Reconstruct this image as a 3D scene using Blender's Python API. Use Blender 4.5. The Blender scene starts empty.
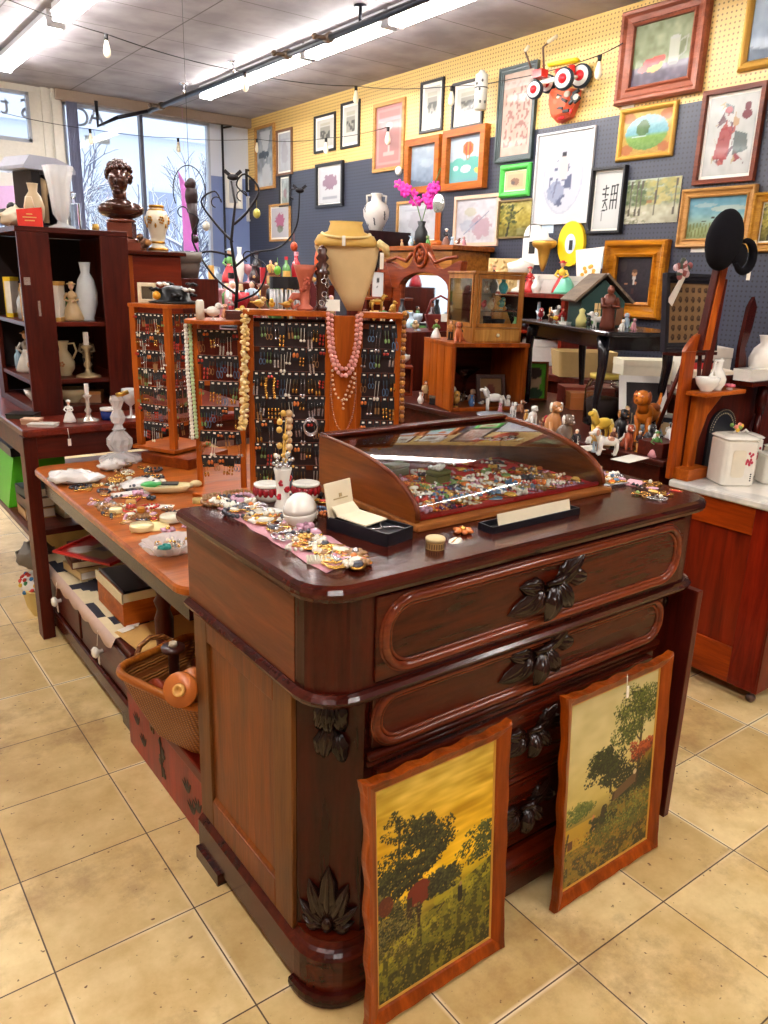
import bpy, math, random
import numpy as np
from mathutils import Vector, Matrix
random.seed(7)
RNG = np.random.default_rng(7)
PI = math.pi
SC = bpy.context.scene
COL = SC.collection

# ------------------------------------------------------------------ camera, world, light, exposure
CAM_POS = np.array([-0.572, -3.075, 1.463])
YAW, PITCH, ROLL, FPX = 0.644, 0.290, 0.030, 779.75
def cam_axes():
    cy, sy, cp, sp = math.cos(YAW), math.sin(YAW), math.cos(PITCH), math.sin(PITCH)
    f = np.array([sy*cp, cy*cp, -sp]); r0 = np.array([cy, -sy, 0]); u0 = np.cross(r0, f)
    cr, sr = math.cos(ROLL), math.sin(ROLL)
    return cr*r0 + sr*u0, -sr*r0 + cr*u0, f
RT, UP, FW = cam_axes()
cd = bpy.data.cameras.new('camera'); cam = bpy.data.objects.new('camera', cd); COL.objects.link(cam)
cd.sensor_fit = 'VERTICAL'; cd.sensor_height = 36; cd.lens = FPX*36/1024
cam.matrix_world = Matrix(((RT[0], UP[0], -FW[0], CAM_POS[0]), (RT[1], UP[1], -FW[1], CAM_POS[1]), (RT[2], UP[2], -FW[2], CAM_POS[2]), (0, 0, 0, 1)))
cd.clip_start = 0.02
SC.camera = cam
SC.view_settings.view_transform = 'Standard'; SC.view_settings.look = 'None'
SC.view_settings.gamma = 1; SC.view_settings.use_curve_mapping = False
SC.view_settings.exposure = 1.3
SC.cycles.use_denoising = True
SC.cycles.max_bounces = 7; SC.cycles.transparent_max_bounces = 12
SC.cycles.sample_clamp_indirect = 6
w = bpy.data.worlds.new('world'); SC.world = w; w.use_nodes = True
w.node_tree.nodes['Background'].inputs[0].default_value = (0.80, 0.87, 1.0, 1)
w.node_tree.nodes['Background'].inputs[1].default_value = 1.0
TUBE_POWER = 28.0

# ------------------------------------------------------------------ measuring helpers: a photo pixel on a known real plane
def ray(u, v): return (u-384)/FPX*RT - (v-512)/FPX*UP + FW
def onz(u, v, z): d = ray(u, v); return CAM_POS + d*(z-CAM_POS[2])/d[2]
def onx(u, v, x): d = ray(u, v); return CAM_POS + d*(x-CAM_POS[0])/d[0]
def ony(u, v, y): d = ray(u, v); return CAM_POS + d*(y-CAM_POS[1])/d[1]

# ------------------------------------------------------------------ mesh builder
class MB:
    def __init__(s, off=(0, 0, 0)):
        s.v = []; s.f = []; s.mi = []; s.sm = []; s.off = Vector(off); s.M = Matrix(); s.k = 0; s.pr = []
    def add(s, vs, fs, smooth=False):
        n = len(s.v); M = s.M; s.pr.append((n, len(s.f)))
        for p in vs: s.v.append(tuple((M @ Vector(p)) - s.off))
        for f in fs: s.f.append([n+i for i in f]); s.mi.append(s.k); s.sm.append(smooth)
        return s
    def mat(s, k): s.k = k; return s
    def box(s, c, d, rz=0, rx=0, ry=0):
        cx, cy, cz = c; x, y, z = d[0]/2, d[1]/2, d[2]/2
        R = Matrix.Rotation(rz, 3, 'Z') @ Matrix.Rotation(ry, 3, 'Y') @ Matrix.Rotation(rx, 3, 'X')
        vs = [Vector(c) + R @ Vector((a*x, b*y, e*z)) for a, b, e in
              ((-1,-1,-1),(1,-1,-1),(1,1,-1),(-1,1,-1),(-1,-1,1),(1,-1,1),(1,1,1),(-1,1,1))]
        return s.add(vs, [(0,3,2,1),(4,5,6,7),(0,1,5,4),(1,2,6,5),(2,3,7,6),(3,0,4,7)])
    def bb(s, x0, x1, y0, y1, z0, z1): return s.box(((x0+x1)/2, (y0+y1)/2, (z0+z1)/2), (abs(x1-x0), abs(y1-y0), abs(z1-z0)))
    def lathe(s, prof, c=(0, 0, 0), seg=16, sy=1.0, smooth=True):
        vs = []; fs = []; n = len(prof)
        for r, z in prof:
            for k in range(seg):
                a = 2*PI*k/seg; vs.append((c[0]+r*math.cos(a), c[1]+sy*r*math.sin(a), c[2]+z))
        for i in range(n-1):
            for k in range(seg):
                a, b = i*seg+k, i*seg+(k+1) % seg; fs.append((a, b, b+seg, a+seg))
        if prof[0][0] > 1e-5: fs.append(tuple(range(seg-1, -1, -1)))
        if prof[-1][0] > 1e-5: fs.append(tuple((n-1)*seg+k for k in range(seg)))
        return s.add(vs, fs, smooth)
    def cyl(s, c, r, h, seg=16, r2=None): return s.lathe([(r, 0), (r if r2 is None else r2, h)], c, seg, smooth=False)
    def tube(s, pts, r, seg=6, closed=False, flat=1.0):
        P = [Vector(p) for p in pts]; n = len(P); vs = []; fs = []
        R = r if isinstance(r, (list, tuple)) else [r]*n
        up = None
        for i in range(n):
            if closed: t = P[(i+1) % n]-P[i-1]
            else: t = P[min(i+1, n-1)]-P[max(i-1, 0)]
            if t.length < 1e-9: t = Vector((0, 0, 1))
            t.normalize()
            if up is None:
                up = Vector((0, 0, 1)) if abs(t.z) < .9 else Vector((1, 0, 0))
            a = t.cross(up)
            if a.length < 1e-4: a = t.orthogonal()
            a.normalize(); b = a.cross(t); up = b
            for k in range(seg):
                q = 2*PI*k/seg; vs.append(P[i] + a*(R[i]*math.cos(q)) + b*(R[i]*flat*math.sin(q)))
        m = n if closed else n-1
        for i in range(m):
            for k in range(seg):
                j = (i+1) % n
                fs.append((i*seg+k, i*seg+(k+1) % seg, j*seg+(k+1) % seg, j*seg+k))
        if not closed: fs += [tuple(range(seg-1, -1, -1)), tuple((n-1)*seg+k for k in range(seg))]
        return s.add(vs, fs, True)
    def ball(s, c, r, seg=10, rings=6, rot=None):
        if not isinstance(r, (tuple, list)): r = (r, r, r)
        vs = [Vector((0, 0, -1))]; fs = []
        for i in range(1, rings):
            ph = -PI/2+PI*i/rings
            for k in range(seg):
                a = 2*PI*k/seg; vs.append(Vector((math.cos(ph)*math.cos(a), math.cos(ph)*math.sin(a), math.sin(ph))))
        vs.append(Vector((0, 0, 1)))
        for k in range(seg): fs.append((0, 1+(k+1) % seg, 1+k))
        for i in range(rings-2):
            for k in range(seg):
                a = 1+i*seg+k; b = 1+i*seg+(k+1) % seg; fs.append((a, b, b+seg, a+seg))
        t = len(vs)-1; o = 1+(rings-2)*seg
        for k in range(seg): fs.append((t, o+k, o+(k+1) % seg))
        R = rot or Matrix.Identity(3)
        return s.add([Vector(c) + R @ Vector((p.x*r[0], p.y*r[1], p.z*r[2])) for p in vs], fs, True)
    def prism(s, pts, a0, a1, plane='xz', smooth=False):
        def m(p, a): return {'xz': (p[0], a, p[1]), 'xy': (p[0], p[1], a), 'yz': (a, p[0], p[1])}[plane]
        n = len(pts); vs = [m(p, a0) for p in pts]+[m(p, a1) for p in pts]
        fs = [tuple(range(n)), tuple(range(2*n-1, n-1, -1))]+[(i, i+n, (i+1) % n+n, (i+1) % n) for i in range(n)]
        return s.add(vs, fs, smooth)
    def loft(s, rings, caps=True, smooth=False):
        n = len(rings[0]); vs = [p for r in rings for p in r]; fs = []
        for i in range(len(rings)-1):
            for k in range(n): fs.append((i*n+k, i*n+(k+1) % n, (i+1)*n+(k+1) % n, (i+1)*n+k))
        if caps: fs += [tuple(range(n-1, -1, -1)), tuple((len(rings)-1)*n+k for k in range(n))]
        return s.add(vs, fs, smooth)
    def each(s, name, mats, parent=None, bevel=0, **kw):
        P = s.pr+[(len(s.v), len(s.f))]
        for (a, f), (b, g) in zip(P, P[1:]):
            q = MB(); q.v = s.v[a:b]; q.f = [[i-a for i in t] for t in s.f[f:g]]; q.mi = s.mi[f:g]; q.sm = s.sm[f:g]; o = q.build(name, mats, parent, bevel)
        return o
    def build(s, name, mats, parent=None, bevel=0, loc=None, fixn=True):
        me = bpy.data.meshes.new(name); me.from_pydata(s.v, [], s.f)
        if not isinstance(mats, (list, tuple)): mats = [mats]
        for m in mats: me.materials.append(m)
        me.polygons.foreach_set('material_index', [min(i, len(mats)-1) for i in s.mi])
        me.polygons.foreach_set('use_smooth', s.sm)
        if fixn:
            import bmesh
            b = bmesh.new(); b.from_mesh(me); bmesh.ops.recalc_face_normals(b, faces=b.faces); b.to_mesh(me); b.free()
        me.update()
        o = bpy.data.objects.new(name, me); COL.objects.link(o)
        if parent is not None: o.parent = parent
        if loc is not None: o.location = loc
        if bevel:
            md = o.modifiers.new('bevel', 'BEVEL'); md.width = bevel; md.segments = 2; md.limit_method = 'ANGLE'; md.angle_limit = .7
        return o

def thing(name, label, cat, loc=(0, 0, 0), rz=0, group=None):
    o = bpy.data.objects.new(name, None); COL.objects.link(o); o.empty_display_size = .05
    o.location = Vector([float(a) for a in loc]); o.rotation_euler = (0, 0, rz); o['label'] = label; o['category'] = cat
    if group: o['group'] = group
    return o
def tag(o, label, cat, group=None, kind=None):
    o['label'] = label; o['category'] = cat
    if group: o['group'] = group
    if kind: o['kind'] = kind
    return o
def solo(name, mb, mats, label, cat, loc=(0, 0, 0), rz=0, group=None, bevel=0, rx=0, ry=0):
    o = mb.build(name, mats, None, bevel); o.location = Vector([float(a) for a in loc]); o.rotation_euler = (rx, ry, rz)
    return tag(o, label, cat, group)
def struct(name, mb, m, bevel=0):
    o = mb.build(name, m, None, bevel); o['kind'] = 'structure'; return o
def clone(o, loc, rz=0, label=None, group=None, scale=None, rx=None, ry=None):
    c = o.copy(); COL.objects.link(c); c.location = Vector([float(a) for a in loc]); c.rotation_euler = (rx or 0, ry or 0, rz)
    if label: c['label'] = label
    if group: c['group'] = group
    if scale: c.scale = (scale,)*3
    for ch in o.children:
        d = ch.copy(); COL.objects.link(d); d.parent = c
        for g in ch.children:
            e = g.copy(); COL.objects.link(e); e.parent = d
    return c

# ------------------------------------------------------------------ materials
def lin(c):
    return tuple(((x/12.92) if x <= .04045 else ((x+.055)/1.055)**2.4) for x in c)
def S(r, g, b): return lin((r/255, g/255, b/255))
_mc = {}
def mat_base(name):
    m = bpy.data.materials.new(name); m.use_nodes = True
    return m, m.node_tree, m.node_tree.nodes['Principled BSDF']
def N(nt, t, **kw):
    n = nt.nodes.new('ShaderNode'+t)
    for k, v in kw.items():
        if k in n.inputs: n.inputs[k].default_value = v
        else: setattr(n, k, v)
    return n
def plain(c, rough=.5, metal=0, spec=.5, trans=0, var=.08, coat=0, ior=1.45):
    key = ('p', c, rough, metal, spec, trans, var, coat, ior)
    if key in _mc: return _mc[key]
    m, nt, b = mat_base('surface'); L = S(*c)
    tc = N(nt, 'TexCoord'); no = N(nt, 'TexNoise', Scale=35.0); nt.links.new(tc.outputs['Object'], no.inputs['Vector'])
    mx = N(nt, 'MixRGB'); mx.inputs[1].default_value = (*[x*(1-var) for x in L], 1); mx.inputs[2].default_value = (*[min(1, x*(1+var)) for x in L], 1)
    nt.links.new(no.outputs['Fac'], mx.inputs[0]); nt.links.new(mx.outputs[0], b.inputs['Base Color'])
    b.inputs['Roughness'].default_value = rough; b.inputs['Metallic'].default_value = metal
    b.inputs['Specular IOR Level'].default_value = spec; b.inputs['Transmission Weight'].default_value = trans
    b.inputs['Coat Weight'].default_value = coat; b.inputs['Coat Roughness'].default_value = .08; b.inputs['IOR'].default_value = ior
    _mc[key] = m; return m
def satur(c, k=1.38, v=.84):
    g = sum(c)/3; return tuple(max(4, min(250, (g+(x-g)*k)*v)) for x in c)
def wood(c1, c2, axis='x', rough=.32, coat=.25, sc=1.0, bump=.05):
    c1, c2 = satur(c1), satur(c2, 1.38, .92); coat *= .25
    key = ('w', c1, c2, axis, rough, coat, sc, bump)
    if key in _mc: return _mc[key]
    m, nt, b = mat_base('wood')
    tc = N(nt, 'TexCoord'); mp = N(nt, 'Mapping'); nt.links.new(tc.outputs['Object'], mp.inputs[0])
    s = {'x': (1.6, 16, 16), 'y': (16, 1.6, 16), 'z': (16, 16, 1.6)}[axis]
    mp.inputs['Scale'].default_value = [k*sc for k in s]
    no = N(nt, 'TexNoise', Scale=1.6, Detail=6.0, Roughness=.62, Distortion=.7); nt.links.new(mp.outputs[0], no.inputs['Vector'])
    fi = N(nt, 'TexNoise', Scale=9.0, Detail=3.0); nt.links.new(mp.outputs[0], fi.inputs['Vector'])
    cr = N(nt, 'ValToRGB'); cr.color_ramp.elements[0].position = .3; cr.color_ramp.elements[1].position = .72
    cr.color_ramp.elements[0].color = (*S(*c1), 1); cr.color_ramp.elements[1].color = (*S(*c2), 1)
    nt.links.new(no.outputs['Fac'], cr.inputs[0])
    mx = N(nt, 'MixRGB', blend_type='MULTIPLY'); mx.inputs[0].default_value = .45
    nt.links.new(cr.outputs[0], mx.inputs[1]); nt.links.new(fi.outputs['Fac'], mx.inputs[2])
    nt.links.new(mx.outputs[0], b.inputs['Base Color'])
    bp = N(nt, 'Bump', Strength=bump, Distance=.01); nt.links.new(fi.outputs['Fac'], bp.inputs['Height']); nt.links.new(bp.outputs[0], b.inputs['Normal'])
    b.inputs['Roughness'].default_value = rough; b.inputs['Coat Weight'].default_value = coat; b.inputs['Coat Roughness'].default_value = .12; b.inputs['Specular IOR Level'].default_value = .2
    _mc[key] = m; return m
def glass(tint=(235, 240, 240), rough=.02):
    key = ('g', tint, rough)
    if key in _mc: return _mc[key]
    m, nt, b = mat_base('glass')
    b.inputs['Base Color'].default_value = (*S(*tint), 1); b.inputs['Transmission Weight'].default_value = 1
    b.inputs['Roughness'].default_value = rough; b.inputs['IOR'].default_value = 1.3
    _mc[key] = m; return m
def crystal():
    if 'cr' in _mc: return _mc['cr']
    m, nt, b = mat_base('crystal'); b.inputs['Base Color'].default_value = (.93, .95, .96, 1); b.inputs['Roughness'].default_value = .06
    tr = N(nt, 'BsdfTransparent'); mix = N(nt, 'MixShader'); mix.inputs[0].default_value = .6; out = nt.nodes['Material Output']
    nt.links.new(b.outputs[0], mix.inputs[1]); nt.links.new(tr.outputs[0], mix.inputs[2]); nt.links.new(mix.outputs[0], out.inputs[0]); _mc['cr'] = m; return m
def pane_glass(strength=1.0):
    key = ('pg', strength)
    if key in _mc: return _mc[key]
    m = bpy.data.materials.new('pane_glass'); m.use_nodes = True; nt = m.node_tree; nt.nodes.clear()
    out = N(nt, 'OutputMaterial'); tr = N(nt, 'BsdfTransparent'); gl = N(nt, 'BsdfGlossy', Roughness=.03)
    tr.inputs[0].default_value = (.96, .98, .97, 1)
    fr = N(nt, 'Fresnel', IOR=1.5); mu = N(nt, 'Math', operation='MULTIPLY'); mu.inputs[1].default_value = strength
    mix = N(nt, 'MixShader'); nt.links.new(fr.outputs[0], mu.inputs[0]); nt.links.new(mu.outputs[0], mix.inputs[0])
    nt.links.new(tr.outputs[0], mix.inputs[1]); nt.links.new(gl.outputs[0], mix.inputs[2]); nt.links.new(mix.outputs[0], out.inputs[0])
    _mc[key] = m; return m
def emis(c, s):
    key = ('e', c, s)
    if key in _mc: return _mc[key]
    m, nt, b = mat_base('lamp'); b.inputs['Base Color'].default_value = (.9, .9, .9, 1)
    b.inputs['Emission Color'].default_value = (*S(*c), 1); b.inputs['Emission Strength'].default_value = s
    _mc[key] = m; return m
def vcol(rough=.45, coat=0.0):
    key = ('v', rough, coat)
    if key in _mc: return _mc[key]
    m, nt, b = mat_base('painted_picture'); b.inputs['Specular IOR Level'].default_value = .25; a = N(nt, 'Attribute', attribute_name='Col')
    nt.links.new(a.outputs['Color'], b.inputs['Base Color']); b.inputs['Roughness'].default_value = rough
    b.inputs['Coat Weight'].default_value = coat; b.inputs['Coat Roughness'].default_value = .06
    tc = N(nt, 'TexCoord'); no = N(nt, 'TexNoise', Scale=120.0); nt.links.new(tc.outputs['Object'], no.inputs['Vector'])
    bp = N(nt, 'Bump', Strength=.06, Distance=.004); nt.links.new(no.outputs['Fac'], bp.inputs['Height']); nt.links.new(bp.outputs[0], b.inputs['Normal'])
    _mc[key] = m; return m

MAHOG = wood((44, 13, 9), (86, 34, 18), 'x', .25, .5)
MAHOG_Z = wood((42, 12, 11), (78, 24, 17), 'z', .25, .5)
MAHOG_D = wood((36, 10, 9), (66, 22, 15), 'x', .22, .6)
CARVED = wood((22, 12, 11), (46, 24, 19), 'z', .2, 1.5)
WALNUT_Y = wood((92, 46, 24), (140, 78, 40), 'y', .35, .3)
WALNUT_Z = wood((92, 50, 20), (142, 82, 34), 'z', .35, .3)
OLIVEWOOD = wood((104, 74, 42), (138, 100, 60), 'z', .4, .15)
REDWOOD = wood((84, 26, 16), (128, 46, 24), 'z', .35, .3)
REDWOOD_X = wood((92, 24, 15), (142, 48, 26), 'x', .35, .3)
DARKRED = wood((60, 22, 18), (98, 42, 30), 'z', .4, .15)
DARKRED_X = wood((60, 24, 18), (102, 44, 32), 'x', .4, .2)
ORANGE = wood((150, 78, 30), (196, 116, 52), 'z', .4, .15)
ORANGE_X = wood((150, 78, 30), (198, 118, 56), 'x', .4, .15)
TABLEWOOD = wood((150, 84, 38), (196, 122, 64), 'x', .3, .4, .8)
FRAMEWOOD = wood((112, 54, 22), (166, 88, 36), 'z', .3, .5)
PINE = wood((176, 130, 72), (212, 170, 108), 'z', .45, .1)
BLACKWOOD = plain((22, 20, 24), .35, coat=.3)
DARK = plain((20, 14, 14), .6)
BRASS = plain((200, 160, 80), .3, 1.0)
GOLD = plain((190, 140, 60), .35, .9)
GOLDPAINT = plain((196, 148, 62), .4, .3)
SILVER = plain((200, 200, 205), .25, 1.0)
BLACKM = plain((18, 18, 20), .4)
WHITE = plain((236, 234, 228), .5)
CREAM = plain((232, 220, 190), .5)
PORC = plain((240, 238, 230), .15, coat=.5)
PAPER = plain((238, 234, 222), .8)
# ------------------------------------------------------------------ THE SETTING
T = 0.32; XW = 4.2; YW = 6.25; HC = 3.25; ZB = 2.587
def floor_mat():
    m, nt, b = mat_base('stone_tile'); L = nt.links
    tc = N(nt, 'TexCoord'); dv = N(nt, 'VectorMath', operation='SCALE'); dv.inputs['Scale'].default_value = 1/T
    L.new(tc.outputs['Object'], dv.inputs[0])
    fr = N(nt, 'VectorMath', operation='FRACTION'); L.new(dv.outputs[0], fr.inputs[0])
    fl = N(nt, 'VectorMath', operation='FLOOR'); L.new(dv.outputs[0], fl.inputs[0])
    wn = N(nt, 'TexWhiteNoise'); L.new(fl.outputs[0], wn.inputs[0])
    sb = N(nt, 'VectorMath', operation='SUBTRACT'); L.new(fr.outputs[0], sb.inputs[0]); sb.inputs[1].default_value = (.5, .5, .5)
    ab = N(nt, 'VectorMath', operation='ABSOLUTE'); L.new(sb.outputs[0], ab.inputs[0])
    sx = N(nt, 'SeparateXYZ'); L.new(ab.outputs[0], sx.inputs[0])
    mxx = N(nt, 'Math', operation='MAXIMUM'); L.new(sx.outputs[0], mxx.inputs[0]); L.new(sx.outputs[1], mxx.inputs[1])
    g = N(nt, 'Math', operation='GREATER_THAN'); g.inputs[1].default_value = .4945; L.new(mxx.outputs[0], g.inputs[0])
    # worn pale edge along the joints in places
    g2 = N(nt, 'MapRange'); g2.inputs['From Min'].default_value = .468; g2.inputs['From Max'].default_value = .494; L.new(mxx.outputs[0], g2.inputs[0])
    nb = N(nt, 'TexNoise', Scale=1.9, Detail=3.0); L.new(tc.outputs['Object'], nb.inputs['Vector'])
    nbr = N(nt, 'MapRange'); nbr.inputs['From Min'].default_value = .45; nbr.inputs['From Max'].default_value = .62; L.new(nb.outputs['Fac'], nbr.inputs[0])
    wear = N(nt, 'Math', operation='MULTIPLY'); L.new(g2.outputs[0], wear.inputs[0]); L.new(nbr.outputs[0], wear.inputs[1])
    no = N(nt, 'TexNoise', Scale=7.0, Detail=8.0, Roughness=.65); L.new(tc.outputs['Object'], no.inputs['Vector'])
    cr = N(nt, 'ValToRGB'); e = cr.color_ramp.elements; e[0].position = .3; e[0].color = (*S(204, 174, 116), 1); e[1].position = .7; e[1].color = (*S(240, 220, 170), 1)
    L.new(no.outputs['Fac'], cr.inputs[0])
    tv = N(nt, 'MixRGB', blend_type='MULTIPLY'); tv.inputs[0].default_value = 1; L.new(cr.outputs[0], tv.inputs[1])
    tr = N(nt, 'ValToRGB'); tr.color_ramp.elements[0].color = (*S(226, 214, 190), 1); tr.color_ramp.elements[1].color = (*S(255, 252, 245), 1)
    L.new(wn.outputs['Value'], tr.inputs[0]); L.new(tr.outputs[0], tv.inputs[2])
    # brown grime patches and pits
    st = N(nt, 'TexNoise', Scale=2.3, Detail=9.0, Roughness=.72); mp = N(nt, 'Mapping'); mp.inputs['Location'].default_value = (3.1, 1.7, 0)
    L.new(tc.outputs['Object'], mp.inputs[0]); L.new(mp.outputs[0], st.inputs['Vector'])
    sr = N(nt, 'MapRange'); sr.inputs['From Min'].default_value = .53; sr.inputs['From Max'].default_value = .76; L.new(st.outputs['Fac'], sr.inputs[0])
    m1 = N(nt, 'MixRGB'); L.new(sr.outputs[0], m1.inputs[0]); L.new(tv.outputs[0], m1.inputs[1]); m1.inputs[2].default_value = (*S(132, 92, 52), 1)
    pt = N(nt, 'TexNoise', Scale=60.0, Detail=2.0); L.new(tc.outputs['Object'], pt.inputs['Vector'])
    pr_ = N(nt, 'MapRange'); pr_.inputs['From Min'].default_value = .69; pr_.inputs['From Max'].default_value = .74; L.new(pt.outputs['Fac'], pr_.inputs[0])
    m2 = N(nt, 'MixRGB'); L.new(pr_.outputs[0], m2.inputs[0]); L.new(m1.outputs[0], m2.inputs[1]); m2.inputs[2].default_value = (*S(110, 76, 44), 1)
    m3 = N(nt, 'MixRGB'); L.new(wear.outputs[0], m3.inputs[0]); L.new(m2.outputs[0], m3.inputs[1]); m3.inputs[2].default_value = (*S(240, 226, 192), 1)
    m4 = N(nt, 'MixRGB'); L.new(g.outputs[0], m4.inputs[0]); L.new(m3.outputs[0], m4.inputs[1]); m4.inputs[2].default_value = (*S(84, 62, 40), 1)
    L.new(m4.outputs[0], b.inputs['Base Color'])
    rr = N(nt, 'MapRange'); rr.inputs['To Min'].default_value = .28; rr.inputs['To Max'].default_value = .55; L.new(no.outputs['Fac'], rr.inputs[0]); L.new(rr.outputs[0], b.inputs['Roughness'])
    inv = N(nt, 'Math', operation='SUBTRACT'); inv.inputs[0].default_value = 1; L.new(g.outputs[0], inv.inputs[1])
    bp = N(nt, 'Bump', Strength=.5, Distance=.003); L.new(inv.outputs[0], bp.inputs['Height'])
    bp2 = N(nt, 'Bump', Strength=.15, Distance=.004); L.new(no.outputs['Fac'], bp2.inputs['Height']); L.new(bp.outputs[0], bp2.inputs['Normal']); L.new(bp2.outputs[0], b.inputs['Normal'])
    return m
def ceil_mat():
    m, nt, b = mat_base('ceiling_tile'); L = nt.links
    tc = N(nt, 'TexCoord'); mp = N(nt, 'Mapping'); L.new(tc.outputs['Object'], mp.inputs[0])
    mp.inputs['Location'].default_value = (.17, .1, 0); mp.inputs['Scale'].default_value = (1/1.15, 1/.62, 1)
    fr = N(nt, 'VectorMath', operation='FRACTION'); L.new(mp.outputs[0], fr.inputs[0])
    sx = N(nt, 'SeparateXYZ'); L.new(fr.outputs[0], sx.inputs[0])
    a = N(nt, 'Math', operation='LESS_THAN'); a.inputs[1].default_value = .010; L.new(sx.outputs[0], a.inputs[0])
    c = N(nt, 'Math', operation='LESS_THAN'); c.inputs[1].default_value = .016; L.new(sx.outputs[1], c.inputs[0])
    mm = N(nt, 'Math', operation='MAXIMUM'); L.new(a.outputs[0], mm.inputs[0]); L.new(c.outputs[0], mm.inputs[1])
    no = N(nt, 'TexNoise', Scale=3.0, Detail=6.0); L.new(tc.outputs['Object'], no.inputs['Vector'])
    cr = N(nt, 'ValToRGB'); cr.color_ramp.elements[0].color = (*S(138, 132, 136), 1); cr.color_ramp.elements[1].color = (*S(168, 162, 167), 1); cr.color_ramp.elements[0].position = .35; cr.color_ramp.elements[1].position = .65
    L.new(no.outputs['Fac'], cr.inputs[0])
    mx = N(nt, 'MixRGB'); L.new(mm.outputs[0], mx.inputs[0]); L.new(cr.outputs[0], mx.inputs[1]); mx.inputs[2].default_value = (*S(96, 88, 88), 1)
    L.new(mx.outputs[0], b.inputs['Base Color']); b.inputs['Roughness'].default_value = .7
    return m
def peg_mat(up, low, holes=True, axis='y'):
    m, nt, b = mat_base('pegboard'); L = nt.links
    tc = N(nt, 'TexCoord'); sx = N(nt, 'SeparateXYZ'); L.new(tc.outputs['Object'], sx.inputs[0])
    gt = N(nt, 'Math', operation='GREATER_THAN'); gt.inputs[1].default_value = ZB; L.new(sx.outputs[2], gt.inputs[0])
    no = N(nt, 'TexNoise', Scale=2.0, Detail=4.0); L.new(tc.outputs['Object'], no.inputs['Vector'])
    mx = N(nt, 'MixRGB'); L.new(gt.outputs[0], mx.inputs[0]); mx.inputs[1].default_value = (*S(*low), 1); mx.inputs[2].default_value = (*S(*up), 1)
    mu = N(nt, 'MixRGB', blend_type='MULTIPLY'); mu.inputs[0].default_value = .15; L.new(mx.outputs[0], mu.inputs[1]); L.new(no.outputs['Fac'], mu.inputs[2])
    last = mu.outputs[0]
    if holes:
        sc = N(nt, 'VectorMath', operation='SCALE'); sc.inputs['Scale'].default_value = 1/.030; L.new(tc.outputs['Object'], sc.inputs[0])
        fr = N(nt, 'VectorMath', operation='FRACTION'); L.new(sc.outputs[0], fr.inputs[0])
        s2 = N(nt, 'VectorMath', operation='SUBTRACT'); L.new(fr.outputs[0], s2.inputs[0]); s2.inputs[1].default_value = (.5, .5, .5)
        m2 = N(nt, 'VectorMath', operation='MULTIPLY'); L.new(s2.outputs[0], m2.inputs[0]); m2.inputs[1].default_value = (0, 1, 1)
        ln = N(nt, 'VectorMath', operation='LENGTH'); L.new(m2.outputs[0], ln.inputs[0])
        lt = N(nt, 'MapRange'); lt.inputs['From Min'].default_value = .27; lt.inputs['From Max'].default_value = .13; L.new(ln.outputs['Value'], lt.inputs[0])
        m3 = N(nt, 'MixRGB', blend_type='MULTIPLY'); L.new(lt.outputs[0], m3.inputs[0]); L.new(last, m3.inputs[1]); m3.inputs[2].default_value = (.28, .24, .2, 1)
        last = m3.outputs[0]
    L.new(last, b.inputs['Base Color']); b.inputs['Roughness'].default_value = .4
    return m
mb = MB(); mb.bb(-2.6, XW, -5.5, YW, -.05, 0); struct('floor', mb, floor_mat())
mb = MB(); mb.bb(-2.6, XW, -5.5, YW, HC, HC+.05); struct('ceiling', mb, ceil_mat())
mb = MB(); mb.bb(XW, XW+.1, -5.5, YW+.1, 0, HC+.05); struct('wall_right', mb, peg_mat((224, 188, 112), (52, 55, 70)))
mb = MB(); mb.bb(-2.7, -2.6, -5.5, YW+.1, 0, HC+.05); struct('wall_left', mb, plain((150, 130, 112), .8))
mb = MB(); mb.bb(-2.7, XW+.1, -5.6, -5.5, 0, HC+.05); struct('wall_back', mb, plain((140, 110, 92), .8))
WBL = peg_mat((214, 222, 236), (120, 138, 186), False)  # same slate blue as the right wall, window daylight mixed into lighter colours
mb = MB(); mb.bb(3.70, XW, YW, YW+.12, 0, HC); mb.bb(2.04, 3.70, YW, YW+.12, 0, .45); mb.bb(-2.6, 1.78, YW, YW+.12, 0, .45)
struct('wall_front', mb, WBL)
TRIMC = plain((222, 220, 212), .5); BEAM = plain((150, 132, 118), .6)
mb = MB(); mb.bb(1.96, XW, YW-.10, YW-.005, 3.15, HC-.001); struct('trim_1', mb, BEAM)
mb = MB()
for x0, x1, d in ((1.78, 1.83, .02), (1.83, 1.90, .05), (1.90, 1.93, .02), (1.93, 2.02, .06), (2.02, 2.04, .02)): mb.bb(x0, x1, YW-d, YW+.1, 0, HC-.001)
struct('trim_2', mb, TRIMC)
mb = MB(); mb.bb(-2.6, 1.78, YW-.03, YW+.08, 2.42, 2.71); mb.bb(-2.6, 1.78, YW-.03, YW+.08, 3.19, HC-.001); mb.bb(-2.6, 1.78, YW-.05, YW+.0, 2.22, 2.40)
mb.bb(1.72, 1.78, YW-.02, YW+.08, .45, 3.2); mb.bb(.50, .56, YW-.02, YW+.08, .45, 3.2)
struct('trim_3', mb, TRIMC)
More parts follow.
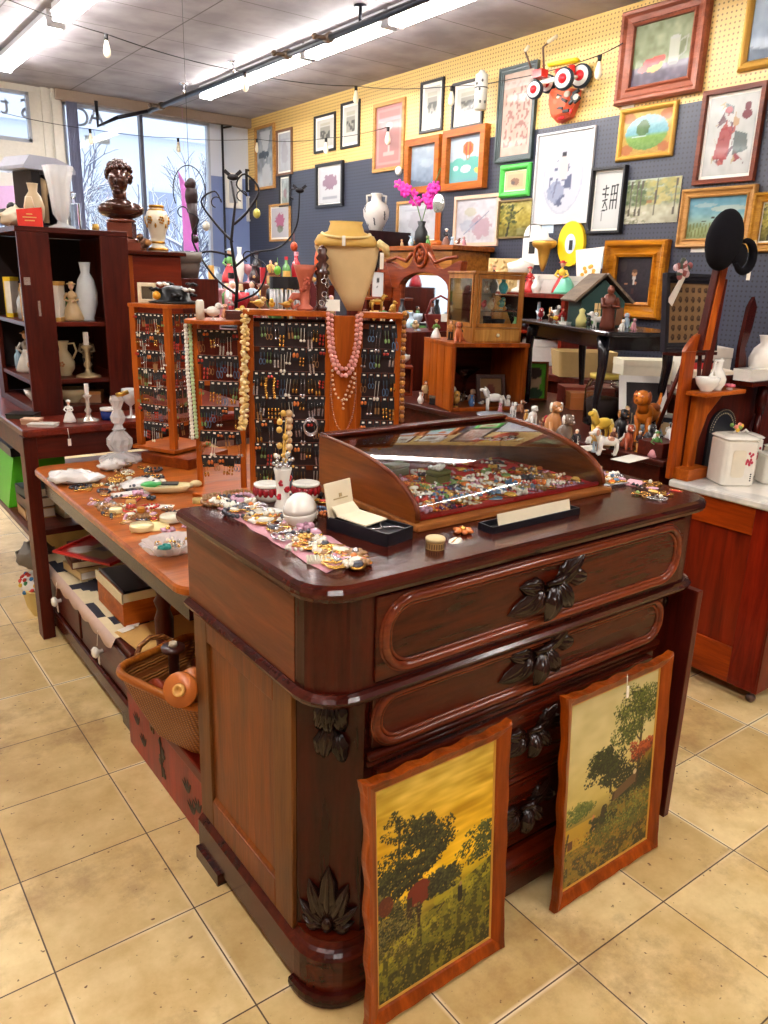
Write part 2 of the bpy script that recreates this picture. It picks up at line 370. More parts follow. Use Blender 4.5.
# shop window: frame, mullion, panes
def window(nm, x0, x1, z0, z1, mulls):
    f = MB(); FR = plain((170, 178, 192), .4)
    f.bb(x0, x0+.03, YW-.01, YW+.06, z0, z1); f.bb(x1-.03, x1, YW-.01, YW+.06, z0, z1); f.bb(x0, x1, YW-.01, YW+.06, z0, z0+.04); f.bb(x0, x1, YW-.01, YW+.06, z1-.03, z1)
    o = f.build(nm, FR); o['kind'] = 'structure'
    p = MB(); p.bb(x0+.03, x1-.03, YW+.035, YW+.041, z0+.04, z1-.03); q = p.build('window_pane', pane_glass(.5), o)
    if mulls:
        mm = MB()
        for x in mulls: mm.bb(x-.018, x+.018, YW-.02, YW+.05, z0, z1)
        mm.build('mullion', plain((74, 78, 96), .4), o)
    return o
window('window_1', 2.04, 3.70, .45, 3.15, [2.88])
window('window_2', .56, 1.72, 2.71, 3.19, []); window('window_3', .56, 1.72, .45, 2.22, []); window('window_4', -2.6, .5, .45, 2.22, [-1.0]); window('window_5', -2.6, .5, 2.71, 3.19, [])
# pavement, snow and bare snowy trees outside
mb = MB(); mb.bb(-12, 22, YW+.12, 34, -.25, -.15); o = struct('ground', mb, plain((236, 240, 246), .8))
BARK = plain((120, 122, 140), .8); SNOW = plain((244, 247, 252), .8)
def tree(x, y, h, seed, label):
    r = random.Random(seed); b = MB(); s = MB()
    def grow(p, d, L, rad, dep):
        q = p+d*L; b.tube([p, (p+q)/2+Vector((r.uniform(-.03, .03), 0, r.uniform(-.02, .02)))*L, q], [rad, rad*.85, rad*.7], 4)
        if dep < 5: s.tube([p+Vector((0, 0, rad)), q+Vector((0, 0, rad*.8))], [rad*.75, rad*.6], 4)
        if dep == 0: return
        for k in range(3 if dep > 1 else 4):
            nd = (d+Vector((r.uniform(-.85, .85), r.uniform(-.5, .5), r.uniform(-.35, .5)))).normalized()
            grow(q if k else p+d*L*.6, nd, L*r.uniform(.62, .82), rad*.62, dep-1)
    grow(Vector((0, 0, 0)), Vector((0, 0, 1)), h*.22, h*.014, 5)
    t = thing('street_tree', label, 'tree', (x, y, -.15), 0, None)
    b.build('trunk', BARK, t, fixn=False); s.build('snow', SNOW, t, fixn=False)
tree(3.3, 9.2, 4.6, 3, 'bare snow-dusted tree right outside the shop window')
tree(6.3, 12.0, 5.6, 8, 'bare snowy tree outside toward the right edge of the window')
tree(4.2, 16.5, 7.2, 5, 'bare snowy tree farther off behind the one by the window')
tree(3.9, 8.3, 4.4, 21, 'slender bare snowy tree just right of the window mullion')
tree(1.5, 12.4, 6.0, 33, 'bare snowy tree outside behind the bronze bust')
mb = MB(); mb.bb(-3, 14, 20, 24, 0, 5.2); mb.prism([(-3.4, 5.2), (5.5, 7.6), (14.4, 5.2)], 19.8, 24.2)
mb.mat(1)
for k in range(9): mb.bb(-1.5+k*1.6, -.7+k*1.6, 19.95, 20, 2.2, 3.8)
solo('street_building', mb, [plain((206, 212, 226), .8), plain((150, 160, 182), .3)], 'pale snowy building across the street outside the window', 'building', (0, 0, -.15))
# curtain strip, mirror-written letters seen from behind
mb = MB(); vs = []
n = 40
for k in range(n+1): vs.append((2.06+.11*k/n, YW-.10+.018*math.sin(k*1.1), 0))
mb.add([(a, b, 1.2) for a, b, c in vs]+[(a, b, 3.14) for a, b, c in vs]+[(a, b+.004, 1.2) for a, b, c in vs]+[(a, b+.004, 3.14) for a, b, c in vs],
       [(k, k+1, n+2+k, n+1+k) for k in range(n)]+[(2*n+2+k, 2*n+3+k, 3*n+4+k, 3*n+3+k) for k in range(n)], True)
solo('curtain', mb, plain((128, 132, 160), .8), 'narrow grey-blue curtain hanging at the left edge of the shop window', 'curtain')
LET = plain((176, 180, 200), .7)
def text_mesh(name, txt, size, m, mw, parent=None, extr=.001):
    c = bpy.data.curves.new(name, 'FONT'); c.body = txt; c.size = size; c.extrude = extr; c.align_x = 'CENTER'; c.align_y = 'CENTER'; c.resolution_u = 3
    o = bpy.data.objects.new(name, c); COL.objects.link(o); bpy.context.view_layer.update()
    me = bpy.data.meshes.new_from_object(o); bpy.data.objects.remove(o); me.materials.clear(); me.materials.append(m); me.transform(mw)
    q = bpy.data.objects.new(name, me); COL.objects.link(q)
    if parent: q.parent = parent
    return q
RXU = Matrix.Rotation(PI/2, 4, 'X')
for ch, u, v, lab in (('t', 5, 105, 'grey mirror-written t on the transom glass at the left'), ('S', 26, 110, 'grey mirror-written S on the transom glass beside the pier'),
                      ('C', 81, 118, 'pale mirror-written C on the shop window near the curtain'), ('A', 96, 117, 'pale mirror-written A on the shop window by the pipe bend')):
    p = ony(u, v, YW+.045)
    o = text_mesh('window_lettering', ch, .27, LET, Matrix.Translation((p[0], p[1], p[2])) @ Matrix.Scale(-1, 4, (1, 0, 0)) @ RXU)
    tag(o, lab, 'letter')
mb = MB(); a = ony(62, 132, YW+.045); c = ony(110, 145, YW+.045); mb.bb(2.27, c[0], YW+.043, YW+.046, c[2], a[2]); solo('frosted_band', mb, plain((196, 204, 216), .6), 'pale frosted strip under the letters on the shop window', 'window film')
mb = MB(); mb.bb(.56, 1.42, YW+.044, YW+.047, 2.72, 2.79); solo('pink_sticker_band', mb, plain((232, 150, 170), .6), 'pink strip along the bottom of the transom glass', 'sticker')

# ------------------------------------------------------------------ ceiling lights and pipes
FIXW = plain((232, 234, 240), .4); TUBE = emis((255, 250, 244), TUBE_POWER)
def fixture(x, y0, y1, label, z=HC):
    t = thing('strip_light', label, 'ceiling light', (x, (y0+y1)/2, z), 0, 'fluorescent strip lights')
    L = (y1-y0)/2
    m = MB(); m.bb(-.06, .06, -L+.005, L-.005, -.05, -.001); m.prism([(-.075, -.05), (-.075, -.055), (-.02, -.085), (.02, -.085), (.075, -.055), (.075, -.05)], -L+.01, L-.01, 'xz'); m.build('housing', FIXW, t)
    for s in (-1, 1):
        q = MB(); q.tube([(s*.038, -L+.03, -.098), (s*.038, L-.03, -.098)], .017, 10); q.build('tube', TUBE, t)
    q = MB()
    for e in (-1, 1): q.box((0, e*(L-.018), -.09), (.13, .025, .05))
    q.each('end_cap', FIXW, t)
for x, spans in ((1.28, [(3.5, 5.25), (1.6, 3.38), (-.3, 1.5), (-5.0, -2.8)]), (3.09, [(3.0, 5.0), (1.9, 2.97), (-.1, 1.86), (-5.0, -2.8)]), (-.9, [(2.6, 4.8), (-.1, 2.0), (-3, -.9), (-5.3, -3.2)])):  # far-left row and rearmost spans are unseen lights, added to brighten the front
    for i, (a, b) in enumerate(spans):
        w_ = {1.28: 'left', 3.09: 'right', -.9: 'added far left'}[x]
        fixture(x, a, b, 'twin-tube fluorescent strip light in the %s ceiling row, %s' % (w_, ['nearest the window', 'second from the window', 'third from the window', 'added out of view'][i]))
PIPE = plain((34, 34, 42), .35, .5)
t = thing('sprinkler_pipe', 'long black pipe hanging under the ceiling toward the window', 'pipe', (2.87, 1.5, 3.13))
m = MB((2.87, 1.5, 3.13)); m.tube([(2.87, -4, 3.13), (2.87, 6.0, 3.13)], .024, 10); m.tube([(2.87, 5.95, 3.13), (2.52, 5.95, 3.02)], .02, 8); m.build('main_pipe', PIPE, t)
p2 = ony(98, 126, 5.95); p3 = ony(96, 101, 5.95)
m = MB((2.87, 1.5, 3.13)); m.tube([(2.52, 5.95, 3.02), tuple(p2), tuple(p3)], .02, 8); m.build('branch_pipe', PIPE, t)
for y in (1.95, 3.9, 5.0):
    m = MB((2.87, 1.5, 3.13)); m.tube([(2.87, y, HC), (2.87, y, 3.13)], .012, 8); m.lathe([(.045, 0), (.045, -.01)], (2.87, y, HC-.001), 12); m.build('hanger_rod', PIPE if y < 3 else SILVER, t)
for y in (2.35, 2.95, 5.6):
    m = MB((2.87, 1.5, 3.13)); m.tube([(2.87, y-.03, 3.13), (2.87, y+.03, 3.13)], .036, 10); m.tube([(2.87, y, 3.13), (2.77, y, 3.12)], [.018, .012], 8); m.ball((2.75, y, 3.12), .022); m.build('sprinkler_head', plain((120, 104, 90), .4, .6), t)
mb = MB(); a = ony(222, 125, YW-.05); mb.tube([(a[0], YW-.05, .3), (a[0], YW-.05, a[2])], .014, 8); mb.tube([(a[0], YW-.05, a[2]-.03), (a[0]+.12, YW-.05, a[2])], .012, 8)
solo('conduit_pipe', mb, PIPE, 'thin black vertical conduit on the white wall right of the window', 'pipe')
# string lights
BULB = glass((255, 250, 240)); FIL = plain((250, 240, 215), .3)
WIRE = plain((24, 22, 24), .6)
def bulb(p, label):
    t = thing('string_bulb', label, 'light bulb', p, 0, 'string light bulbs')
    m = MB(); m.lathe([(.013, -.04), (.016, 0)], (0, 0, 0), 10); m.build('socket', WIRE, t)
    m = MB(); m.lathe([(.011, -.04), (.02, -.075), (.026, -.105), (.024, -.13), (.012, -.147), (.001, -.15)], (0, 0, 0), 12); m.build('glass_bulb', FIL, t)
def wire(pts, label, r=.0035):
    P = []
    for i in range(len(pts)-1):
        a, b = Vector(pts[i]), Vector(pts[i+1]); n = 10; L = (b-a).length
        for k in range(n): q = a.lerp(b, k/n); q.z -= .03*L*4*(k/n)*(1-k/n)*.6; P.append(q)
    P.append(Vector(pts[-1])); m = MB(); m.tube(P, r, 5); solo('light_string_wire', m, WIRE, label, 'wire')
wp = [onz(-5, -6, 3.1), onz(106, 34, 3.05), onz(245, 72, 3.08)]
wire([tuple(p) for p in wp], 'black string-light wire sagging from upper left to the pipe')
bulb(wp[1], 'hanging bulb nearest the front on the black ceiling wire'); bulb(wp[2], 'string bulb hanging at the pipe in front of the right strip light')
q = [onx(256+190/3, 25, 4.0), onx(356, 86, 4.05), onx(452, 86, 4.12), onx(512, 79, 4.12), onx(600, 55, 4.1), onx(623, 43, 4.14)]
q[0] = onz(270, 78, 3.15)
wire([tuple(p) for p in q], 'black string-light wire running along the yellow wall')
bulb(q[1], 'string bulb above the small black-framed print'); bulb(q[2], 'string bulb beside the white cylinder on the yellow wall'); bulb(q[4], 'string bulb beside the large still life')
q = [ony(0, 112, 6.0), ony(90, 129, 6.0), ony(178, 138, 6.0), ony(257, 139, 6.0), onx(326, 138, 4.1), onx(388, 127, 4.1)]
wire([tuple(p) for p in q], 'thin string-light wire strung across the shop window', .003)
for p, l in zip(q[1:], ('in the window near the curtain', 'in the middle of the window pane', 'in front of the tall print in the corner', 'over the small framed print on the yellow wall', 'in front of the rose-framed print')): bulb(p, 'string bulb '+l)
# ------------------------------------------------------------------ pictures: a small procedural paintbox
class Canvas:
    def __init__(s, w, h, c=(255, 255, 255)):
        s.w, s.h = w, h; s.gain = .6; s.a = np.ones((h, w, 3))*np.array(c)/255.
        s.X, s.Y = np.meshgrid((np.arange(w)+.5)/w, (np.arange(h)+.5)/h)   # Y up
    def grad(s, stops, y0=0, y1=1, slope=0):
        t = s.Y - slope*(s.X-.5)
        m = (t >= y0) & (t <= y1); k = np.clip((t-y0)/(y1-y0), 0, 1)
        ps = [p for p, _ in stops]
        for i in range(3): ch = np.interp(k, ps, [c[i]/255. for _, c in stops]); s.a[..., i][m] = ch[m]
        return s
    def noise(s, sx, sy, amp=1, seed=None):
        r = np.random.default_rng(seed) if seed is not None else RNG
        g = r.random((max(2, int(sy))+2, max(2, int(sx))+2)); yy = s.Y*int(sy); xx = s.X*int(sx)
        i, j = yy.astype(int), xx.astype(int); fy, fx = yy-i, xx-j; fy = fy*fy*(3-2*fy); fx = fx*fx*(3-2*fx)
        return (g[i, j]*(1-fy)*(1-fx)+g[i+1, j]*fy*(1-fx)+g[i, j+1]*(1-fy)*fx+g[i+1, j+1]*fy*fx)*amp
    def tex(s, amp, sx=20, sy=20, mask=None):
        n = (s.noise(sx, sy)+s.noise(sx*2.3, sy*2.3)-1)*amp
        if mask is not None: n = n*mask
        s.a += n[..., None]; return s
    def put(s, m, c, al=1.0):
        m = np.clip(m.astype(float)*al, 0, 1)[..., None]; s.a = s.a*(1-m)+np.array(c)/255.*m; return s
    def ell(s, x, y, rx, ry, c, al=1, rough=0):
        d = ((s.X-x)/rx)**2+((s.Y-y)/ry)**2
        if rough: d = d+(s.noise(18, 18)-.5)*rough
        return s.put(d < 1, c, al)
    def rect(s, x0, y0, x1, y1, c, al=1): return s.put((s.X >= x0) & (s.X <= x1) & (s.Y >= y0) & (s.Y <= y1), c, al)
    def line(s, x0, y0, x1, y1, w, c, al=1):
        dx, dy = x1-x0, y1-y0; L = dx*dx+dy*dy+1e-9; t = np.clip(((s.X-x0)*dx+(s.Y-y0)*dy)/L, 0, 1)
        asp = s.h/s.w
        return s.put(((s.X-x0-t*dx)**2+((s.Y-y0-t*dy)*asp)**2) < w*w, c, al)
    def poly(s, pts, c, al=1):
        m = np.zeros_like(s.X, bool); n = len(pts)
        for i in range(n):
            (x0, y0), (x1, y1) = pts[i], pts[(i+1) % n]
            if y0 == y1: continue
            cr = ((s.Y >= min(y0, y1)) & (s.Y < max(y0, y1))) & (s.X < (x1-x0)*(s.Y-y0)/(y1-y0)+x0); m ^= cr
        return s.put(m, c, al)
    def dabs(s, n, x0, x1, y0, y1, r, cols, al=.9, shape=None, seed=0):
        q = random.Random(seed+n)
        for _ in range(n):
            x, y = q.uniform(x0, x1), q.uniform(y0, y1)
            if shape and not shape(x, y): continue
            rr = r*q.uniform(.5, 1.4); s.ell(x, y, rr, rr*s.w/s.h*q.uniform(.5, 1), q.choice(cols), al)
        return s
    def crown(s, cx, cy, rx, ry, cols, n=26, seed=0, k=46, r=.008):
        q = random.Random(seed)
        for i in range(n):
            a, t = q.uniform(0, 6.28), q.random()**.55; x, y = cx+rx*t*math.cos(a), cy+ry*t*math.sin(a)*(1.1-.3*math.cos(a)); w_ = rx*q.uniform(.16, .34)
            for _ in range(k):
                b, u = q.uniform(0, 6.28), q.random()**.6; px, py = x+w_*u*math.cos(b)*1.3, y+w_*u*math.sin(b)*.6
                c = cols[min(len(cols)-1, int(len(cols)*max(0, min(.99, .5+.5*u*math.sin(b)+q.uniform(-.3, .3)))))]
                s.ell(px, py, r*q.uniform(.5, 1.3), r*.8*s.w/s.h*q.uniform(.6, 1.3), c, .9)
        return s
    def mesh(s, name, W, H, mat, parent, y=0):
        """flat painted panel W x H in the xz plane facing -y, centred at x=0, bottom z=0 of the parent"""
        w, h = s.w, s.h
        xs = (np.arange(w)/(w-1)-.5)*W; zs = np.arange(h)/(h-1)*H
        XX, ZZ = np.meshgrid(xs, zs); co = np.stack([XX, np.full_like(XX, y), ZZ], -1).reshape(-1, 3)
        idx = np.arange(w*h).reshape(h, w)
        f = np.stack([idx[:-1, :-1], idx[:-1, 1:], idx[1:, 1:], idx[1:, :-1]], -1).reshape(-1, 4)
        me = bpy.data.meshes.new(name); me.from_pydata(co.tolist(), [], f.tolist())
        a = me.color_attributes.new('Col', 'FLOAT_COLOR', 'POINT')
        A = np.clip(s.a, 0, 1); L = np.where(A <= .04045, A/12.92, ((A+.055)/1.055)**2.4)*s.gain
        a.data.foreach_set('color', np.concatenate([L.reshape(-1, 3), np.ones((w*h, 1))], 1).ravel())
        me.materials.append(mat); me.update()
        o = bpy.data.objects.new(name, me); COL.objects.link(o)
        if parent: o.parent = parent
        return o
def frame_mb(W, H, prof, wav=0, nseg=1, seed=1):
    """moulded picture frame: prof = [(inset, depth toward the viewer)], back at y=0, xz plane, bottom z=0"""
    def ring(ins, d):
        out = []; w2, h2 = W/2-ins, H/2-ins
        cs = [(-w2, -h2), (w2, -h2), (w2, h2), (-w2, h2)]
        for i in range(4):
            a, b = cs[i], cs[(i+1) % 4]; nx, ny = ((0, -1), (1, 0), (0, 1), (-1, 0))[i]
            for k in range(nseg):
                t = k/nseg; o = 0
                if wav and ins < wav*.9:
                    u = abs(t-.5)*2; o = -wav*(.5-.5*math.cos(min(1, (1-u)*6)*PI))*(.75+.25*math.cos((1-u)*PI*5)) if u < 1 else 0
                    o *= (1-ins/(wav*.9))
                out.append((a[0]+(b[0]-a[0])*t+nx*o, -d, H/2+a[1]+(b[1]-a[1])*t+ny*o))
        return out
    m = MB(); rs = [ring(i, d) for i, d in prof]; m.loft(rs, caps=False)
    return m
def picture(name, label, cat, W, H, art, fmat, fw, depth=.02, style='flat', loc=(0, 0, 0), rz=0, rx=0, group=None, matw=0, matc=PAPER, glazed=True, wav=0, liner=None, fl=None):
    t = thing(name, label, cat, loc, rz, group); t.rotation_euler[0] = rx
    if fw:
        pr = {'flat': [(0, 0), (0, depth*.8), (.002, depth), (fw-.002, depth), (fw, depth*.8), (fw, 0)],
              'scoop': [(0, 0), (0, depth*.7), (fw*.12, depth), (fw*.3, depth*.95), (fw*.45, depth*.6), (fw*.75, depth*.5), (fw*.85, depth*.75), (fw, depth*.6), (fw, 0)],
              'round': [(0, 0), (0, depth*.5), (fw*.25, depth*.92), (fw*.5, depth), (fw*.75, depth*.85), (fw, depth*.4), (fw, 0)],
              'step': [(0, 0), (0, depth), (fw*.35, depth), (fw*.4, depth*.75), (fw*.7, depth*.7), (fw*.74, depth*.5), (fw, depth*.42), (fw, 0)]}[style]
        if wav: pr = [(0, 0), (0, depth*.7), (fw*.15, depth*.95), (fw*.5, depth*.8), (fw*.9, depth*.5), (fw, depth*.35), (fw, 0)]
        fo = frame_mb(W, H, pr, wav, 40 if wav else 1).build('frame', fmat, t)
        if fl: fo['label'] = fl
    if liner:
        m = frame_mb(W-2*fw+.002, H-2*fw+.002, [(0, 0), (0, depth*.33), (.005, depth*.25), (.005, 0)]); o = m.build('liner', liner, t); o.location = (0, 0, fw-.001)
    bk = MB(); e = fw*.5; bk.bb(-W/2+e, W/2-e, -depth*.12, -.001, e, H-e); bk.build('backing', matc, t)
    aw, ah = W-2*fw-2*matw, H-2*fw-2*matw
    o = art.mesh('artwork', aw+.002, ah+.002, vcol(.4, .12), t, -depth*.2); o.location = (0, 0, fw+matw)
    return t

# paintings ---------------------------------------------------------
def art_sunset():
    c = Canvas(190, 280); c.gain = 1.05
    c.grad([(0, (70, 64, 16)), (.3, (92, 84, 22)), (.42, (186, 160, 30)), (.5, (236, 190, 20)), (.7, (214, 168, 30)), (1, (190, 164, 70))])
    c.tex(.13, 4, 22); c.tex(.10, 3, 40, c.Y > .45)
    # hillside
    hill = c.Y < .24+.20*c.X; n = c.noise(26, 26); c.put(hill, (104, 100, 26)); c.put(hill & (n > .55), (58, 56, 18), .8)
    c.put(hill & (c.Y > .16+.2*c.X) & (n < .5), (158, 148, 34), .8); c.put((c.Y < .12+.05*c.X) & (n > .35), (44, 42, 20), .7)
    c.dabs(1500, 0, 1, 0, .42, .007, [(44, 44, 18), (80, 76, 26), (124, 112, 34), (150, 132, 40), (34, 34, 18)], .8, lambda x, y: y < .24+.2*x)
    D = [(28, 32, 24), (40, 42, 30), (22, 26, 22), (52, 52, 30)]
    def blob(cx, cy, rx, ry): return lambda x, y: ((x-cx)/rx)**2+((y-cy)/ry)**2 < 1
    c.line(.17, .3, .19, .78, .010, (70, 56, 30)); c.line(.33, .36, .32, .6, .012, (40, 34, 22))
    D = [(22, 26, 20), (34, 38, 24), (46, 50, 28), (70, 70, 36)]
    c.crown(.06, .57, .2, .13, D, 44, 1); c.crown(.2, .76, .13, .09, D, 22, 2, 34, .006); c.crown(.42, .67, .2, .10, D, 60, 3); c.crown(.34, .57, .17, .07, D, 30, 4); c.crown(.15, .40, .24, .10, D+[(110, 104, 50)], 54, 5); c.crown(.5, .44, .2, .05, D, 26, 8)
    c.ell(.66, .37, .2, .035, (158, 150, 36), .65, 2); c.ell(.5, .3, .16, .03, (140, 130, 34), .6, 2); c.dabs(500, .3, .9, .26, .42, .006, [(60, 62, 22), (120, 116, 34)], .7, lambda x, y: y < .22+.2*x)
    c.ell(.345, .44, .105, .062, (104, 30, 20), 1, .35); c.ell(.08, .46, .06, .045, (92, 26, 18), .8)
    c.rect(.25, .34, .29, .44, (52, 34, 22)); c.rect(.33, .28, .36, .4, (48, 30, 20)); c.dabs(420, .42, .66, .38, .5, .009, D, .9)
    c.crown(.9, .54, .2, .07, [(44, 50, 28), (56, 64, 30), (84, 90, 40)], 26, 6)
    c.dabs(500, 0, .35, .2, .4, .006, [(110, 96, 50), (70, 60, 30), (140, 124, 70)], .7)
    c.line(.70, .30, .70, .36, .02, (26, 22, 22)); c.ell(.705, .375, .012, .012, (150, 120, 80)); c.line(.56, .33, .5, .30, .006, (60, 50, 30))
    return c
def art_cottage():
    c = Canvas(190, 270); c.gain = 1.0
    c.grad([(0, (74, 66, 24)), (.3, (120, 104, 40)), (.42, (196, 176, 96)), (.7, (206, 192, 132)), (1, (190, 180, 128))]); c.tex(.06, 5, 14)
    n = c.noise(24, 30)
    hill = c.Y < .26+.36*c.X*c.X; c.put(hill, (128, 104, 32)); c.put(hill & (n > .5), (78, 74, 26), .8); c.put((c.Y < .14) & (n > .4), (56, 52, 30), .8)
    c.put((c.Y > .2) & (c.Y < .33) & (c.X < .35), (190, 150, 40), .75); c.dabs(1200, 0, 1, .0, .26, .007, [(168, 116, 34), (120, 84, 26), (60, 62, 26), (150, 130, 50)], .7)
    G = [(58, 70, 24), (84, 96, 34), (40, 50, 22), (112, 118, 44)]; D = [(30, 36, 20), (44, 50, 24), (24, 28, 18)]
    def blob(cx, cy, rx, ry): return lambda x, y: ((x-cx)/rx)**2+((y-cy)/ry)**2 < 1
    c.line(.82, .48, .83, .85, .014, (60, 46, 26)); c.line(.83, .62, .70, .72, .008, (60, 46, 26)); c.line(.5, .42, .48, .6, .014, (44, 34, 22))
    c.crown(.8, .8, .24, .12, G, 64, 1, 44, .008); c.crown(.6, .68, .14, .05, G, 16, 2, 30, .007); c.crown(.86, .58, .15, .05, [(90, 40, 24), (130, 46, 26), (176, 80, 36)], 24, 4)
    c.crown(.44, .57, .2, .09, D+G[:1], 60, 3); c.crown(.82, .43, .28, .07, D, 50, 5); c.crown(.15, .4, .18, .03, [(70, 84, 38), (92, 104, 44), (120, 126, 60)], 20, 6); c.crown(.6, .2, .3, .05, [(90, 90, 36), (60, 66, 30)], 20, 7)
    c.poly([(.52, .40), (.8, .46), (.8, .40), (.54, .35)], (96, 70, 46)); c.line(.8, .38, .82, .46, .012, (50, 36, 24)); c.line(.52, .34, .54, .4, .012, (60, 40, 26))
    c.ell(.78, .46, .02, .015, (200, 180, 140)); c.line(.32, .26, .32, .31, .02, (150, 110, 70)); c.ell(.32, .325, .014, .012, (190, 120, 80)); c.line(.42, .28, .44, .34, .035, (46, 36, 26))
    c.dabs(60, .28, .6, .25, .31, .018, D, .8); c.line(.02, .2, .05, .3, .01, (70, 50, 30)); c.rect(.05, .21, .1, .26, (90, 50, 30))
    c.dabs(500, .45, 1, .2, .36, .007, [(140, 150, 60), (90, 100, 44)], .6)
    return c
def art_generic(kind, w=44, h=52):
    c = Canvas(w, h, (240, 236, 228)); X, Y = c.X, c.Y
    if kind == 'still':
        c.grad([(0, (96, 84, 104)), (.3, (112, 98, 112)), (.32, (128, 136, 92)), (1, (150, 158, 120))]); c.tex(.14, 7, 7)
        c.rect(.62, .28, .78, .68, (190, 190, 168)); c.ell(.7, .68, .08, .03, (190, 190, 176)); c.ell(.70, .28, .085, .03, (146, 140, 140)); c.line(.78, .6, .9, .66, .012, (170, 170, 150)); c.line(.9, .66, .88, .42, .012, (170, 170, 150)); c.line(.88, .42, .78, .36, .012, (170, 170, 150))
        c.ell(.38, .3, .15, .1, (226, 170, 60)); c.ell(.3, .36, .1, .07, (206, 50, 40)); c.ell(.42, .38, .09, .07, (214, 60, 40)); c.ell(.2, .27, .08, .05, (190, 60, 40)); c.ell(.52, .4, .05, .05, (220, 70, 50))
    elif kind == 'oval_land':
        c.grad([(0, (196, 152, 60)), (1, (212, 176, 84))]); c.tex(.1, 9, 9)
        for a, b in ((.12, .14), (.88, .14), (.12, .86), (.88, .86)): c.ell(a, b, .13, .12, (180, 90, 40), .7, .8)
        e = ((X-.5)/.43)**2+((Y-.5)/.4)**2 < 1
        b = Canvas(w, h); b.grad([(0, (96, 140, 60)), (.4, (130, 170, 70)), (.48, (120, 180, 190)), (1, (190, 220, 226))]); b.ell(.42, .6, .13, .2, (70, 110, 50), 1, .5); b.rect(.2, .4, .5, .44, (200, 220, 220)); b.tex(.08)
        c.a[e] = b.a[e]
    elif kind == 'cubist':
        c.a[:] = np.array((226, 226, 220))/255; c.tex(.06, 6, 6)
        for i in range(26):
            q = random.Random(i*3+1); x, y = q.uniform(.25, .75), q.uniform(.12, .88)
            c.poly([(x+q.uniform(-.12, .12), y+q.uniform(-.1, .1)) for _ in range(4)], q.choice([(150, 50, 56), (120, 90, 96), (200, 160, 110), (90, 110, 110), (184, 80, 70), (210, 180, 130), (96, 60, 76)]), .85)
        c.ell(.8, .84, .07, .05, (120, 50, 60)); c.ell(.8, .74, .1, .06, (130, 54, 64)); c.ell(.42, .82, .08, .04, (170, 60, 66)); c.ell(.6, .66, .07, .05, (210, 170, 130)); c.poly([(.3, .6), (.55, .62), (.5, .2), (.2, .22)], (168, 52, 52), .8); c.poly([(.6, .55), (.85, .5), (.9, .3), (.6, .25)], (84, 96, 92), .8)
    elif kind == 'oval_figure':
        c.a[:] = np.array((236, 236, 238))/255; c.ell(.5, .5, .36, .4, (206, 210, 226)); c.ell(.5, .5, .33, .37, (222, 224, 236), 1, .3)
        n = c.noise(16, 20); c.put((((X-.46)/.2)**2+((Y-.45)/.26)**2 < 1) & (n > .52), (80, 86, 116), .9); c.ell(.5, .62, .09, .14, (232, 220, 216)); c.ell(.5, .76, .05, .03, (36, 34, 46)); c.ell(.38, .35, .15, .12, (150, 158, 186), .8, .8); c.line(.35, .3, .4, .5, .012, (120, 124, 150))
    elif kind == 'calli':
        c.a[:] = np.array((234, 234, 230))/255
        for (a, b, d, e) in ((.3, .7, .5, .72), (.4, .76, .4, .55), (.28, .62, .5, .6), (.32, .5, .48, .52), (.4, .5, .34, .38), (.4, .48, .5, .36), (.3, .32, .5, .34), (.62, .74, .85, .76), (.62, .74, .6, .36), (.72, .74, .7, .36), (.82, .75, .82, .36), (.6, .6, .83, .62), (.6, .5, .83, .5)): c.line(a, b, d, e, .018, (26, 26, 30))
        c.rect(.3, .14, .34, .3, (90, 90, 90), .5)
    elif kind == 'birch':
        c.grad([(0, (190, 186, 160)), (.35, (212, 206, 176)), (.5, (150, 160, 130)), (1, (200, 210, 190))]); c.tex(.12, 9, 9)
        c.dabs(150, .3, 1, .45, .95, .05, [(206, 190, 110), (170, 170, 110), (220, 200, 130), (130, 140, 100)], .6); c.dabs(60, 0, .35, .4, .95, .05, [(90, 110, 70), (130, 140, 90)], .7); c.dabs(40, 0, .4, 0, .3, .04, [(120, 124, 90), (236, 230, 210)], .6)
        for x in (.08, .2, .28, .55, .9): c.line(x, .2, x+.02, .95, .014, (100, 92, 80))
        c.rect(.4, .45, .5, .52, (180, 110, 70), .7)
    elif kind == 'ducks':
        c.grad([(0, (140, 150, 96)), (.25, (150, 164, 110)), (.4, (160, 190, 170)), (.6, (130, 180, 190)), (1, (110, 170, 190))]); c.tex(.1, 6, 6)
        c.ell(.7, .7, .3, .07, (226, 220, 196), .6, .5); c.ell(.3, .8, .2, .05, (214, 214, 200), .5, .5)
        for x in np.linspace(.05, .5, 9): c.line(x, .05, x+.03, .38, .008, (120, 120, 60))
        c.ell(.3, .42, .04, .02, (60, 50, 40)); c.ell(.45, .5, .04, .02, (60, 50, 40)); c.ell(.6, .6, .03, .02, (60, 50, 40))
    elif kind == 'red_print':
        c.a[:] = np.array((206, 176, 158))/255; c.tex(.08, 5, 5); n = c.noise(18, 30); c.put((n > .6) & (Y > .12) & (Y < .88) & (X > .1) & (X < .9), (140, 80, 70), .7); c.rect(.0, .82, 1, .9, (226, 214, 204), .7)
    elif kind == 'green_small':
        c.a[:] = np.array((222, 208, 160))/255; c.rect(.14, .16, .86, .84, (214, 190, 150)); c.ell(.5, .44, .2, .2, (140, 100, 80), .9, .8); c.ell(.4, .4, .1, .1, (90, 80, 80), .8, .8)
    elif kind == 'yellow_tree':
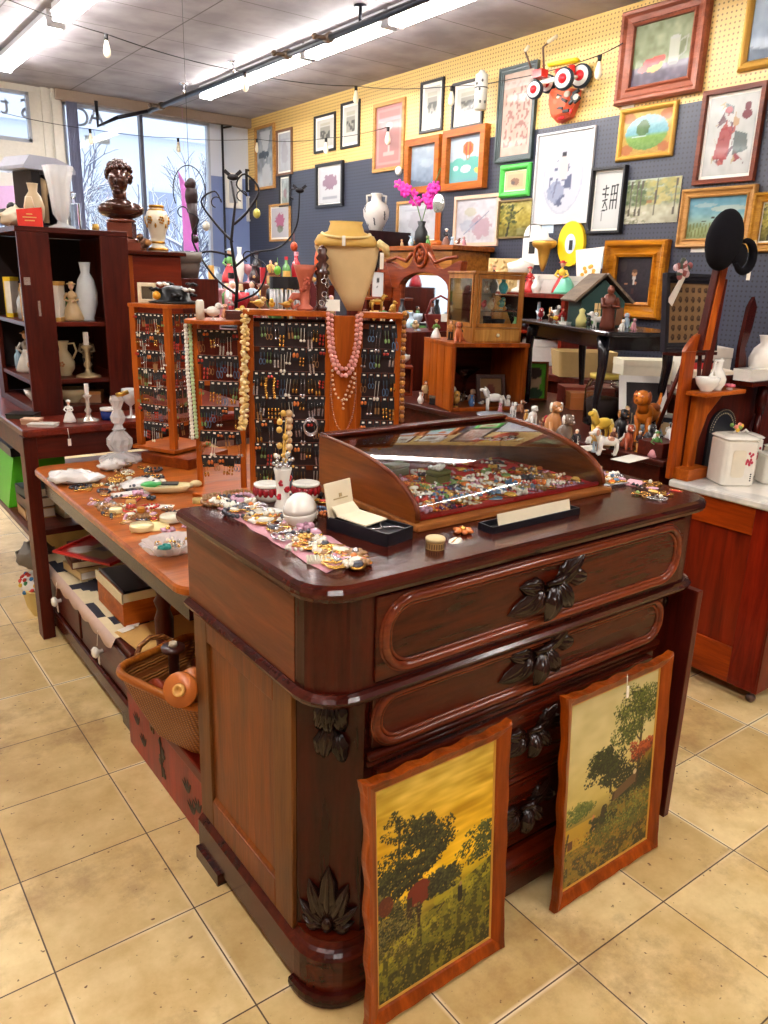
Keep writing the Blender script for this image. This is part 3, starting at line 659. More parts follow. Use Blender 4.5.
        c.grad([(0, (110, 104, 40)), (.5, (190, 170, 70)), (1, (206, 190, 110))]); c.tex(.2, 8, 8); c.line(.25, 0, .4, .9, .03, (50, 50, 30)); c.line(.33, .5, .7, .8, .012, (60, 60, 30)); c.dabs(60, 0, .5, .3, 1, .05, [(60, 70, 34), (130, 130, 50)], .7); c.rect(.55, .05, .9, .25, (150, 150, 120), .5)
    elif kind == 'portrait':
        c.a[:] = np.array((44, 36, 44))/255; c.tex(.04); c.ell(.5, .62, .06, .07, (206, 150, 110)); c.ell(.5, .68, .07, .04, (120, 80, 50)); c.poly([(.46, .56), (.54, .56), (.52, .38), (.48, .38)], (216, 206, 196)); c.ell(.55, .42, .03, .03, (190, 130, 96)); c.ell(.3, .4, .05, .02, (180, 130, 96)); c.ell(.18, .8, .1, .14, (76, 66, 60), .6); c.rect(.46, .18, .52, .3, (90, 50, 40), .7)
    elif kind == 'bw_print':
        c.a[:] = np.array((232, 228, 216))/255; n = c.noise(12, 12); c.rect(.2, .3, .8, .72, (176, 172, 160)); c.put((X > .2) & (X < .8) & (Y > .3) & (Y < .6) & (n > .45), (90, 90, 84), .9); c.rect(.2, .76, .8, .86, (210, 204, 184))
    elif kind == 'rose':
        c.a[:] = np.array((186, 128, 122))/255; c.rect(.08, .06, .92, .94, (206, 156, 150)); c.rect(.12, .1, .88, .9, (190, 134, 130)); c.line(.5, .25, .5, .6, .03, (226, 190, 180)); c.ell(.5, .66, .1, .06, (230, 200, 190)); c.rect(.3, .2, .7, .26, (220, 180, 170)); c.rect(.1, .74, .9, .8, (224, 208, 214), .6)
    elif kind == 'mist':
        c.grad([(0, (120, 136, 156)), (.3, (140, 156, 176)), (.5, (160, 178, 196)), (1, (184, 196, 206))]); c.tex(.08, 5, 5); c.poly([(0, .2), (1, .05), (1, 0), (0, 0)], (96, 112, 132)); c.ell(.6, .55, .25, .1, (196, 206, 214), .5, .5)
    elif kind == 'balloon':
        c.grad([(0, (130, 170, 196)), (.1, (120, 190, 186)), (.45, (110, 196, 180)), (.5, (206, 220, 226)), (1, (196, 214, 230))]); c.ell(.28, .4, .2, .14, (110, 196, 180)); c.ell(.7, .42, .25, .12, (110, 196, 180))
        c.ell(.55, .72, .16, .15, (234, 120, 50)); c.ell(.55, .72, .09, .15, (214, 70, 40)); c.ell(.55, .72, .035, .15, (240, 140, 60)); c.line(.5, .58, .53, .48, .012, (200, 120, 60)); c.line(.6, .58, .57, .48, .012, (200, 120, 60)); c.ell(.5, .3, .15, .08, (236, 240, 240), 1, .5); c.ell(.85, .25, .1, .06, (236, 210, 110), 1, .4); c.ell(.2, .33, .07, .05, (236, 240, 240))
    elif kind == 'sketch_tree':
        c.a[:] = np.array((224, 224, 226))/255; c.ell(.5, .58, .28, .2, (150, 110, 130), .8, .9); c.line(.5, .2, .5, .5, .012, (110, 90, 100)); c.rect(.2, .12, .8, .2, (180, 180, 186))
    elif kind == 'flowers_print':
        c.a[:] = np.array((222, 220, 226))/255; c.tex(.08, 8, 8); c.ell(.6, .35, .25, .25, (190, 150, 160), .7, .9); c.line(.2, .2, .8, .7, .01, (120, 130, 160)); c.ell(.35, .7, .14, .1, (206, 200, 170), .7, .6); c.ell(.3, .4, .2, .14, (180, 190, 210), .6, .8)
    elif kind == 'pink_print':
        c.a[:] = np.array((226, 222, 226))/255; c.ell(.5, .55, .26, .26, (200, 90, 130), .8, .9); c.ell(.5, .3, .16, .12, (120, 140, 100), .7, .7)
    elif kind == 'blue_abstract':
        c.grad([(0, (206, 216, 226)), (1, (150, 160, 170))]); c.tex(.2, 4, 6); c.poly([(.2, .95), (.5, .4), (.8, .95)], (226, 232, 238)); c.ell(.4, .55, .3, .06, (60, 80, 100), .8, .8); c.ell(.55, .2, .25, .2, (236, 240, 244), .9, .5)
    elif kind == 'pale_print':
        c.a[:] = np.array((220, 222, 228))/255; c.tex(.05, 6, 6); c.ell(.5, .5, .25, .3, (196, 190, 200), .6, .8); c.rect(.15, .8, .85, .84, (190, 194, 204), .6)
    elif kind == 'flower_right':
        c.grad([(0, (170, 180, 170)), (1, (200, 210, 210))]); c.tex(.15, 6, 6); c.ell(.5, .4, .2, .2, (170, 120, 130), .7, .8)
    return c

# ------------------------------------------------------------------ carved ornament helpers
def leaf(mb, o, ang, L, Wd, lift, ridges=3, curl=0.0, rot=None):
    """leaf lying on a face in the xz plane, raised toward -y"""
    nu, nv = 10, 15; vs = []; d = Vector((math.cos(ang), 0, math.sin(ang))); p = Vector((-math.sin(ang), 0, math.cos(ang)))
    for i in range(nu+1):
        u = i/nu; hw = Wd*(math.sin(PI*min(1, u**.75)))**.8*(1+.10*math.sin(u*18)) + .0006
        for j in range(nv):
            v = -1+2*j/(nv-1); h = lift*(math.sin(PI*u)**.6)*((1-v*v)**.5*.8 + .34*abs(math.cos(v*PI*ridges/2))-.1)
            q = Vector(o)+d*(u*L)+p*(v*hw + curl*u*u*L); vs.append(q+Vector((0, -max(0, h)-.0005, 0)))
    fs = [(i*nv+j, i*nv+j+1, (i+1)*nv+j+1, (i+1)*nv+j) for i in range(nu) for j in range(nv-1)]
    mb.add(vs, fs, True)
def handle_mb(off, x, y, z, s=1.0):
    m = MB(off)
    leaf(m, (x, y, z+.005), math.radians(200), .115*s, .026*s, .016, 4, -.1); leaf(m, (x-.02, y, z+.012), math.radians(168), .07*s, .02*s, .014, 3)
    leaf(m, (x+.01, y, z+.012), math.radians(28), .10*s, .022*s, .016, 4, .1); leaf(m, (x+.03, y, z+.02), math.radians(70), .05*s, .014*s, .012, 3)
    leaf(m, (x+.06, y, z+.022), math.radians(-12), .055*s, .018*s, .012, 3)
    leaf(m, (x, y-.012, z+.02), math.radians(254), .075*s, .020*s, .028, 4); leaf(m, (x+.01, y-.010, z+.022), math.radians(302), .072*s, .019*s, .026, 4)
    leaf(m, (x-.025, y-.004, z+.01), math.radians(225), .06*s, .018*s, .018, 4)
    m.tube([(x-.02, y-.008, z+.02), (x+.005, y-.02, z+.03), (x+.05, y-.01, z+.035)], [.007, .009, .005], 6)
    return m

# ------------------------------------------------------------------ the carved cabinet in front
CX0, CX1, CY0, CY1 = .085, 1.265, -2.03, -1.44
def outline(x0, x1, y0, y1, ch, n=5, left=True, right=True):
    """plan outline with rounded-chamfer front corners"""
    P = []
    def arc(cx, cy, a0, a1):
        for k in range(n+1): a = a0+(a1-a0)*k/n; P.append((cx+ch*math.cos(a), cy+ch*math.sin(a)))
    arc(x0+ch, y0+ch, PI, 1.5*PI); arc(x1-ch, y0+ch, 1.5*PI, 2*PI)
    P += [(x1, y1), (x0, y1)]
    return P
def slab(mb, x0, x1, y0, y1, ch, prof, n=5):
    rs = []
    for ins, z in prof: rs.append([(a, b, z) for a, b in outline(x0+ins, x1-ins, y0+ins, y1, max(.004, ch-ins*.6), n)])
    mb.loft(rs)
CL = ((CX0+CX1)/2, (CY0+CY1)/2, 0)
cab = thing('carved_cabinet', 'tall dark mahogany cabinet with carved leaf handles in the foreground', 'cabinet', CL)
TOPW = wood((40, 14, 12), (80, 34, 24), 'x', .16, .7)
m = MB(CL); slab(m, CX0-.02, CX1+.02, CY0-.012, CY1, .085, [(.012, .918), (.004, .922), (0, .930), (0, .938), (.004, .946), (.014, .950)]); m.build('top', TOPW, cab)
# frieze section: body with plain sides
m = MB(CL); slab(m, CX0+.005, CX1-.005, CY0+.008, CY1, .085, [(0, .728), (0, .918)], 6); m.build('frieze', MAHOG_Z, cab)
m = MB(CL); m.bb(CX0+.0035, CX0+.006, CY0+.1, CY1-.001, .732, .917); o = m.build('side_panel', wood((92, 48, 28), (132, 76, 46), 'y', .35, .2), cab)
m = MB(CL); slab(m, CX0-.012, CX1+.012, CY0-.010, CY1, .09, [(.016, .705), (.006, .709), (.002, .716), (0, .722), (.006, .728), (.014, .731)], 6); m.build('waist_moulding', TOPW, cab)
# lower carcass
BX0, BX1, BY0 = .108, 1.235, -2.000
m = MB(CL); m.prism([(BX0, CY1), (BX0, BY0+.095), (BX0+.095, BY0), (BX1-.09, BY0), (BX1, BY0+.09), (BX1, CY1)], .10, .706, 'xy'); m.build('carcass', wood((36, 10, 9), (64, 20, 14), 'z', .25, .5), cab)
# side: stiles, rails and recessed panel
SW = wood((98, 62, 36), (128, 88, 52), 'z', .4, .15)
m = MB(CL)
m.bb(BX0-.012, BX0-.0005, BY0+.095, BY0+.17, .13, .705); m.bb(BX0-.012, BX0-.0005, CY1-.07, CY1, .13, .705)
m.each('stile', SW, cab, .002)
m = MB(CL); m.bb(BX0-.012, BX0-.0005, BY0+.171, CY1-.071, .64, .705); m.bb(BX0-.012, BX0-.0005, BY0+.171, CY1-.071, .13, .205)
m.prism([(BX0-.011, .205), (BX0-.0005, .222), (BX0-.0005, .205)], BY0+.171, CY1-.071, 'xz'); m.each('rail', WALNUT_Z, cab, .002)
m = MB(CL); m.bb(BX0-.004, BX0-.0005, BY0+.172, CY1-.072, .21, .64); m.build('side_panel', WALNUT_Z, cab)
# plinth with moulded top edge and feet
m = MB(CL); slab(m, CX0, CX1-.01, CY0, CY1, .10, [(.0, .035), (.0, .112), (.004, .118), (.010, .124), (.016, .128), (.022, .138), (.022, .142)], 8); m.build('plinth', MAHOG, cab)
m = MB(CL)
for x0, x1, y0, y1 in ((CX0-.010, CX0+.17, CY0-.010, CY0+.11), (CX1-.17, CX1, CY0-.010, CY0+.11)):
    ch = .10; sgn = x0 < .5
    pts = outline(x0, x1, y0, y1, ch, 8)
    if sgn: pts = [p for p in pts[:9]]+[(x1, y0), (x1, y1), (x0, y1)]
    else: pts = [(x0, y0)]+pts[9:18]+[(x1, y1), (x0, y1)]
    def ins(p, k): cx, cy = (x0+x1)/2, (y0+y1)/2; return (cx+(p[0]-cx)*k, cy+(p[1]-cy)*k)
    m.loft([[(*ins(p, .9), 0.0) for p in pts], [(*ins(p, .98), .006) for p in pts], [(*p, .016) for p in pts], [(*ins(p, .99), .028) for p in pts], [(*ins(p, .93), .036) for p in pts]])
m.bb(CX0-.010, CX0+.04, CY1-.13, CY1, 0, .034); m.bb(CX1-.05, CX1, CY1-.12, CY1, 0, .034)
m.each('foot', MAHOG_D, cab)
# drawers
def ring_path(x0, x1, z0, z1, y, r, n=8):
    P = []
    for cx, cz, a0 in ((x1-r, z0+r, -PI/2), (x1-r, z1-r, 0), (x0+r, z1-r, PI/2), (x0+r, z0+r, PI)):
        for k in range(n+1): a = a0+PI/2*k/n; P.append((cx+r*math.cos(a), y, cz+r*math.sin(a)))
    return P
def drawer(x0, x1, z0, z1, y, ring, hz, hs, label=None):
    m = MB(CL); m.bb(x0, x1, y-.012, y+.02, z0, z1); d = m.build('drawer', MAHOG, cab, .003)
    if label: d['label'] = label
    if ring:
        m = MB(CL); a, b, c, e, r = ring; m.tube(ring_path(a, b, c, e, y-.013, r), .010, 8, True); m.tube(ring_path(a+.012, b-.012, c+.012, e-.012, y-.012, r-.01), .0045, 6, True); m.tube(ring_path(a-.010, b+.010, c-.010, e+.010, y-.012, r+.01), .003, 6, True)
        o = m.build('moulding', wood((84, 38, 24), (128, 66, 42), 'x', .18, 1.2), d)
    o = handle_mb(CL, .672, y-.013, hz, hs).build('handle', CARVED, d, fixn=False); o['label'] = 'carved leaf and fruit handle'
    return d
drawer(.205, 1.165, .738, .912, -2.016, (.225, 1.145, .756, .896, .062), .822, 1.15)
drawer(.215, 1.140, .585, .700, -2.000, (.222, 1.132, .588, .697, .052), .655, 1.1)
m = MB(CL); m.tube([(BX0+.10, BY0-.006, .566), (BX1-.09, BY0-.006, .566)], .012, 8, flat=.8); m.tube([(BX0+.10, BY0-.004, .548), (BX1-.09, BY0-.004, .548)], .006, 8); m.build('rail_moulding', MAHOG, cab)
drawer(.23, 1.13, .355, .53, -2.000, None, .452, .9); drawer(.23, 1.13, .16, .335, -2.000, None, .245, .9)
m = MB(CL); m.tube([(.24, BY0-.006, .345), (1.12, BY0-.006, .345)], .008, 8); m.build('rail_moulding', MAHOG, cab)
# carved corner drops and acanthus on the chamfers
def corner_mb(mirror, z, kind):
    m = MB(CL); cx = (BX0+.0475) if not mirror else (BX1-.045); cy = BY0+.047
    m.M = Matrix.Translation((cx, cy, z)) @ Matrix.Rotation(-PI/4 if not mirror else PI/4, 4, 'Z')
    if kind == 'drop':
        leaf(m, (0, -.002, .07), math.radians(250), .075, .020, .024, 4); leaf(m, (.004, -.002, .07), math.radians(290), .075, .020, .024, 4); leaf(m, (0, -.008, .075), math.radians(270), .08, .017, .028, 3)
        leaf(m, (0, -.002, .015), math.radians(262), .08, .018, .022, 3); leaf(m, (.012, -.004, .0), math.radians(285), .07, .018, .022, 4); leaf(m, (-.01, -.002, .0), math.radians(258), .06, .016, .018, 4)
        leaf(m, (0, 0, .07), math.radians(80), .04, .014, .012, 2)
    else:
        for a, L in ((90, .15), (66, .12), (114, .12), (40, .085), (140, .085), (15, .06), (165, .06)): leaf(m, (0, -.002, -.06), math.radians(a), L, L*.17, .018, 3, .06 if a < 90 else -.06 if a > 90 else 0)
        m.ball((-.03, -.008, -.055), (.018, .014, .016)); m.ball((.03, -.008, -.055), (.018, .014, .016)); m.ball((0, -.012, -.05), (.014, .014, .02))
    return m
for mir in (False, True):
    corner_mb(mir, .62, 'drop').build('carved_drop', CARVED, cab, fixn=False)
    corner_mb(mir, .21, 'acanthus').build('carved_acanthus', CARVED, cab, fixn=False)
# upright board standing at the right front corner
m = MB((1.245, -2.0, 0)); m.bb(1.238, 1.262, -2.048, -1.93, 0, .70)
solo('side_board', m, wood((60, 20, 18), (96, 40, 30), 'z', .3, .4), 'narrow upright board standing at the right front corner of the carved cabinet', 'board', (1.245, -2.0, 0), bevel=.002)

# two framed landscapes leaning on it
def lean(name, label, xc, yb, H, W, art, seed, tilt):
    t = picture(name, label, 'picture', W, H, art, FRAMEWOOD, .036, .024, 'step', (xc, yb, .002), 0, tilt, 'leaning landscape prints', glazed=False, wav=.012, liner=GOLDPAINT)
    t.rotation_euler[0] = tilt; return t
lean('framed_landscape', 'framed yellow sunset landscape with dark trees, left one leaning on the cabinet', .340, -2.096, .572, .388, art_sunset(), 1, -math.radians(3.6))
t = lean('framed_landscape', 'framed hay cart landscape with tall trees, right one leaning on the cabinet', .908, -2.096, .572, .412, art_cottage(), 2, -math.radians(3.6))
m = MB(); m.tube([(-.0, -.03, .575), (-.0, -.032, .53)], .001, 4); m.bb(-.004, .004, -.035, -.033, .515, .545); m.build('price_tag', PAPER, t)
# ------------------------------------------------------------------ curved glass display case on the cabinet
ZT = .950
DX0, DX1, DY0, DY1 = .44, 1.06, -1.845, -1.455
dc = thing('display_case', 'wooden countertop display case with curved glass top full of jewelry', 'display case', (.75, -1.65, ZT))
OD = (.75, -1.65, 0)
OD = (.75, -1.65, ZT)
CASEW = wood((104, 56, 28), (150, 92, 50), 'y', .3, .3)
m = MB(OD); m.bb(DX0-.012, DX1+.014, DY0-.018, DY1+.01, ZT, ZT+.014); m.build('base', wood((132, 84, 48), (176, 122, 76), 'x', .35, .3), dc, .003)
def case_prof(ins=0):
    P = [(DY1, ZT+.014), (DY0+ins, ZT+.014)]
    for k in range(15):
        a = PI/2*k/14; y = DY0+ins+(DY1-DY0-.015)*(1-math.cos(a)); z = ZT+.022+(.115-ins*.5)*math.sin(a)**.9
        P.append((y, z))
    P.append((DY1, P[-1][1])); return P
for x0, x1 in ((DX0-.004, DX0+.008), (DX1-.008, DX1+.004)):
    m = MB(OD); m.prism(case_prof(), x0, x1, 'yz'); m.build('side_panel', CASEW, dc, .002)
for x in (DX0+.002, DX1-.002):
    m = MB(OD); m.tube([(x, a, b) for a, b in case_prof()[2:]], .0065, 6); m.build('edge_rim', wood((90, 44, 30), (130, 76, 52), 'y', .25, .5), dc)
m = MB(OD); m.bb(DX0, DX1, DY1-.014, DY1, ZT+.014, ZT+.141); m.build('back_panel', CASEW, dc)
m = MB(OD); m.bb(DX0, DX1, DY1-.03, DY1, ZT+.137, ZT+.146); m.build('top_rail', MAHOG, dc, .002)
m = MB(OD); gp = [p for p in case_prof(.004)[2:-1]]
m.add([(DX0+.008, a, b) for a, b in gp]+[(DX1-.008, a, b) for a, b in gp], [(k, k+1, len(gp)+k+1, len(gp)+k) for k in range(len(gp)-1)], True)
m.build('curved_glass', pane_glass(1.5), dc)
m = MB(OD); m.bb(DX0+.009, DX1-.009, DY0+.012, DY1-.016, ZT+.014, ZT+.020); m.build('lining', plain((178, 34, 34), .8), dc)
m = MB(OD); m.tube([(DX0+.01, DY0+.012, ZT+.021), (DX1-.01, DY0+.012, ZT+.021)], .006, 6); m.build('front_lip', plain((178, 30, 30), .7), dc)

# ------------------------------------------------------------------ small jewelry kinds
JC = [(214, 170, 80), (222, 216, 200), (180, 60, 50), (60, 60, 70), (232, 228, 214), (150, 110, 70), (90, 120, 150), (214, 120, 60), (196, 150, 170), (240, 236, 226)]*2+[(120, 150, 90), (90, 50, 90), (214, 170, 80), (222, 216, 200), (232, 228, 214)]
def jm(c, metal=False): return plain(c, .25, .85 if metal else 0.0, coat=.3)
GOLDJ, SILJ = jm((220, 172, 84), True), jm((206, 206, 210), True)
def jewel(kind, c, r):
    m = MB()
    if kind == 'flower':
        for k in range(6): a = k*PI/3; m.ball((math.cos(a)*.008, math.sin(a)*.008, .0035), (.006, .004, .0028), 6, 4, Matrix.Rotation(a, 3, 'Z'))
        m.mat(1); m.ball((0, 0, .005), .0042, 6, 4)
    elif kind == 'oval':
        m.mat(1); m.ball((0, 0, .002), (.013, .009, .0025), 12, 4); m.mat(0); m.ball((0, 0, .004), (.010, .0068, .0035), 10, 4)
    elif kind == 'bar':
        m.mat(1); m.tube([(-.016, 0, .003), (0, .003, .004), (.016, 0, .003)], .0018, 5); m.mat(0)
        for x in (-.010, 0, .010): m.ball((x, .001, .005), .0035, 6, 4)
    elif kind == 'ring':
        m.mat(1); m.tube([(.009*math.cos(a), .009*math.sin(a), .002) for a in np.linspace(0, 2*PI, 13)[:-1]], .0015, 5, True); m.mat(0); m.ball((.009, 0, .004), .0042, 6, 4)
    elif kind == 'beads':
        for k in range(16): a = 2*PI*k/16; m.ball((.02*math.cos(a)*(1+.2*math.sin(2*a)), .015*math.sin(a), .003), .0034, 5, 4)
    elif kind == 'chain':
        P = [(.02*math.sin(t*2.1)*math.cos(t), .016*math.sin(t*1.7), .002+.002*math.sin(t*5)**2) for t in np.linspace(0, 6, 26)]; m.mat(1); m.tube(P, .0013, 4); m.mat(0); m.ball(P[-1], .004, 6, 4)
    elif kind == 'leafpin':
        leaf(m, (-.015, 0, 0), 0, .03, .008, .003, 3); m.v = [(x, z, -y) for x, y, z in m.v]; m.mat(1); m.tube([(-.016, 0, .003), (.016, 0, .003)], .001, 4)
    elif kind == 'pearls':
        for k in range(7): m.ball((.007*math.cos(k), .007*math.sin(k), .004+.002*(k % 2)), .0042, 6, 4)
    return m
KL = {'flower': 'flower brooch', 'oval': 'oval brooch', 'bar': 'bar pin', 'ring': 'ring', 'beads': 'bead bracelet', 'chain': 'chain with a pendant', 'leafpin': 'leaf pin', 'pearls': 'pearl cluster'}
KN = {'flower': ('flower_brooch', 'brooch'), 'oval': ('oval_brooch', 'brooch'), 'bar': ('bar_pin', 'pin'), 'ring': ('ring', 'ring'), 'beads': ('bead_bracelet', 'bracelet'), 'chain': ('pendant_chain', 'necklace'), 'leafpin': ('leaf_pin', 'pin'), 'pearls': ('pearl_cluster', 'earring')}
CN = {(214, 170, 80): 'golden', (222, 216, 200): 'ivory', (180, 60, 50): 'red', (60, 60, 70): 'dark', (232, 228, 214): 'white', (150, 110, 70): 'brown', (90, 120, 150): 'blue', (214, 120, 60): 'orange', (196, 150, 170): 'pink', (120, 150, 90): 'green', (90, 50, 90): 'purple', (240, 236, 226): 'pearl white'}
_jp = {}
def place_jewel(kind, c, loc, rz, sc, where, r):
    key = (kind, c)
    if key not in _jp:
        mtl = [jm(c), GOLDJ if (len(kind)+c[0]) % 3 else SILJ]
        mb_ = jewel(kind, c, r); me = mb_.build(KN[kind][0], mtl, None); _jp[key] = me.data; bpy.data.objects.remove(me)
    o = bpy.data.objects.new(KN[kind][0], _jp[key]); COL.objects.link(o); o.location = loc; o.rotation_euler = (0, 0, rz); o.scale = (sc,)*3
    n = CN[c]; lab = '%s %s lying %s' % (n, KL[kind], where)
    tag(o, lab, KN[kind][1]); o['group'] = '%s %ss %s' % (n, KL[kind], where)
    return o
def scatter(x0, x1, y0, y1, z, n, where, r, kinds=None, cols=None, sc=(.9, 1.5), md=.016, inside=None, zf=None):
    pts = []; tries = 0; kinds = kinds or list(KL)
    while len(pts) < n and tries < n*60:
        tries += 1; x, y = r.uniform(x0, x1), r.uniform(y0, y1)
        if inside and not inside(x, y): continue
        if any((x-a)**2+(y-b)**2 < md*md for a, b in pts): continue
        pts.append((x, y)); place_jewel(r.choice(kinds), r.choice(cols or JC), (x, y, z+(zf(x, y) if zf else 0)), r.uniform(0, 6.28), r.uniform(*sc), where, r)
    return pts
R1 = random.Random(11)
scatter(DX0+.035, DX1-.035, DY0+.035, DY1-.17, ZT+.0202, 190, 'in the front of the curved glass case', R1, md=.017, sc=(1.0, 1.7))
scatter(DX0+.16, DX1-.035, DY1-.165, DY1-.04, ZT+.0202, 42, 'in the back of the curved glass case', R1, md=.022, sc=(1.0, 1.5))
# green trinket boxes inside
GV = plain((104, 112, 60), .7)
for (u, v, sx, label) in ((396, 475, .06, 'olive green velvet jewelry box at the back left inside the glass case'), (438, 482, .055, 'olive green velvet jewelry box with pearls on its lid inside the glass case')):
    p = onz(u, v, ZT+.02); t = thing('velvet_box', label, 'jewelry box', (p[0], p[1], ZT+.0202), .15)
    m = MB(); m.bb(-sx/2, sx/2, -.02, .02, 0, .02); m.build('box', GV, t, .003); m = MB(); m.bb(-sx/2-.001, sx/2+.001, -.021, .021, .0205, .032); m.build('lid', GV, t, .004)
for k in range(8): q = random.Random(k); place_jewel('pearls', (240, 236, 226), (p[0]+q.uniform(-.02, .02), p[1]+q.uniform(-.013, .013), ZT+.053), q.uniform(0, 6), 1.0, 'on the lid of the olive box in the glass case', q)

# ------------------------------------------------------------------ things on the cabinet top, left end
PINK = plain((214, 158, 170), .8)
a, b, c, d = onz(218, 509, ZT), onz(250, 500, ZT), onz(368, 556, ZT), onz(326, 574, ZT)
m = MB(); n = 14
vs = []
for i in range(n+1):
    for j in range(4):
        s, t_ = i/n, j/3; p = (a*(1-s)+d*s)*(1-t_)+(b*(1-s)+c*s)*t_; vs.append((p[0]+.004*math.sin(i*2.), p[1]+.004*math.cos(i*1.7), ZT+.0015+.0012*math.sin(i*2.3+j)))
m.add(vs, [(i*4+j, i*4+j+1, (i+1)*4+j+1, (i+1)*4+j) for i in range(n) for j in range(3)], True)
o = solo('pink_cloth', m, PINK, 'pink cloth strip under the costume jewelry along the cabinet edge', 'cloth'); md = o.modifiers.new('solid', 'SOLIDIFY'); md.thickness = .0012
def in_strip(x, y):
    s = np.linspace(0, 1, 30); P = (a+b)/2*(1-s)[:, None]+(c+d)/2*s[:, None]; return np.min((P[:, 0]-x)**2+(P[:, 1]-y)**2) < .036**2
scatter(.09, .40, -2.02, -1.45, ZT+.004, 74, 'on the pink cloth along the cabinet edge', R1, ['flower', 'oval', 'leafpin', 'beads', 'chain', 'bar', 'pearls'], [(214, 170, 80), (222, 216, 200), (232, 228, 214), (214, 120, 60), (196, 150, 170), (60, 60, 70), (150, 110, 70), (222, 216, 200)], (1.1, 1.9), .013, in_strip)
# beaded purse, watch etc.
def at_top(u, v, z=ZT): p = onz(u, v, z); return (p[0], p[1], z)
m = MB()
for i in range(9):
    for j in range(5): m.ball((-.026+i*.0065, -.013+j*.0065, .006), .0036, 6, 4)
m.bb(-.029, .029, -.016, .016, .001, .006)
solo('beaded_pad', m, plain((206, 200, 182), .5), 'cream beaded coin purse at the front left corner of the cabinet top', 'purse', (*at_top(322, 562)[:2], ZT+.001), -.5)
# white egg box
t = thing('egg_box', 'white egg-shaped ceramic trinket box on the cabinet top', 'trinket box', at_top(300, 526), .5); t.scale = (1.4, 1.4, 1.7)
m = MB(); m.lathe([(.001, 0), (.016, .001), (.027, .008), (.031, .017), (.0312, .0195)], (0, 0, 0), 20, .78); m.build('bottom_shell', PORC, t)
m = MB(); m.lathe([(.0312, .0205), (.030, .026), (.024, .036), (.012, .042), (.001, .0435)], (0, 0, 0), 20, .78); m.build('lid', PORC, t)
m = MB(); m.lathe([(.0305, .0195), (.0305, .0205)], (0, 0, 0), 20, .78); m.build('seam', plain((176, 170, 150), .5), t)
# rose vase with jewel posy
vz = at_top(283, 508)
t = thing('rose_vase', 'slim white porcelain vase with red roses holding a jeweled posy', 'vase', vz); t.scale = (1.4,)*3
m = MB(); m.lathe([(.001, 0), (.014, 0), (.0145, .004), (.011, .012), (.0105, .03), (.0125, .055), (.015, .066), (.0145, .068), (.011, .055), (.001, .05)], (0, 0, 0), 20); m.build('vase_body', PORC, t)
m = MB()
for zz, aa in ((.045, -2.2), (.022, -2.5), (.034, -1.4), (.052, -.9)):
    for k in range(6): m.ball((.0118*math.cos(aa)+.003*math.cos(k), .0118*math.sin(aa)+.001, zz+.003*math.sin(k)), (.0032, .002, .003), 6, 4)
m.build('rose_pattern', plain((180, 30, 50), .3), t)
m = MB(); r_ = random.Random(4)
for k in range(40): m.mat(k % 3); m.ball((r_.uniform(-.016, .016), r_.uniform(-.014, .014), .07+r_.uniform(0, .022)), r_.uniform(.002, .0045), 6, 4)
for k in range(5): m.mat(1); m.tube([(0, 0, .08), (r_.uniform(-.008, .008), 0, .10+.012*k)], .0012, 4); m.ball((r_.uniform(-.006, .006), 0, .105+.013*k), .0055, 6, 4)
m.build('posy', [SILJ, jm((214, 170, 80)), jm((230, 226, 214))], t)
# white saucer and two red-and-glass bowls
m = MB(); m.lathe([(.02, 0), (.024, .002), (.036, .006), (.0365, .0075), (.024, .004), (.001, .003)], (0, 0, 0), 24); 
solo('saucer', m, PORC, 'small blue-and-white saucer behind the white egg box', 'saucer', at_top(268, 515))
def ruby_bowl(loc, label):
    t = thing('ruby_bowl', label, 'bowl', loc, 0); t.scale = (1.15,)*3
    m = MB(); m.lathe([(.001, 0), (.02, 0), (.024, .004), (.027, .012), (.027, .016)], (0, 0, 0), 20); m.build('foot', PORC, t)
    m = MB()
    for k in range(14): aa = 2*PI*k/14; m.ball((.026*math.cos(aa), .026*math.sin(aa), .021), (.0058, .0058, .010), 8, 6)
    m.lathe([(.024, .012), (.026, .03)], (0, 0, 0), 20); m.build('ruby_panels', plain((150, 14, 26), .1, coat=.5), t)
    m = MB(); m.lathe([(.0265, .03), (.029, .032), (.029, .036), (.024, .037), (.001, .034)], (0, 0, 0), 24); m.build('rim', PORC, t)
ruby_bowl(at_top(268, 500), 'red-paneled glass dish with white rim left of the rose vase'); ruby_bowl(at_top(306, 499), 'red-paneled glass dish with white rim right of the rose vase')
# open presentation box with cream flap
pb = (.335, -1.80, ZT); BOXB = plain((20, 22, 30), .35)
t = thing('presentation_box', 'open black jewelry box with upright cream lid on the cabinet', 'jewelry box', pb, math.radians(-76)); t.scale = (1.3, 1.35, 1.15)
m = MB(); m.bb(-.055, .075, -.03, .03, 0, .004)
for x0, x1, y0, y1 in ((-.055, .075, -.03, -.027), (-.055, .075, .027, .03), (-.055, -.052, -.03, .03), (.072, .075, -.03, .03)): m.bb(x0, x1, y0, y1, .004, .024)
m.bb(.02, .072, -.027, .027, .004, .018); m.build('tray', BOXB, t)
m = MB(); m.box((-.056, 0, .052), (.003, .060, .066), ry=-.18); m.build('lid', CREAM, t, .001)
m = MB(); m.box((-.006, 0, .027), (.062, .052, .0025), ry=.05); m.box((-.041, 0, .035), (.022, .050, .0025), ry=.75); m.build('flap', plain((238, 228, 198), .6), t)
m = MB(); m.box((-.0535, 0, .060), (.0012, .006, .007), ry=-.18); m.box((-.0528, 0, .054), (.0012, .032, .0022), ry=-.18); m.build('lid_emblem', plain((176, 156, 110), .6), t)
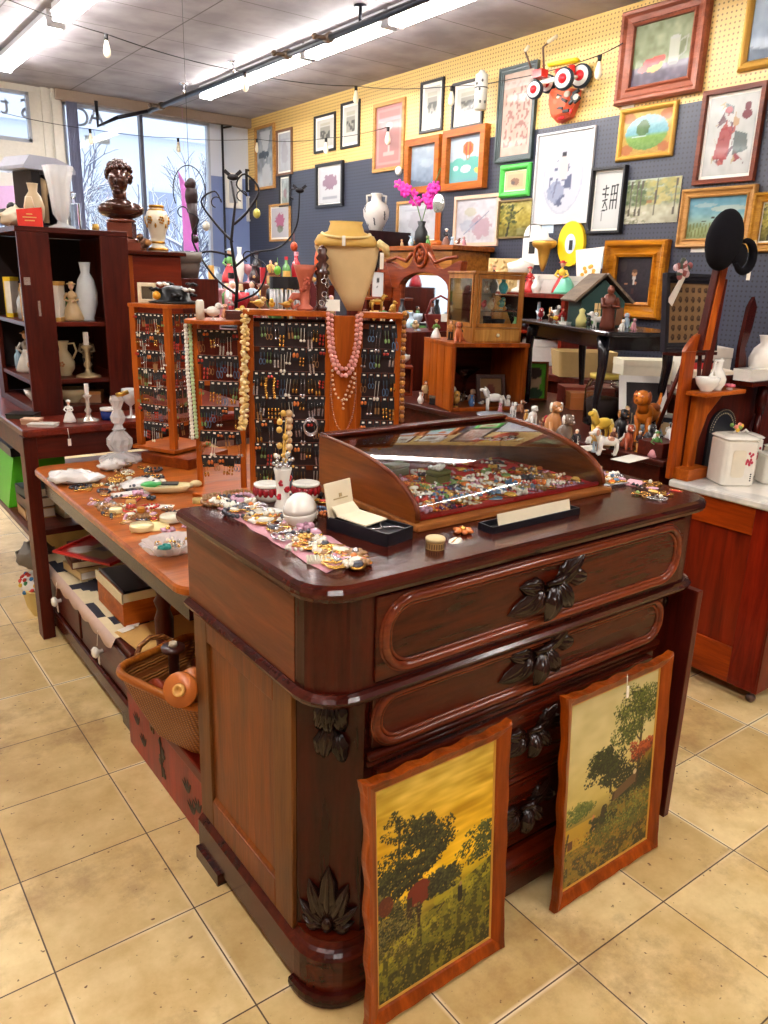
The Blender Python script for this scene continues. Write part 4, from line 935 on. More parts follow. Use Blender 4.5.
m = MB(); m.tube([(.03+.01*math.sin(k*.9), -.02+.007*k, .020) for k in range(7)], .0015, 5); m.tube([(.04, 0, .02), (.055, .012, .022), (.066, .02, .02)], .0015, 5); m.build('silver_chain', SILJ, t)
# small round tin
t = thing('round_tin', 'small round cream tin with striped side on the cabinet front edge', 'tin', at_top(435, 548)); t.scale = (1.2,)*3
m = MB(); m.cyl((0, 0, 0), .0155, .014, 24); m.mat(1)
for k in range(24): aa = 2*PI*k/24; m.box((.0155*math.cos(aa), .0155*math.sin(aa), .006), (.001, .0018, .009), rz=aa)
m.build('tin_body', [plain((176, 140, 84), .4), plain((90, 60, 30), .5)], t)
m = MB(); m.lathe([(.0165, .0135), (.0168, .0175), (.0160, .0190), (.001, .0195)], (0, 0, 0), 24); m.build('lid', plain((214, 190, 140), .4), t)
place_jewel('flower', (214, 120, 60), at_top(463, 533), 0, 1.7, 'in front of the glass case by the tin', R1); place_jewel('leafpin', (232, 228, 214), at_top(456, 541), .5, 1.6, 'in front of the glass case by the tin', R1)
# long black box with cream lid
p0, p1 = np.array(at_top(485, 532)), np.array(at_top(572, 512)); an = math.atan2(p1[1]-p0[1], p1[0]-p0[0]); L = np.linalg.norm(p1-p0)
t = thing('long_box', 'long open black box with cream card standing in it before the case', 'box', ((p0[0]+p1[0])/2, (p0[1]+p1[1])/2, ZT), an)
m = MB(); m.bb(-L/2, L/2, -.022, .022, 0, .003)
for x0, x1, y0, y1 in ((-L/2, L/2, -.022, -.0195), (-L/2, L/2, .0195, .022), (-L/2, -L/2+.003, -.022, .022), (L/2-.003, L/2, -.022, .022)): m.bb(x0, x1, y0, y1, .003, .016)
m.build('tray', BOXB, t)
m = MB(); m.box((.008, -.004, .021), (L-.05, .0025, .028), rx=-.25); m.build('card', CREAM, t)
# right end: trays of rings, cards, brooches
pr_ = at_top(618, 486)
m = MB(); m.bb(-.055, .055, -.03, .03, 0, .006); m.mat(1); m.bb(-.05, .05, -.026, .026, .006, .008)
solo('ring_tray', m, [SILVER, plain((226, 228, 232), .7)], 'flat silver-rimmed tray of brooches right of the glass case', 'tray', (1.135, -1.80, ZT), -.1)
scatter(1.09, 1.18, -1.822, -1.778, ZT+.0082, 10, 'on the flat silver tray', R1, ['oval', 'ring', 'flower'], None, (1.1, 1.6), .018)
m = MB(); m.bb(-.036, .036, -.022, .022, 0, .002); solo('pink_card', m, PINK, 'pink jewelry card at the right end of the cabinet top', 'card', (1.21, -1.83, ZT), .3)
m = MB(); m.tube([(.022*math.cos(q_), .014*math.sin(q_), .005) for q_ in np.linspace(0, 2*PI, 21)[:-1]], .0055, 6, True); solo('bangle', m, plain((222, 190, 110), .3), 'thick yellow bangle at the far right end of the cabinet top', 'bangle', (1.13, -1.60, ZT+.0008), .3)
scatter(1.085, 1.25, -1.77, -1.47, ZT, 46, 'on the right end of the cabinet top', R1, None, None, (1.0, 1.6), .019, lambda x, y: math.hypot(x-1.13, y+1.60) > .04)
scatter(1.09, 1.24, -1.97, -1.86, ZT, 8, 'near the right front edge of the cabinet top', R1, ['bar', 'chain', 'leafpin'], None, (1.0, 1.5), .03)
scatter(.30, .42, -1.72, -1.47, ZT, 16, 'on the cabinet top left of the glass case', R1, None, None, (1.0, 1.5), .02, lambda x, y: math.hypot(x-.28, y+1.55) > .06 and x < .41 and abs(x-.32)+abs(y+1.8) > .12)
for (u, v) in ((218, 498), (230, 505), (212, 503), (238, 495)): place_jewel('beads', (150, 110, 70), at_top(u, v), u*.3, 1.5, 'on the back left corner of the cabinet top', R1)
# ------------------------------------------------------------------ generators for ornaments (one mesh, standing at z=0, facing -y)
def g_lathe(prof, seg=16): m = MB(); m.lathe(prof, (0, 0, 0), seg); return m
def g_dog(h, sit=True):
    m = MB(); s = h
    if sit:
        m.ball((0, .06*s, .30*s), (.20*s, .24*s, .30*s)); m.ball((0, -.08*s, .42*s), (.17*s, .17*s, .26*s)); m.ball((0, .16*s, .14*s), (.26*s, .20*s, .14*s))
        for x in (-.1, .1): m.tube([(x*s, -.14*s, .42*s), (x*s, -.17*s, .03*s), (x*s, -.23*s, .02*s)], [.07*s, .05*s, .05*s], 6)
        hz, hy = .78*s, -.14*s
    else:
        m.ball((0, .05*s, .52*s), (.17*s, .42*s, .18*s)); m.ball((0, -.22*s, .54*s), (.17*s, .18*s, .20*s))
        for x in (-.1, .1):
            for y in (-.26, .34): m.tube([(x*s, y*s, .5*s), (x*s, (y+.03)*s, .25*s), (x*s, (y-.02)*s, .03*s), (x*s, (y-.09)*s, .02*s)], [.08*s, .05*s, .045*s, .05*s], 6)
        m.tube([(0, -.3*s, .6*s), (0, -.42*s, .82*s)], [.12*s, .10*s], 8); m.tube([(0, .44*s, .58*s), (0, .58*s, .72*s), (0, .6*s, .86*s)], [.05*s, .04*s, .02*s], 5); hz, hy = .86*s, -.44*s
    m.ball((0, hy, hz), (.15*s, .16*s, .15*s)); m.ball((0, hy-.17*s, hz-.04*s), (.08*s, .12*s, .07*s)); m.mat(1)
    for x in (-1, 1): m.ball((x*.13*s, hy+.02*s, hz+.0*s), (.045*s, .07*s, .13*s), 8, 5); m.ball((x*.06*s, hy-.14*s, hz+.05*s), .02*s, 6, 4)
    m.ball((0, hy-.28*s, hz-.02*s), .03*s, 6, 4); m.ball((.05*s, .1*s, .5*s if sit else .62*s), (.14*s, .16*s, .1*s))
    if sit: m.mat(0); m.tube([(.1*s, .3*s, .08*s), (.28*s, .25*s, .07*s), (.3*s, .1*s, .07*s)], [.05*s, .05*s, .03*s], 5)
    return m
def g_horse(h):
    m = MB(); s = h
    m.ball((0, .02*s, .58*s), (.14*s, .36*s, .17*s))
    for x in (-.08, .08):
        for y, b in ((-.24, -.02), (.28, .04)): m.tube([(x*s, y*s, .55*s), (x*s, (y+b)*s, .3*s), (x*s, y*s, .03*s)], [.08*s, .045*s, .04*s], 6)
    m.tube([(0, -.26*s, .62*s), (0, -.38*s, .82*s), (0, -.42*s, .92*s)], [.12*s, .09*s, .08*s], 8); m.ball((0, -.5*s, .9*s), (.06*s, .13*s, .07*s)); m.mat(1)
    m.tube([(0, .36*s, .66*s), (0, .46*s, .5*s), (0, .46*s, .25*s)], [.05*s, .05*s, .02*s], 6); m.tube([(0, -.22*s, .76*s), (0, -.34*s, .94*s), (0, -.42*s, 1.0*s)], [.05*s, .05*s, .03*s], 6)
    for x in (-1, 1): m.ball((x*.04*s, -.40*s, .99*s), (.015*s, .015*s, .04*s), 6, 4)
    return m
def g_bird(h):
    m = MB(); s = h; m.ball((0, 0, .45*s), (.26*s, .42*s, .30*s)); m.ball((0, -.34*s, .76*s), .2*s); m.mat(1); m.tube([(0, -.5*s, .76*s), (0, -.68*s, .73*s)], [.06*s, .01*s], 6)
    m.tube([(0, .3*s, .45*s), (0, .75*s, .55*s)], [.14*s, .05*s], 6)
    for x in (-1, 1): m.ball((x*.24*s, .06*s, .48*s), (.06*s, .32*s, .18*s)); m.tube([(x*.08*s, 0, .2*s), (x*.08*s, -.03*s, .02*s)], .03*s, 4)
    m.mat(0); m.lathe([(.16*s, 0), (.14*s, .04*s)], (0, 0, 0), 10); return m
def g_lady(h):
    m = MB(); s = h; m.lathe([(.001, 0), (.27*s, 0), (.29*s, .05*s), (.22*s, .25*s), (.12*s, .46*s), (.085*s, .55*s)], (0, 0, 0), 14, .85); m.mat(1)
    m.ball((0, 0, .64*s), (.12*s, .08*s, .13*s)); m.tube([(0, 0, .74*s), (0, 0, .82*s)], .035*s, 6)
    for x in (-1, 1): m.tube([(x*.11*s, 0, .7*s), (x*.2*s, -.05*s, .56*s), (x*.07*s, -.14*s, .5*s)], [.045*s, .035*s, .03*s], 6)
    m.mat(2); m.ball((0, -.01*s, .88*s), (.07*s, .075*s, .09*s)); m.ball((x*.06*s, -.15*s, .5*s), .03*s, 6, 4)
    m.mat(3); m.ball((0, .02*s, .915*s), (.085*s, .085*s, .085*s)); m.lathe([(.13*s, .93*s), (.12*s, .95*s), (.06*s, .97*s), (.05*s, 1.0*s), (.001, 1.0*s)], (0, .01*s, 0), 12); return m
def g_man(h):
    m = MB(); s = h; m.cyl((0, 0, 0), .17*s, .05*s, 12)
    for x in (-1, 1): m.tube([(x*.06*s, 0, .05*s), (x*.07*s, -.01*s, .28*s), (x*.06*s, 0, .5*s)], [.05*s, .055*s, .075*s], 8)
    m.mat(1); m.lathe([(.14*s, .42*s), (.13*s, .5*s), (.12*s, .62*s), (.14*s, .74*s), (.10*s, .80*s), (.04*s, .83*s)], (0, 0, 0), 12, .7)
    for x in (-1, 1): m.tube([(x*.13*s, 0, .77*s), (x*.18*s, -.04*s, .6*s), (x*.08*s, -.13*s, .56*s)], [.05*s, .04*s, .035*s], 6)
    m.mat(2); m.ball((0, -.01*s, .9*s), (.07*s, .08*s, .09*s)); m.mat(3); m.ball((0, .02*s, .94*s), (.08*s, .085*s, .07*s)); m.tube([(.1*s, -.16*s, .08*s), (.09*s, -.15*s, .75*s)], .012*s, 5); return m
def g_jug(h):
    m = MB(); s = h; m.lathe([(.001, 0), (.2*s, 0), (.18*s, .04*s), (.28*s, .2*s), (.3*s, .36*s), (.2*s, .58*s), (.11*s, .72*s), (.13*s, .9*s), (.17*s, .98*s), (.14*s, .97*s), (.08*s, .8*s), (.001, .7*s)], (0, 0, 0), 16)
    m.tube([(.12*s, 0, .9*s), (.3*s, 0, .92*s), (.36*s, 0, .7*s), (.25*s, 0, .48*s)], [.03*s, .03*s, .03*s, .035*s], 6); m.tube([(-.12*s, 0, .93*s), (-.24*s, 0, 1.02*s)], [.06*s, .03*s], 6); m.mat(1)
    for k in range(5): m.ball((.05*s*math.cos(k*1.3), -.28*s, .34*s+.05*s*math.sin(k*1.3)), (.035*s, .03*s, .035*s), 6, 4)
    return m
def g_goblet(h, w=.3):
    return g_lathe([(.001, 0), (w*.8*h, 0), (w*.75*h, .03*h), (.05*h, .08*h), (.04*h, .4*h), (w*.6*h, .52*h), (w*h, .75*h), (w*.95*h, h), (w*.88*h, h), (w*.9*h, .76*h), (w*.5*h, .56*h), (.001, .5*h)])
def g_bottle(h, w=.16):
    m = g_lathe([(.001, 0), (w*h, 0), (w*h, .55*h), (w*.8*h, .65*h), (.06*h, .75*h), (.06*h, .9*h)]); m.mat(1); m.cyl((0, 0, .88*h), .075*h, .12*h, 10); return m
def g_bowl(r, h): return g_lathe([(.001, 0), (.5*r, 0), (.5*r, .08*h), (.85*r, .5*h), (r, h), (.95*r, h), (.8*r, .55*h), (.45*r, .15*h), (.001, .12*h)], 24)
def g_vase(r, h): return g_lathe([(.001, 0), (.6*r, 0), (.55*r, .05*h), (.95*r, .3*h), (r, .48*h), (.75*r, .7*h), (.4*r, .82*h), (.5*r, .97*h), (.55*r, h), (.42*r, .98*h), (.3*r, .84*h), (.001, .8*h)], 24)
def g_candle(h): m = g_lathe([(.001, 0), (.28*h, 0), (.26*h, .04*h), (.08*h, .1*h), (.05*h, .2*h), (.1*h, .28*h), (.05*h, .36*h), (.05*h, .6*h), (.13*h, .68*h), (.05*h, .72*h)]); m.mat(1); m.cyl((0, 0, .7*h), .06*h, .3*h, 8); return m
def g_box(w_, d, h): m = MB(); m.bb(-w_/2, w_/2, -d/2, d/2, 0, h*.72); m.mat(1); m.bb(-w_/2-.002, w_/2+.002, -d/2-.002, d/2+.002, h*.73, h); return m
def g_book(w_, d, h): m = MB(); m.bb(-w_/2, w_/2, -d/2, d/2, 0, h*.1); m.bb(-w_/2, w_/2, -d/2, d/2, h*.9, h); m.bb(-w_/2, -w_/2+.003, -d/2, d/2, 0, h); m.mat(1); m.bb(-w_/2+.003, w_/2-.003, -d/2+.003, d/2-.003, h*.1, h*.9); return m
def g_card(w_, h): m = MB(); m.box((0, 0, h/2), (w_, .002, h), rx=-.2); return m
def P_(c, r=.35): return plain(c, r, coat=.2)
SKIN = P_((226, 180, 150), .5)
def orn(gen, mats, name, label, cat, loc, rz=0, group=None): return solo(name, gen, mats, label, cat, loc, rz, group)

# ------------------------------------------------------------------ left table behind the cabinet
TZ = .742
tb = thing('wooden_table', 'orange-brown wooden table with rounded corners behind the cabinet', 'table', (.7, -.7, 0))
m = MB((.7, -.7, 0))
def rrect(x0, x1, y0, y1, r, n=6):
    P = []
    for cx, cy, a0 in ((x1-r, y0+r, -PI/2), (x1-r, y1-r, 0), (x0+r, y1-r, PI/2), (x0+r, y0+r, PI)):
        for k in range(n+1): a = a0+PI/2*k/n; P.append((cx+r*math.cos(a), cy+r*math.sin(a)))
    return P
def rslab(m, x0, x1, y0, y1, r, prof, n=6):
    m.loft([[(a, b, z) for a, b in rrect(x0+i, x1-i, y0+i, y1-i, max(.003, r-i), n)] for i, z in prof])
rslab(m, .078, 1.38, -1.425, .03, .06, [(.008, TZ-.026), (0, TZ-.020), (0, TZ-.006), (.005, TZ)]); m.build('tabletop', TABLEWOOD, tb)
m = MB((.7, -.7, 0)); m.bb(.11, .125, -1.38, -.02, .64, TZ-.027); m.bb(1.31, 1.33, -1.38, -.02, .64, TZ-.027); m.bb(.125, 1.31, -.04, -.02, .64, TZ-.027); m.build('apron', MAHOG_D, tb)
for x, y in ((.235, -.862), (.70, -.05), (1.3, -1.36), (1.3, -.06)):
    m = MB((.7, -.7, 0)); m.bb(x-.028, x+.028, y-.028, y+.028, .56, TZ-.027); m.lathe([(.02, 0), (.024, .02), (.016, .05), (.026, .09), (.022, .18), (.028, .34), (.030, .42), (.020, .45), (.030, .48), (.018, .50), (.028, .53), (.028, .56)], (x, y, 0), 14); m.build('leg', DARKRED, tb)
def at_tab(u, v, z=TZ): p = onz(u, v, z); return (p[0], p[1], z)
CLEAR = glass((240, 244, 246), .08)
# plastic bags of jewelry
def bag(name, label, loc, sx, sy, h, seed, m_, rz=0):
    r = random.Random(seed); m = MB(); m.ball((0, 0, h*.5), (sx, sy, h*.5), 18, 10); m.v = [(x*(1+r.uniform(-.18, .18)), y*(1+r.uniform(-.18, .18)), max(0, z*(1+r.uniform(-.25, .35)))) for x, y, z in m.v]
    m.mat(1)
    for k in range(26): m.ball((r.uniform(-.7, .7)*sx, r.uniform(-.7, .7)*sy, h*r.uniform(.1, .8)), r.uniform(.004, .009), 6, 4)
    return solo(name, m, m_, label, 'bag', loc, rz)
PLAST = plain((222, 218, 214), .2, coat=.6)
bag('jewelry_bag', 'crumpled clear plastic bag of white beads at the back left of the wooden table', at_tab(75, 483), .095, .055, .04, 1, [PLAST, plain((240, 236, 226), .3)], -.5)
bag('jewelry_bag', 'small knotted end of plastic bag beside the cut-glass lamp', at_tab(112, 470), .05, .035, .035, 2, [PLAST, plain((200, 190, 180), .3)])
bag('jewelry_bag', 'flat clear bag of dark chains right of the cut-glass lamp', at_tab(140, 487), .075, .045, .025, 3, [PLAST, plain((70, 70, 78), .3, .5)], .3)
# cut glass lamp base
t = thing('crystal_lamp', 'clear cut-glass lamp base with ruffled foot on the wooden table', 'lamp base', at_tab(121, 462))
def cut(prof, seg=20):
    m = MB(); vs = []; n = len(prof)
    for i, (r, z) in enumerate(prof):
        for k in range(seg): a = 2*PI*(k+.5*(i % 2))/seg; q = r*(1+.07*(-1)**k); vs.append((q*math.cos(a), q*math.sin(a), z))
    fs = []
    for i in range(n-1):
        for k in range(seg): a, b = i*seg+k, i*seg+(k+1) % seg; fs += [(a, b, b+seg), (a, b+seg, a+seg)]
    m.add(vs, fs+[tuple(range(seg-1, -1, -1)), tuple((n-1)*seg+k for k in range(seg))]); return m
GL = crystal()
cut([(.05, 0), (.078, .004), (.08, .014), (.066, .026), (.04, .034), (.022, .04)]).build('ruffled_foot', GL, t)
cut([(.020, .041), (.038, .052), (.048, .075), (.046, .095), (.030, .115), (.018, .125), (.026, .132)]).build('bulb_body', GL, t)
cut([(.02, .133), (.014, .15), (.024, .16), (.028, .18), (.022, .195), (.014, .21), (.02, .225), (.027, .245), (.022, .26)], 14).build('stem', GL, t)
m = MB(); m.tube([(0, 0, .26), (.045, -.005, .275)], [.012, .008], 8); m.build('brass_fitting', BRASS, t)
# seahorse-like green dish
t = thing('shell_dish', 'cream and green shell-shaped dish with dark tray on the wooden table', 'dish', at_tab(168, 492), -.35)
m = MB(); m.loft([[(.088*math.cos(a)*k+.02*(k < .8), .036*math.sin(a)*k, z) for a in np.linspace(0, 2*PI, 25)[:-1]] for k, z in ((.5, 0), (.8, .006), (1, .024), (.95, .026), (.7, .012), (.4, .008))], smooth=True); m.ball((.095, .0, .026), (.022, .012, .012)); m.build('dish_body', plain((226, 210, 160), .3), t)
m = MB(); m.box((-.045, .01, .028), (.05, .03, .006), rz=.2); m.ball((-.06, .01, .026), (.03, .02, .012)); m.build('green_glaze', plain((70, 170, 90), .3), t)
m = MB(); m.box((.008, 0, .030), (.055, .036, .005), rz=-.15); m.build('dark_tray', plain((48, 50, 48), .5), t)
# crystal bowl with beads
t = thing('crystal_bowl', 'clear pressed-glass bowl of jewelry with a teal rose on the near table edge', 'bowl', at_tab(172, 553), .2)
m = MB(); vs = []
prof = [(.04, 0), (.062, .010), (.080, .030), (.084, .036), (.077, .032), (.055, .012), (.03, .006)]
m.loft([[((r*(1+.05*math.cos(a*14)))*math.cos(a), .85*(r*(1+.05*math.cos(a*14)))*math.sin(a), z) for a in np.linspace(0, 2*PI, 57)[:-1]] for r, z in prof]); m.build('bowl_body', GL, t)
m = MB(); r_ = random.Random(5)
for k in range(70): m.mat(k % 4); a = r_.uniform(0, 6.3); q = r_.uniform(0, .055); m.ball((q*math.cos(a), .8*q*math.sin(a), .012+r_.uniform(0, .018)), r_.uniform(.003, .006), 6, 4)
o = m.build('bead_filling', [SILJ, jm((232, 228, 214)), jm((200, 170, 150)), GOLDJ], t); o['kind'] = 'stuff'
m = MB()
for k in range(9): a = k*.9; m.ball((-.04+.010*math.cos(a), -.03+.010*math.sin(a), .032+.003*(k % 2)), (.009, .007, .006), 8, 5)
m.build('teal_rose', plain((20, 130, 120), .4), t)
# round compacts on card, tubes, pens
m = MB(); m.box((0, 0, .001), (.11, .09, .002)); solo('cream_card', m, plain((228, 206, 150), .7), 'square cream card under the stack of round compacts', 'card', at_tab(150, 527), -.3)
def compact(u, v, r, label, z=TZ, c=(232, 214, 160)):
    m = MB(); m.lathe([(.001, 0), (r, 0), (r*1.02, .004), (r, .007), (r, .008), (r*1.02, .012), (r*.96, .016), (.001, .017)], (0, 0, 0), 24); return solo('powder_compact', m, plain(c, .3, .3), label, 'compact', (*at_tab(u, v)[:2], z))
compact(142, 530, .034, 'round cream powder compact on the cream card', TZ+.0022); compact(172, 521, .036, 'large pale round compact leaning behind the cream card', TZ+.003, (226, 220, 196))
compact(116, 513, .02, 'white round pendant disc left of the compacts'); compact(131, 505, .016, 'small golden lidded pot in the middle of the wooden table', TZ, (206, 160, 90)); compact(141, 512, .012, 'tiny amber knob beside the golden pot', TZ, (200, 140, 50)); compact(198, 503, .018, 'small brass-rimmed jar lid by the round rack base', TZ, (200, 176, 110))
m = MB(); m.box((0, 0, .004), (.15, .04, .007)); solo('pearl_card', m, plain((224, 220, 216), .3), 'flat clear packet of pearls across the middle of the wooden table', 'packet', at_tab(135, 494), .0)
for (u, v, sx, sy, c, rz, l) in ((160, 507, .085, .045, (238, 230, 220), -.6, 'white card with red print near the round rack base'), (185, 511, .06, .045, (226, 214, 206), .2, 'pale greeting card right of the white card'), (115, 497, .05, .02, (60, 56, 54), .5, 'dark bracelet card in the middle of the table'), (103, 503, .07, .035, (120, 100, 90), .1, 'grey card of silver brooches on the table'),
                             (119, 507, .10, .012, (70, 66, 70), .1, 'long dark hat pin lying across the table'), (112, 484, .06, .03, (66, 72, 66), .3, 'dark oval brooch card near the bag of beads')):
    m = MB(); m.bb(-sx/2, sx/2, -sy/2, sy/2, 0, .0015); m.mat(1)
    for k in range(5): m.ball((sx*(k/5-.4), .2*sy*math.sin(k*2), .003), (.004, .003, .002), 6, 4)
    solo('jewelry_card', m, [plain(c, .5), SILJ], l, 'card', (*at_tab(u, v)[:2], TZ+.0005), rz)
R2 = random.Random(21)
p0_, p1_ = onz(108, 523, TZ), onz(165, 508, TZ)
scatter(.12, .30, -1.0, -.55, TZ+.0003, 42, 'on the wooden table near the compacts', R2, None, [(196, 150, 170), (180, 60, 50), (232, 228, 214), (150, 110, 70), (60, 60, 70)], (1.0, 1.9), .02, lambda x, y: math.hypot(x-.16, y+.92) > .055 and math.hypot(x-.265, y+.89) > .05)
scatter(.14, .45, -.52, -.12, TZ+.0003, 26, 'at the back of the wooden table', R2, ['chain', 'beads', 'oval', 'bar'], [(60, 60, 70), (222, 216, 200), (150, 110, 70)], (1.2, 2.0), .035, lambda x, y: math.hypot(x-.42, y+.0) > .1 and math.hypot(x-.2, y+.21) > .12)

# ------------------------------------------------------------------ earring racks
def pairs_proto(i):
    r = random.Random(50+i); m = MB(); m.box((0, 0, -.010), (.017, .0015, .022)); m.mat(1); m.box((0, -.001, -.003), (.007, .0008, .003)); m.mat(2)
    k = i % 6
    for x in (-.0045, .0045):
        if k == 0: m.ball((x, -.002, -.034), (.0035, .002, .005), 6, 4); m.tube([(x, -.002, -.012), (x, -.002, -.032)], .0006, 3)
        elif k == 1: m.tube([(x, -.002, -.012), (x, -.002, -.026)], .0006, 3); m.tube([(x+.0038*math.cos(a), -.002, -.034+.007*math.sin(a)) for a in np.linspace(0, 2*PI, 9)[:-1]], .0009, 4, True)
        elif k == 2:
            for q in range(3): m.ball((x, -.002, -.022-q*.007), .003, 6, 4)
        elif k == 3: m.box((x, -.002, -.034), (.005, .001, .016)); m.tube([(x, -.002, -.012), (x, -.002, -.030)], .0006, 3)
        elif k == 4: m.ball((x, -.003, -.012), .0045, 6, 4)
        else: m.tube([(x, -.002, -.012), (x, -.002, -.040)], .0008, 3); m.ball((x, -.002, -.042), (.0042, .002, .0035), 6, 4)
    m.v = [(x*1.15, y, z*1.3) for x, y, z in m.v]
    cols = [jm((206, 206, 210), True), jm((214, 170, 80), True), jm((232, 228, 214)), jm((180, 60, 50)), jm((90, 120, 150)), jm((214, 120, 60)), jm((150, 110, 70)), jm((120, 150, 90))]
    o = m.build('earring_pair', [plain((26, 24, 28), .5), PAPER, cols[(i*5+1) % 8]], None); me = o.data; bpy.data.objects.remove(o); return me
EP = [pairs_proto(i) for i in range(12)]
def hang_row(base, ax, n, step, where, r, skip=.06):
    """a row of earring cards starting at base, along unit vector ax, facing its right-hand side"""
    rz = math.atan2(ax[1], ax[0])
    for k in range(n):
        if r.random() < skip: continue
        o = bpy.data.objects.new('earring_pair', r.choice(EP)); COL.objects.link(o)
        o.location = (base[0]+ax[0]*step*k, base[1]+ax[1]*step*k, base[2]); o.rotation_euler = (0, r.uniform(-.12, .12), rz); o.scale = (1, 1, r.choice((.9, 1, 1.15, 1.35, 1.5)))
        tag(o, 'dangling earrings on black card, '+where, 'earrings', 'earring pairs '+where)
RK = ORANGE
def rack_panel(t, off, A, ax, W, z0, z1, rows, where, r, post=.014, n=None, back=True):
    """flat rack panel: two posts, cross slats with earring cards hanging on them"""
    nx = Vector((ax[1], -ax[0], 0)); A = Vector((A[0], A[1], 0)); ax3 = Vector((ax[0], ax[1], 0)); rz = math.atan2(ax[1], ax[0])
    for s in (0, 1):
        c = A+ax3*(W*s); m = MB(off); m.box((c.x, c.y, (z0+z1)/2), (post*1.4, post, z1-z0), rz=rz); m.build('post', RK, t, .001)
    c = A+ax3*(W/2)
    for i in range(rows):
        z = z1-.028-(z1-z0-.05)*i/rows
        m = MB(off); m.box((c.x, c.y, z), (W-post, .006, .016), rz=rz); m.build('slat', wood((84, 40, 22), (134, 72, 38), 'x', .4, .1) if back else ORANGE_X, t)
        b = A+nx*.007; nn = n or max(2, int((W-.03)/.0185)); st = (W-.034)/(nn-1)
        hang_row((b.x+ax[0]*.017, b.y+ax[1]*.017, z+.006), ax, nn, st, where+', row %s from the top' % ['one', 'two', 'three', 'four', 'five', 'six', 'seven', 'eight'][i], r)
    if back:
        m = MB(off); b = c-nx*.008; m.box((b.x, b.y, (z0+z1)/2), (W-.02, .004, z1-z0-.02), rz=rz); m.build('back_board', plain((44, 24, 22), .7), t)
R3 = random.Random(31)
# wide rack: three panels
LZ0, LZ1 = TZ+.012, 1.345
ra = thing('earring_rack', 'wide wooden earring rack with center board in the middle of the table', 'display rack', (.78, -.88, TZ))
OA = (.78, -.88, TZ)
A0 = np.array([.588, -.80]); ax1 = np.array([.86, -.51]); ax1 /= np.linalg.norm(ax1); ax2 = np.array([.80, -.60])
A1 = A0+ax1*.285; A2 = A0+ax1*.37
rack_panel(ra, OA, A0, ax1, .245, LZ0, LZ1, 7, 'wide rack left panel', R3)
A2 = A0+ax1*.345; rack_panel(ra, OA, A2, ax1, .125, LZ0, LZ1, 7, 'wide rack right panel', R3)
cb = A0+ax1*.297+np.array([-.6, -.8])*.03
m = MB(OA); rz_ = math.atan2(ax1[1], ax1[0]); m.box((cb[0], cb[1], (TZ+1.352)/2+.005), (.085, .016, 1.352-TZ-.014), rz=rz_); m.build('center_board', ORANGE, ra, .002)
c_ = A0+ax1*.115; m = MB(OA); m.box((c_[0], c_[1], LZ1+.008), (.27, .075, .018), rz=rz_); c2 = A0+ax1*.41; m.box((c2[0], c2[1], LZ1+.008), (.14, .075, .018), rz=rz_); m.each('top_shelf', ORANGE_X, ra, .002)
cc = A0+ax1*.235; m = MB(OA); m.box((cc[0], cc[1], TZ+.006), (.50, .13, .012), rz=rz_); m.build('base', ORANGE_X, ra, .002)
# second rack with round base
rb = thing('earring_rack', 'tall open earring rack with eight-sided base between the other two racks', 'display rack', (.55, -.66, TZ)); OB = (.55, -.66, TZ)
B0 = np.array([.488, -.60]); B1 = np.array([.575, -.70]); axb = (B1-B0)/np.linalg.norm(B1-B0)
rack_panel(rb, OB, B0, (.80, -.60), .15, TZ+.014, 1.31, 6, 'narrow middle rack', R3, back=False, n=7)
m = MB(OB); m.lathe([(.13, 0), (.13, .012), (.12, .014)], (.56, -.66, TZ), 8, .8, False); m.build('base', ORANGE_X, rb, .002)
m = MB(OB); m.lathe([(.125, 0), (.125, .013)], (.555, -.655, 1.31), 8, .8, False); m.build('top_shelf', ORANGE_X, rb, .002)
# third rack (revolving, square) on its drawer box
rc = thing('earring_rack', 'square revolving earring rack on a stepped wooden base at the left', 'display rack', (.60, -.10, TZ), 0); OC = (.60, -.10, TZ)
m = MB(OC); a45 = math.radians(-64)
m.box((.62, -.15, TZ+.02), (.24, .24, .04), rz=a45); m.build('drawer_base', wood((110, 52, 26), (158, 88, 44), 'x', .35, .2), rc, .002)
m = MB(OC); m.box((.60, -.07, TZ+.052), (.22, .22, .014), rz=a45); m.build('turntable', ORANGE_X, rc, .002)
cx, cy, hw = .60, -.07, .085
ca, sa = math.cos(a45), math.sin(a45)
def cr_(x, y): return np.array([cx+x*ca-y*sa, cy+x*sa+y*ca])
F0, F1, F2 = cr_(-hw, -hw), cr_(hw, -hw), cr_(-hw, hw)
rack_panel(rc, OC, F0, (ca, sa), hw*2, TZ+.06, 1.335, 7, 'square rack front face', R3, post=.02, back=False, n=8)
rack_panel(rc, OC, F1, (-sa, ca), hw*1.9, TZ+.06, 1.335, 7, 'square rack right face', R3, post=.012, back=False, n=6)
m = MB(OC); m.box((cx, cy, 1.342), (.20, .20, .014), rz=a45); m.build('top_shelf', ORANGE_X, rc, .002)
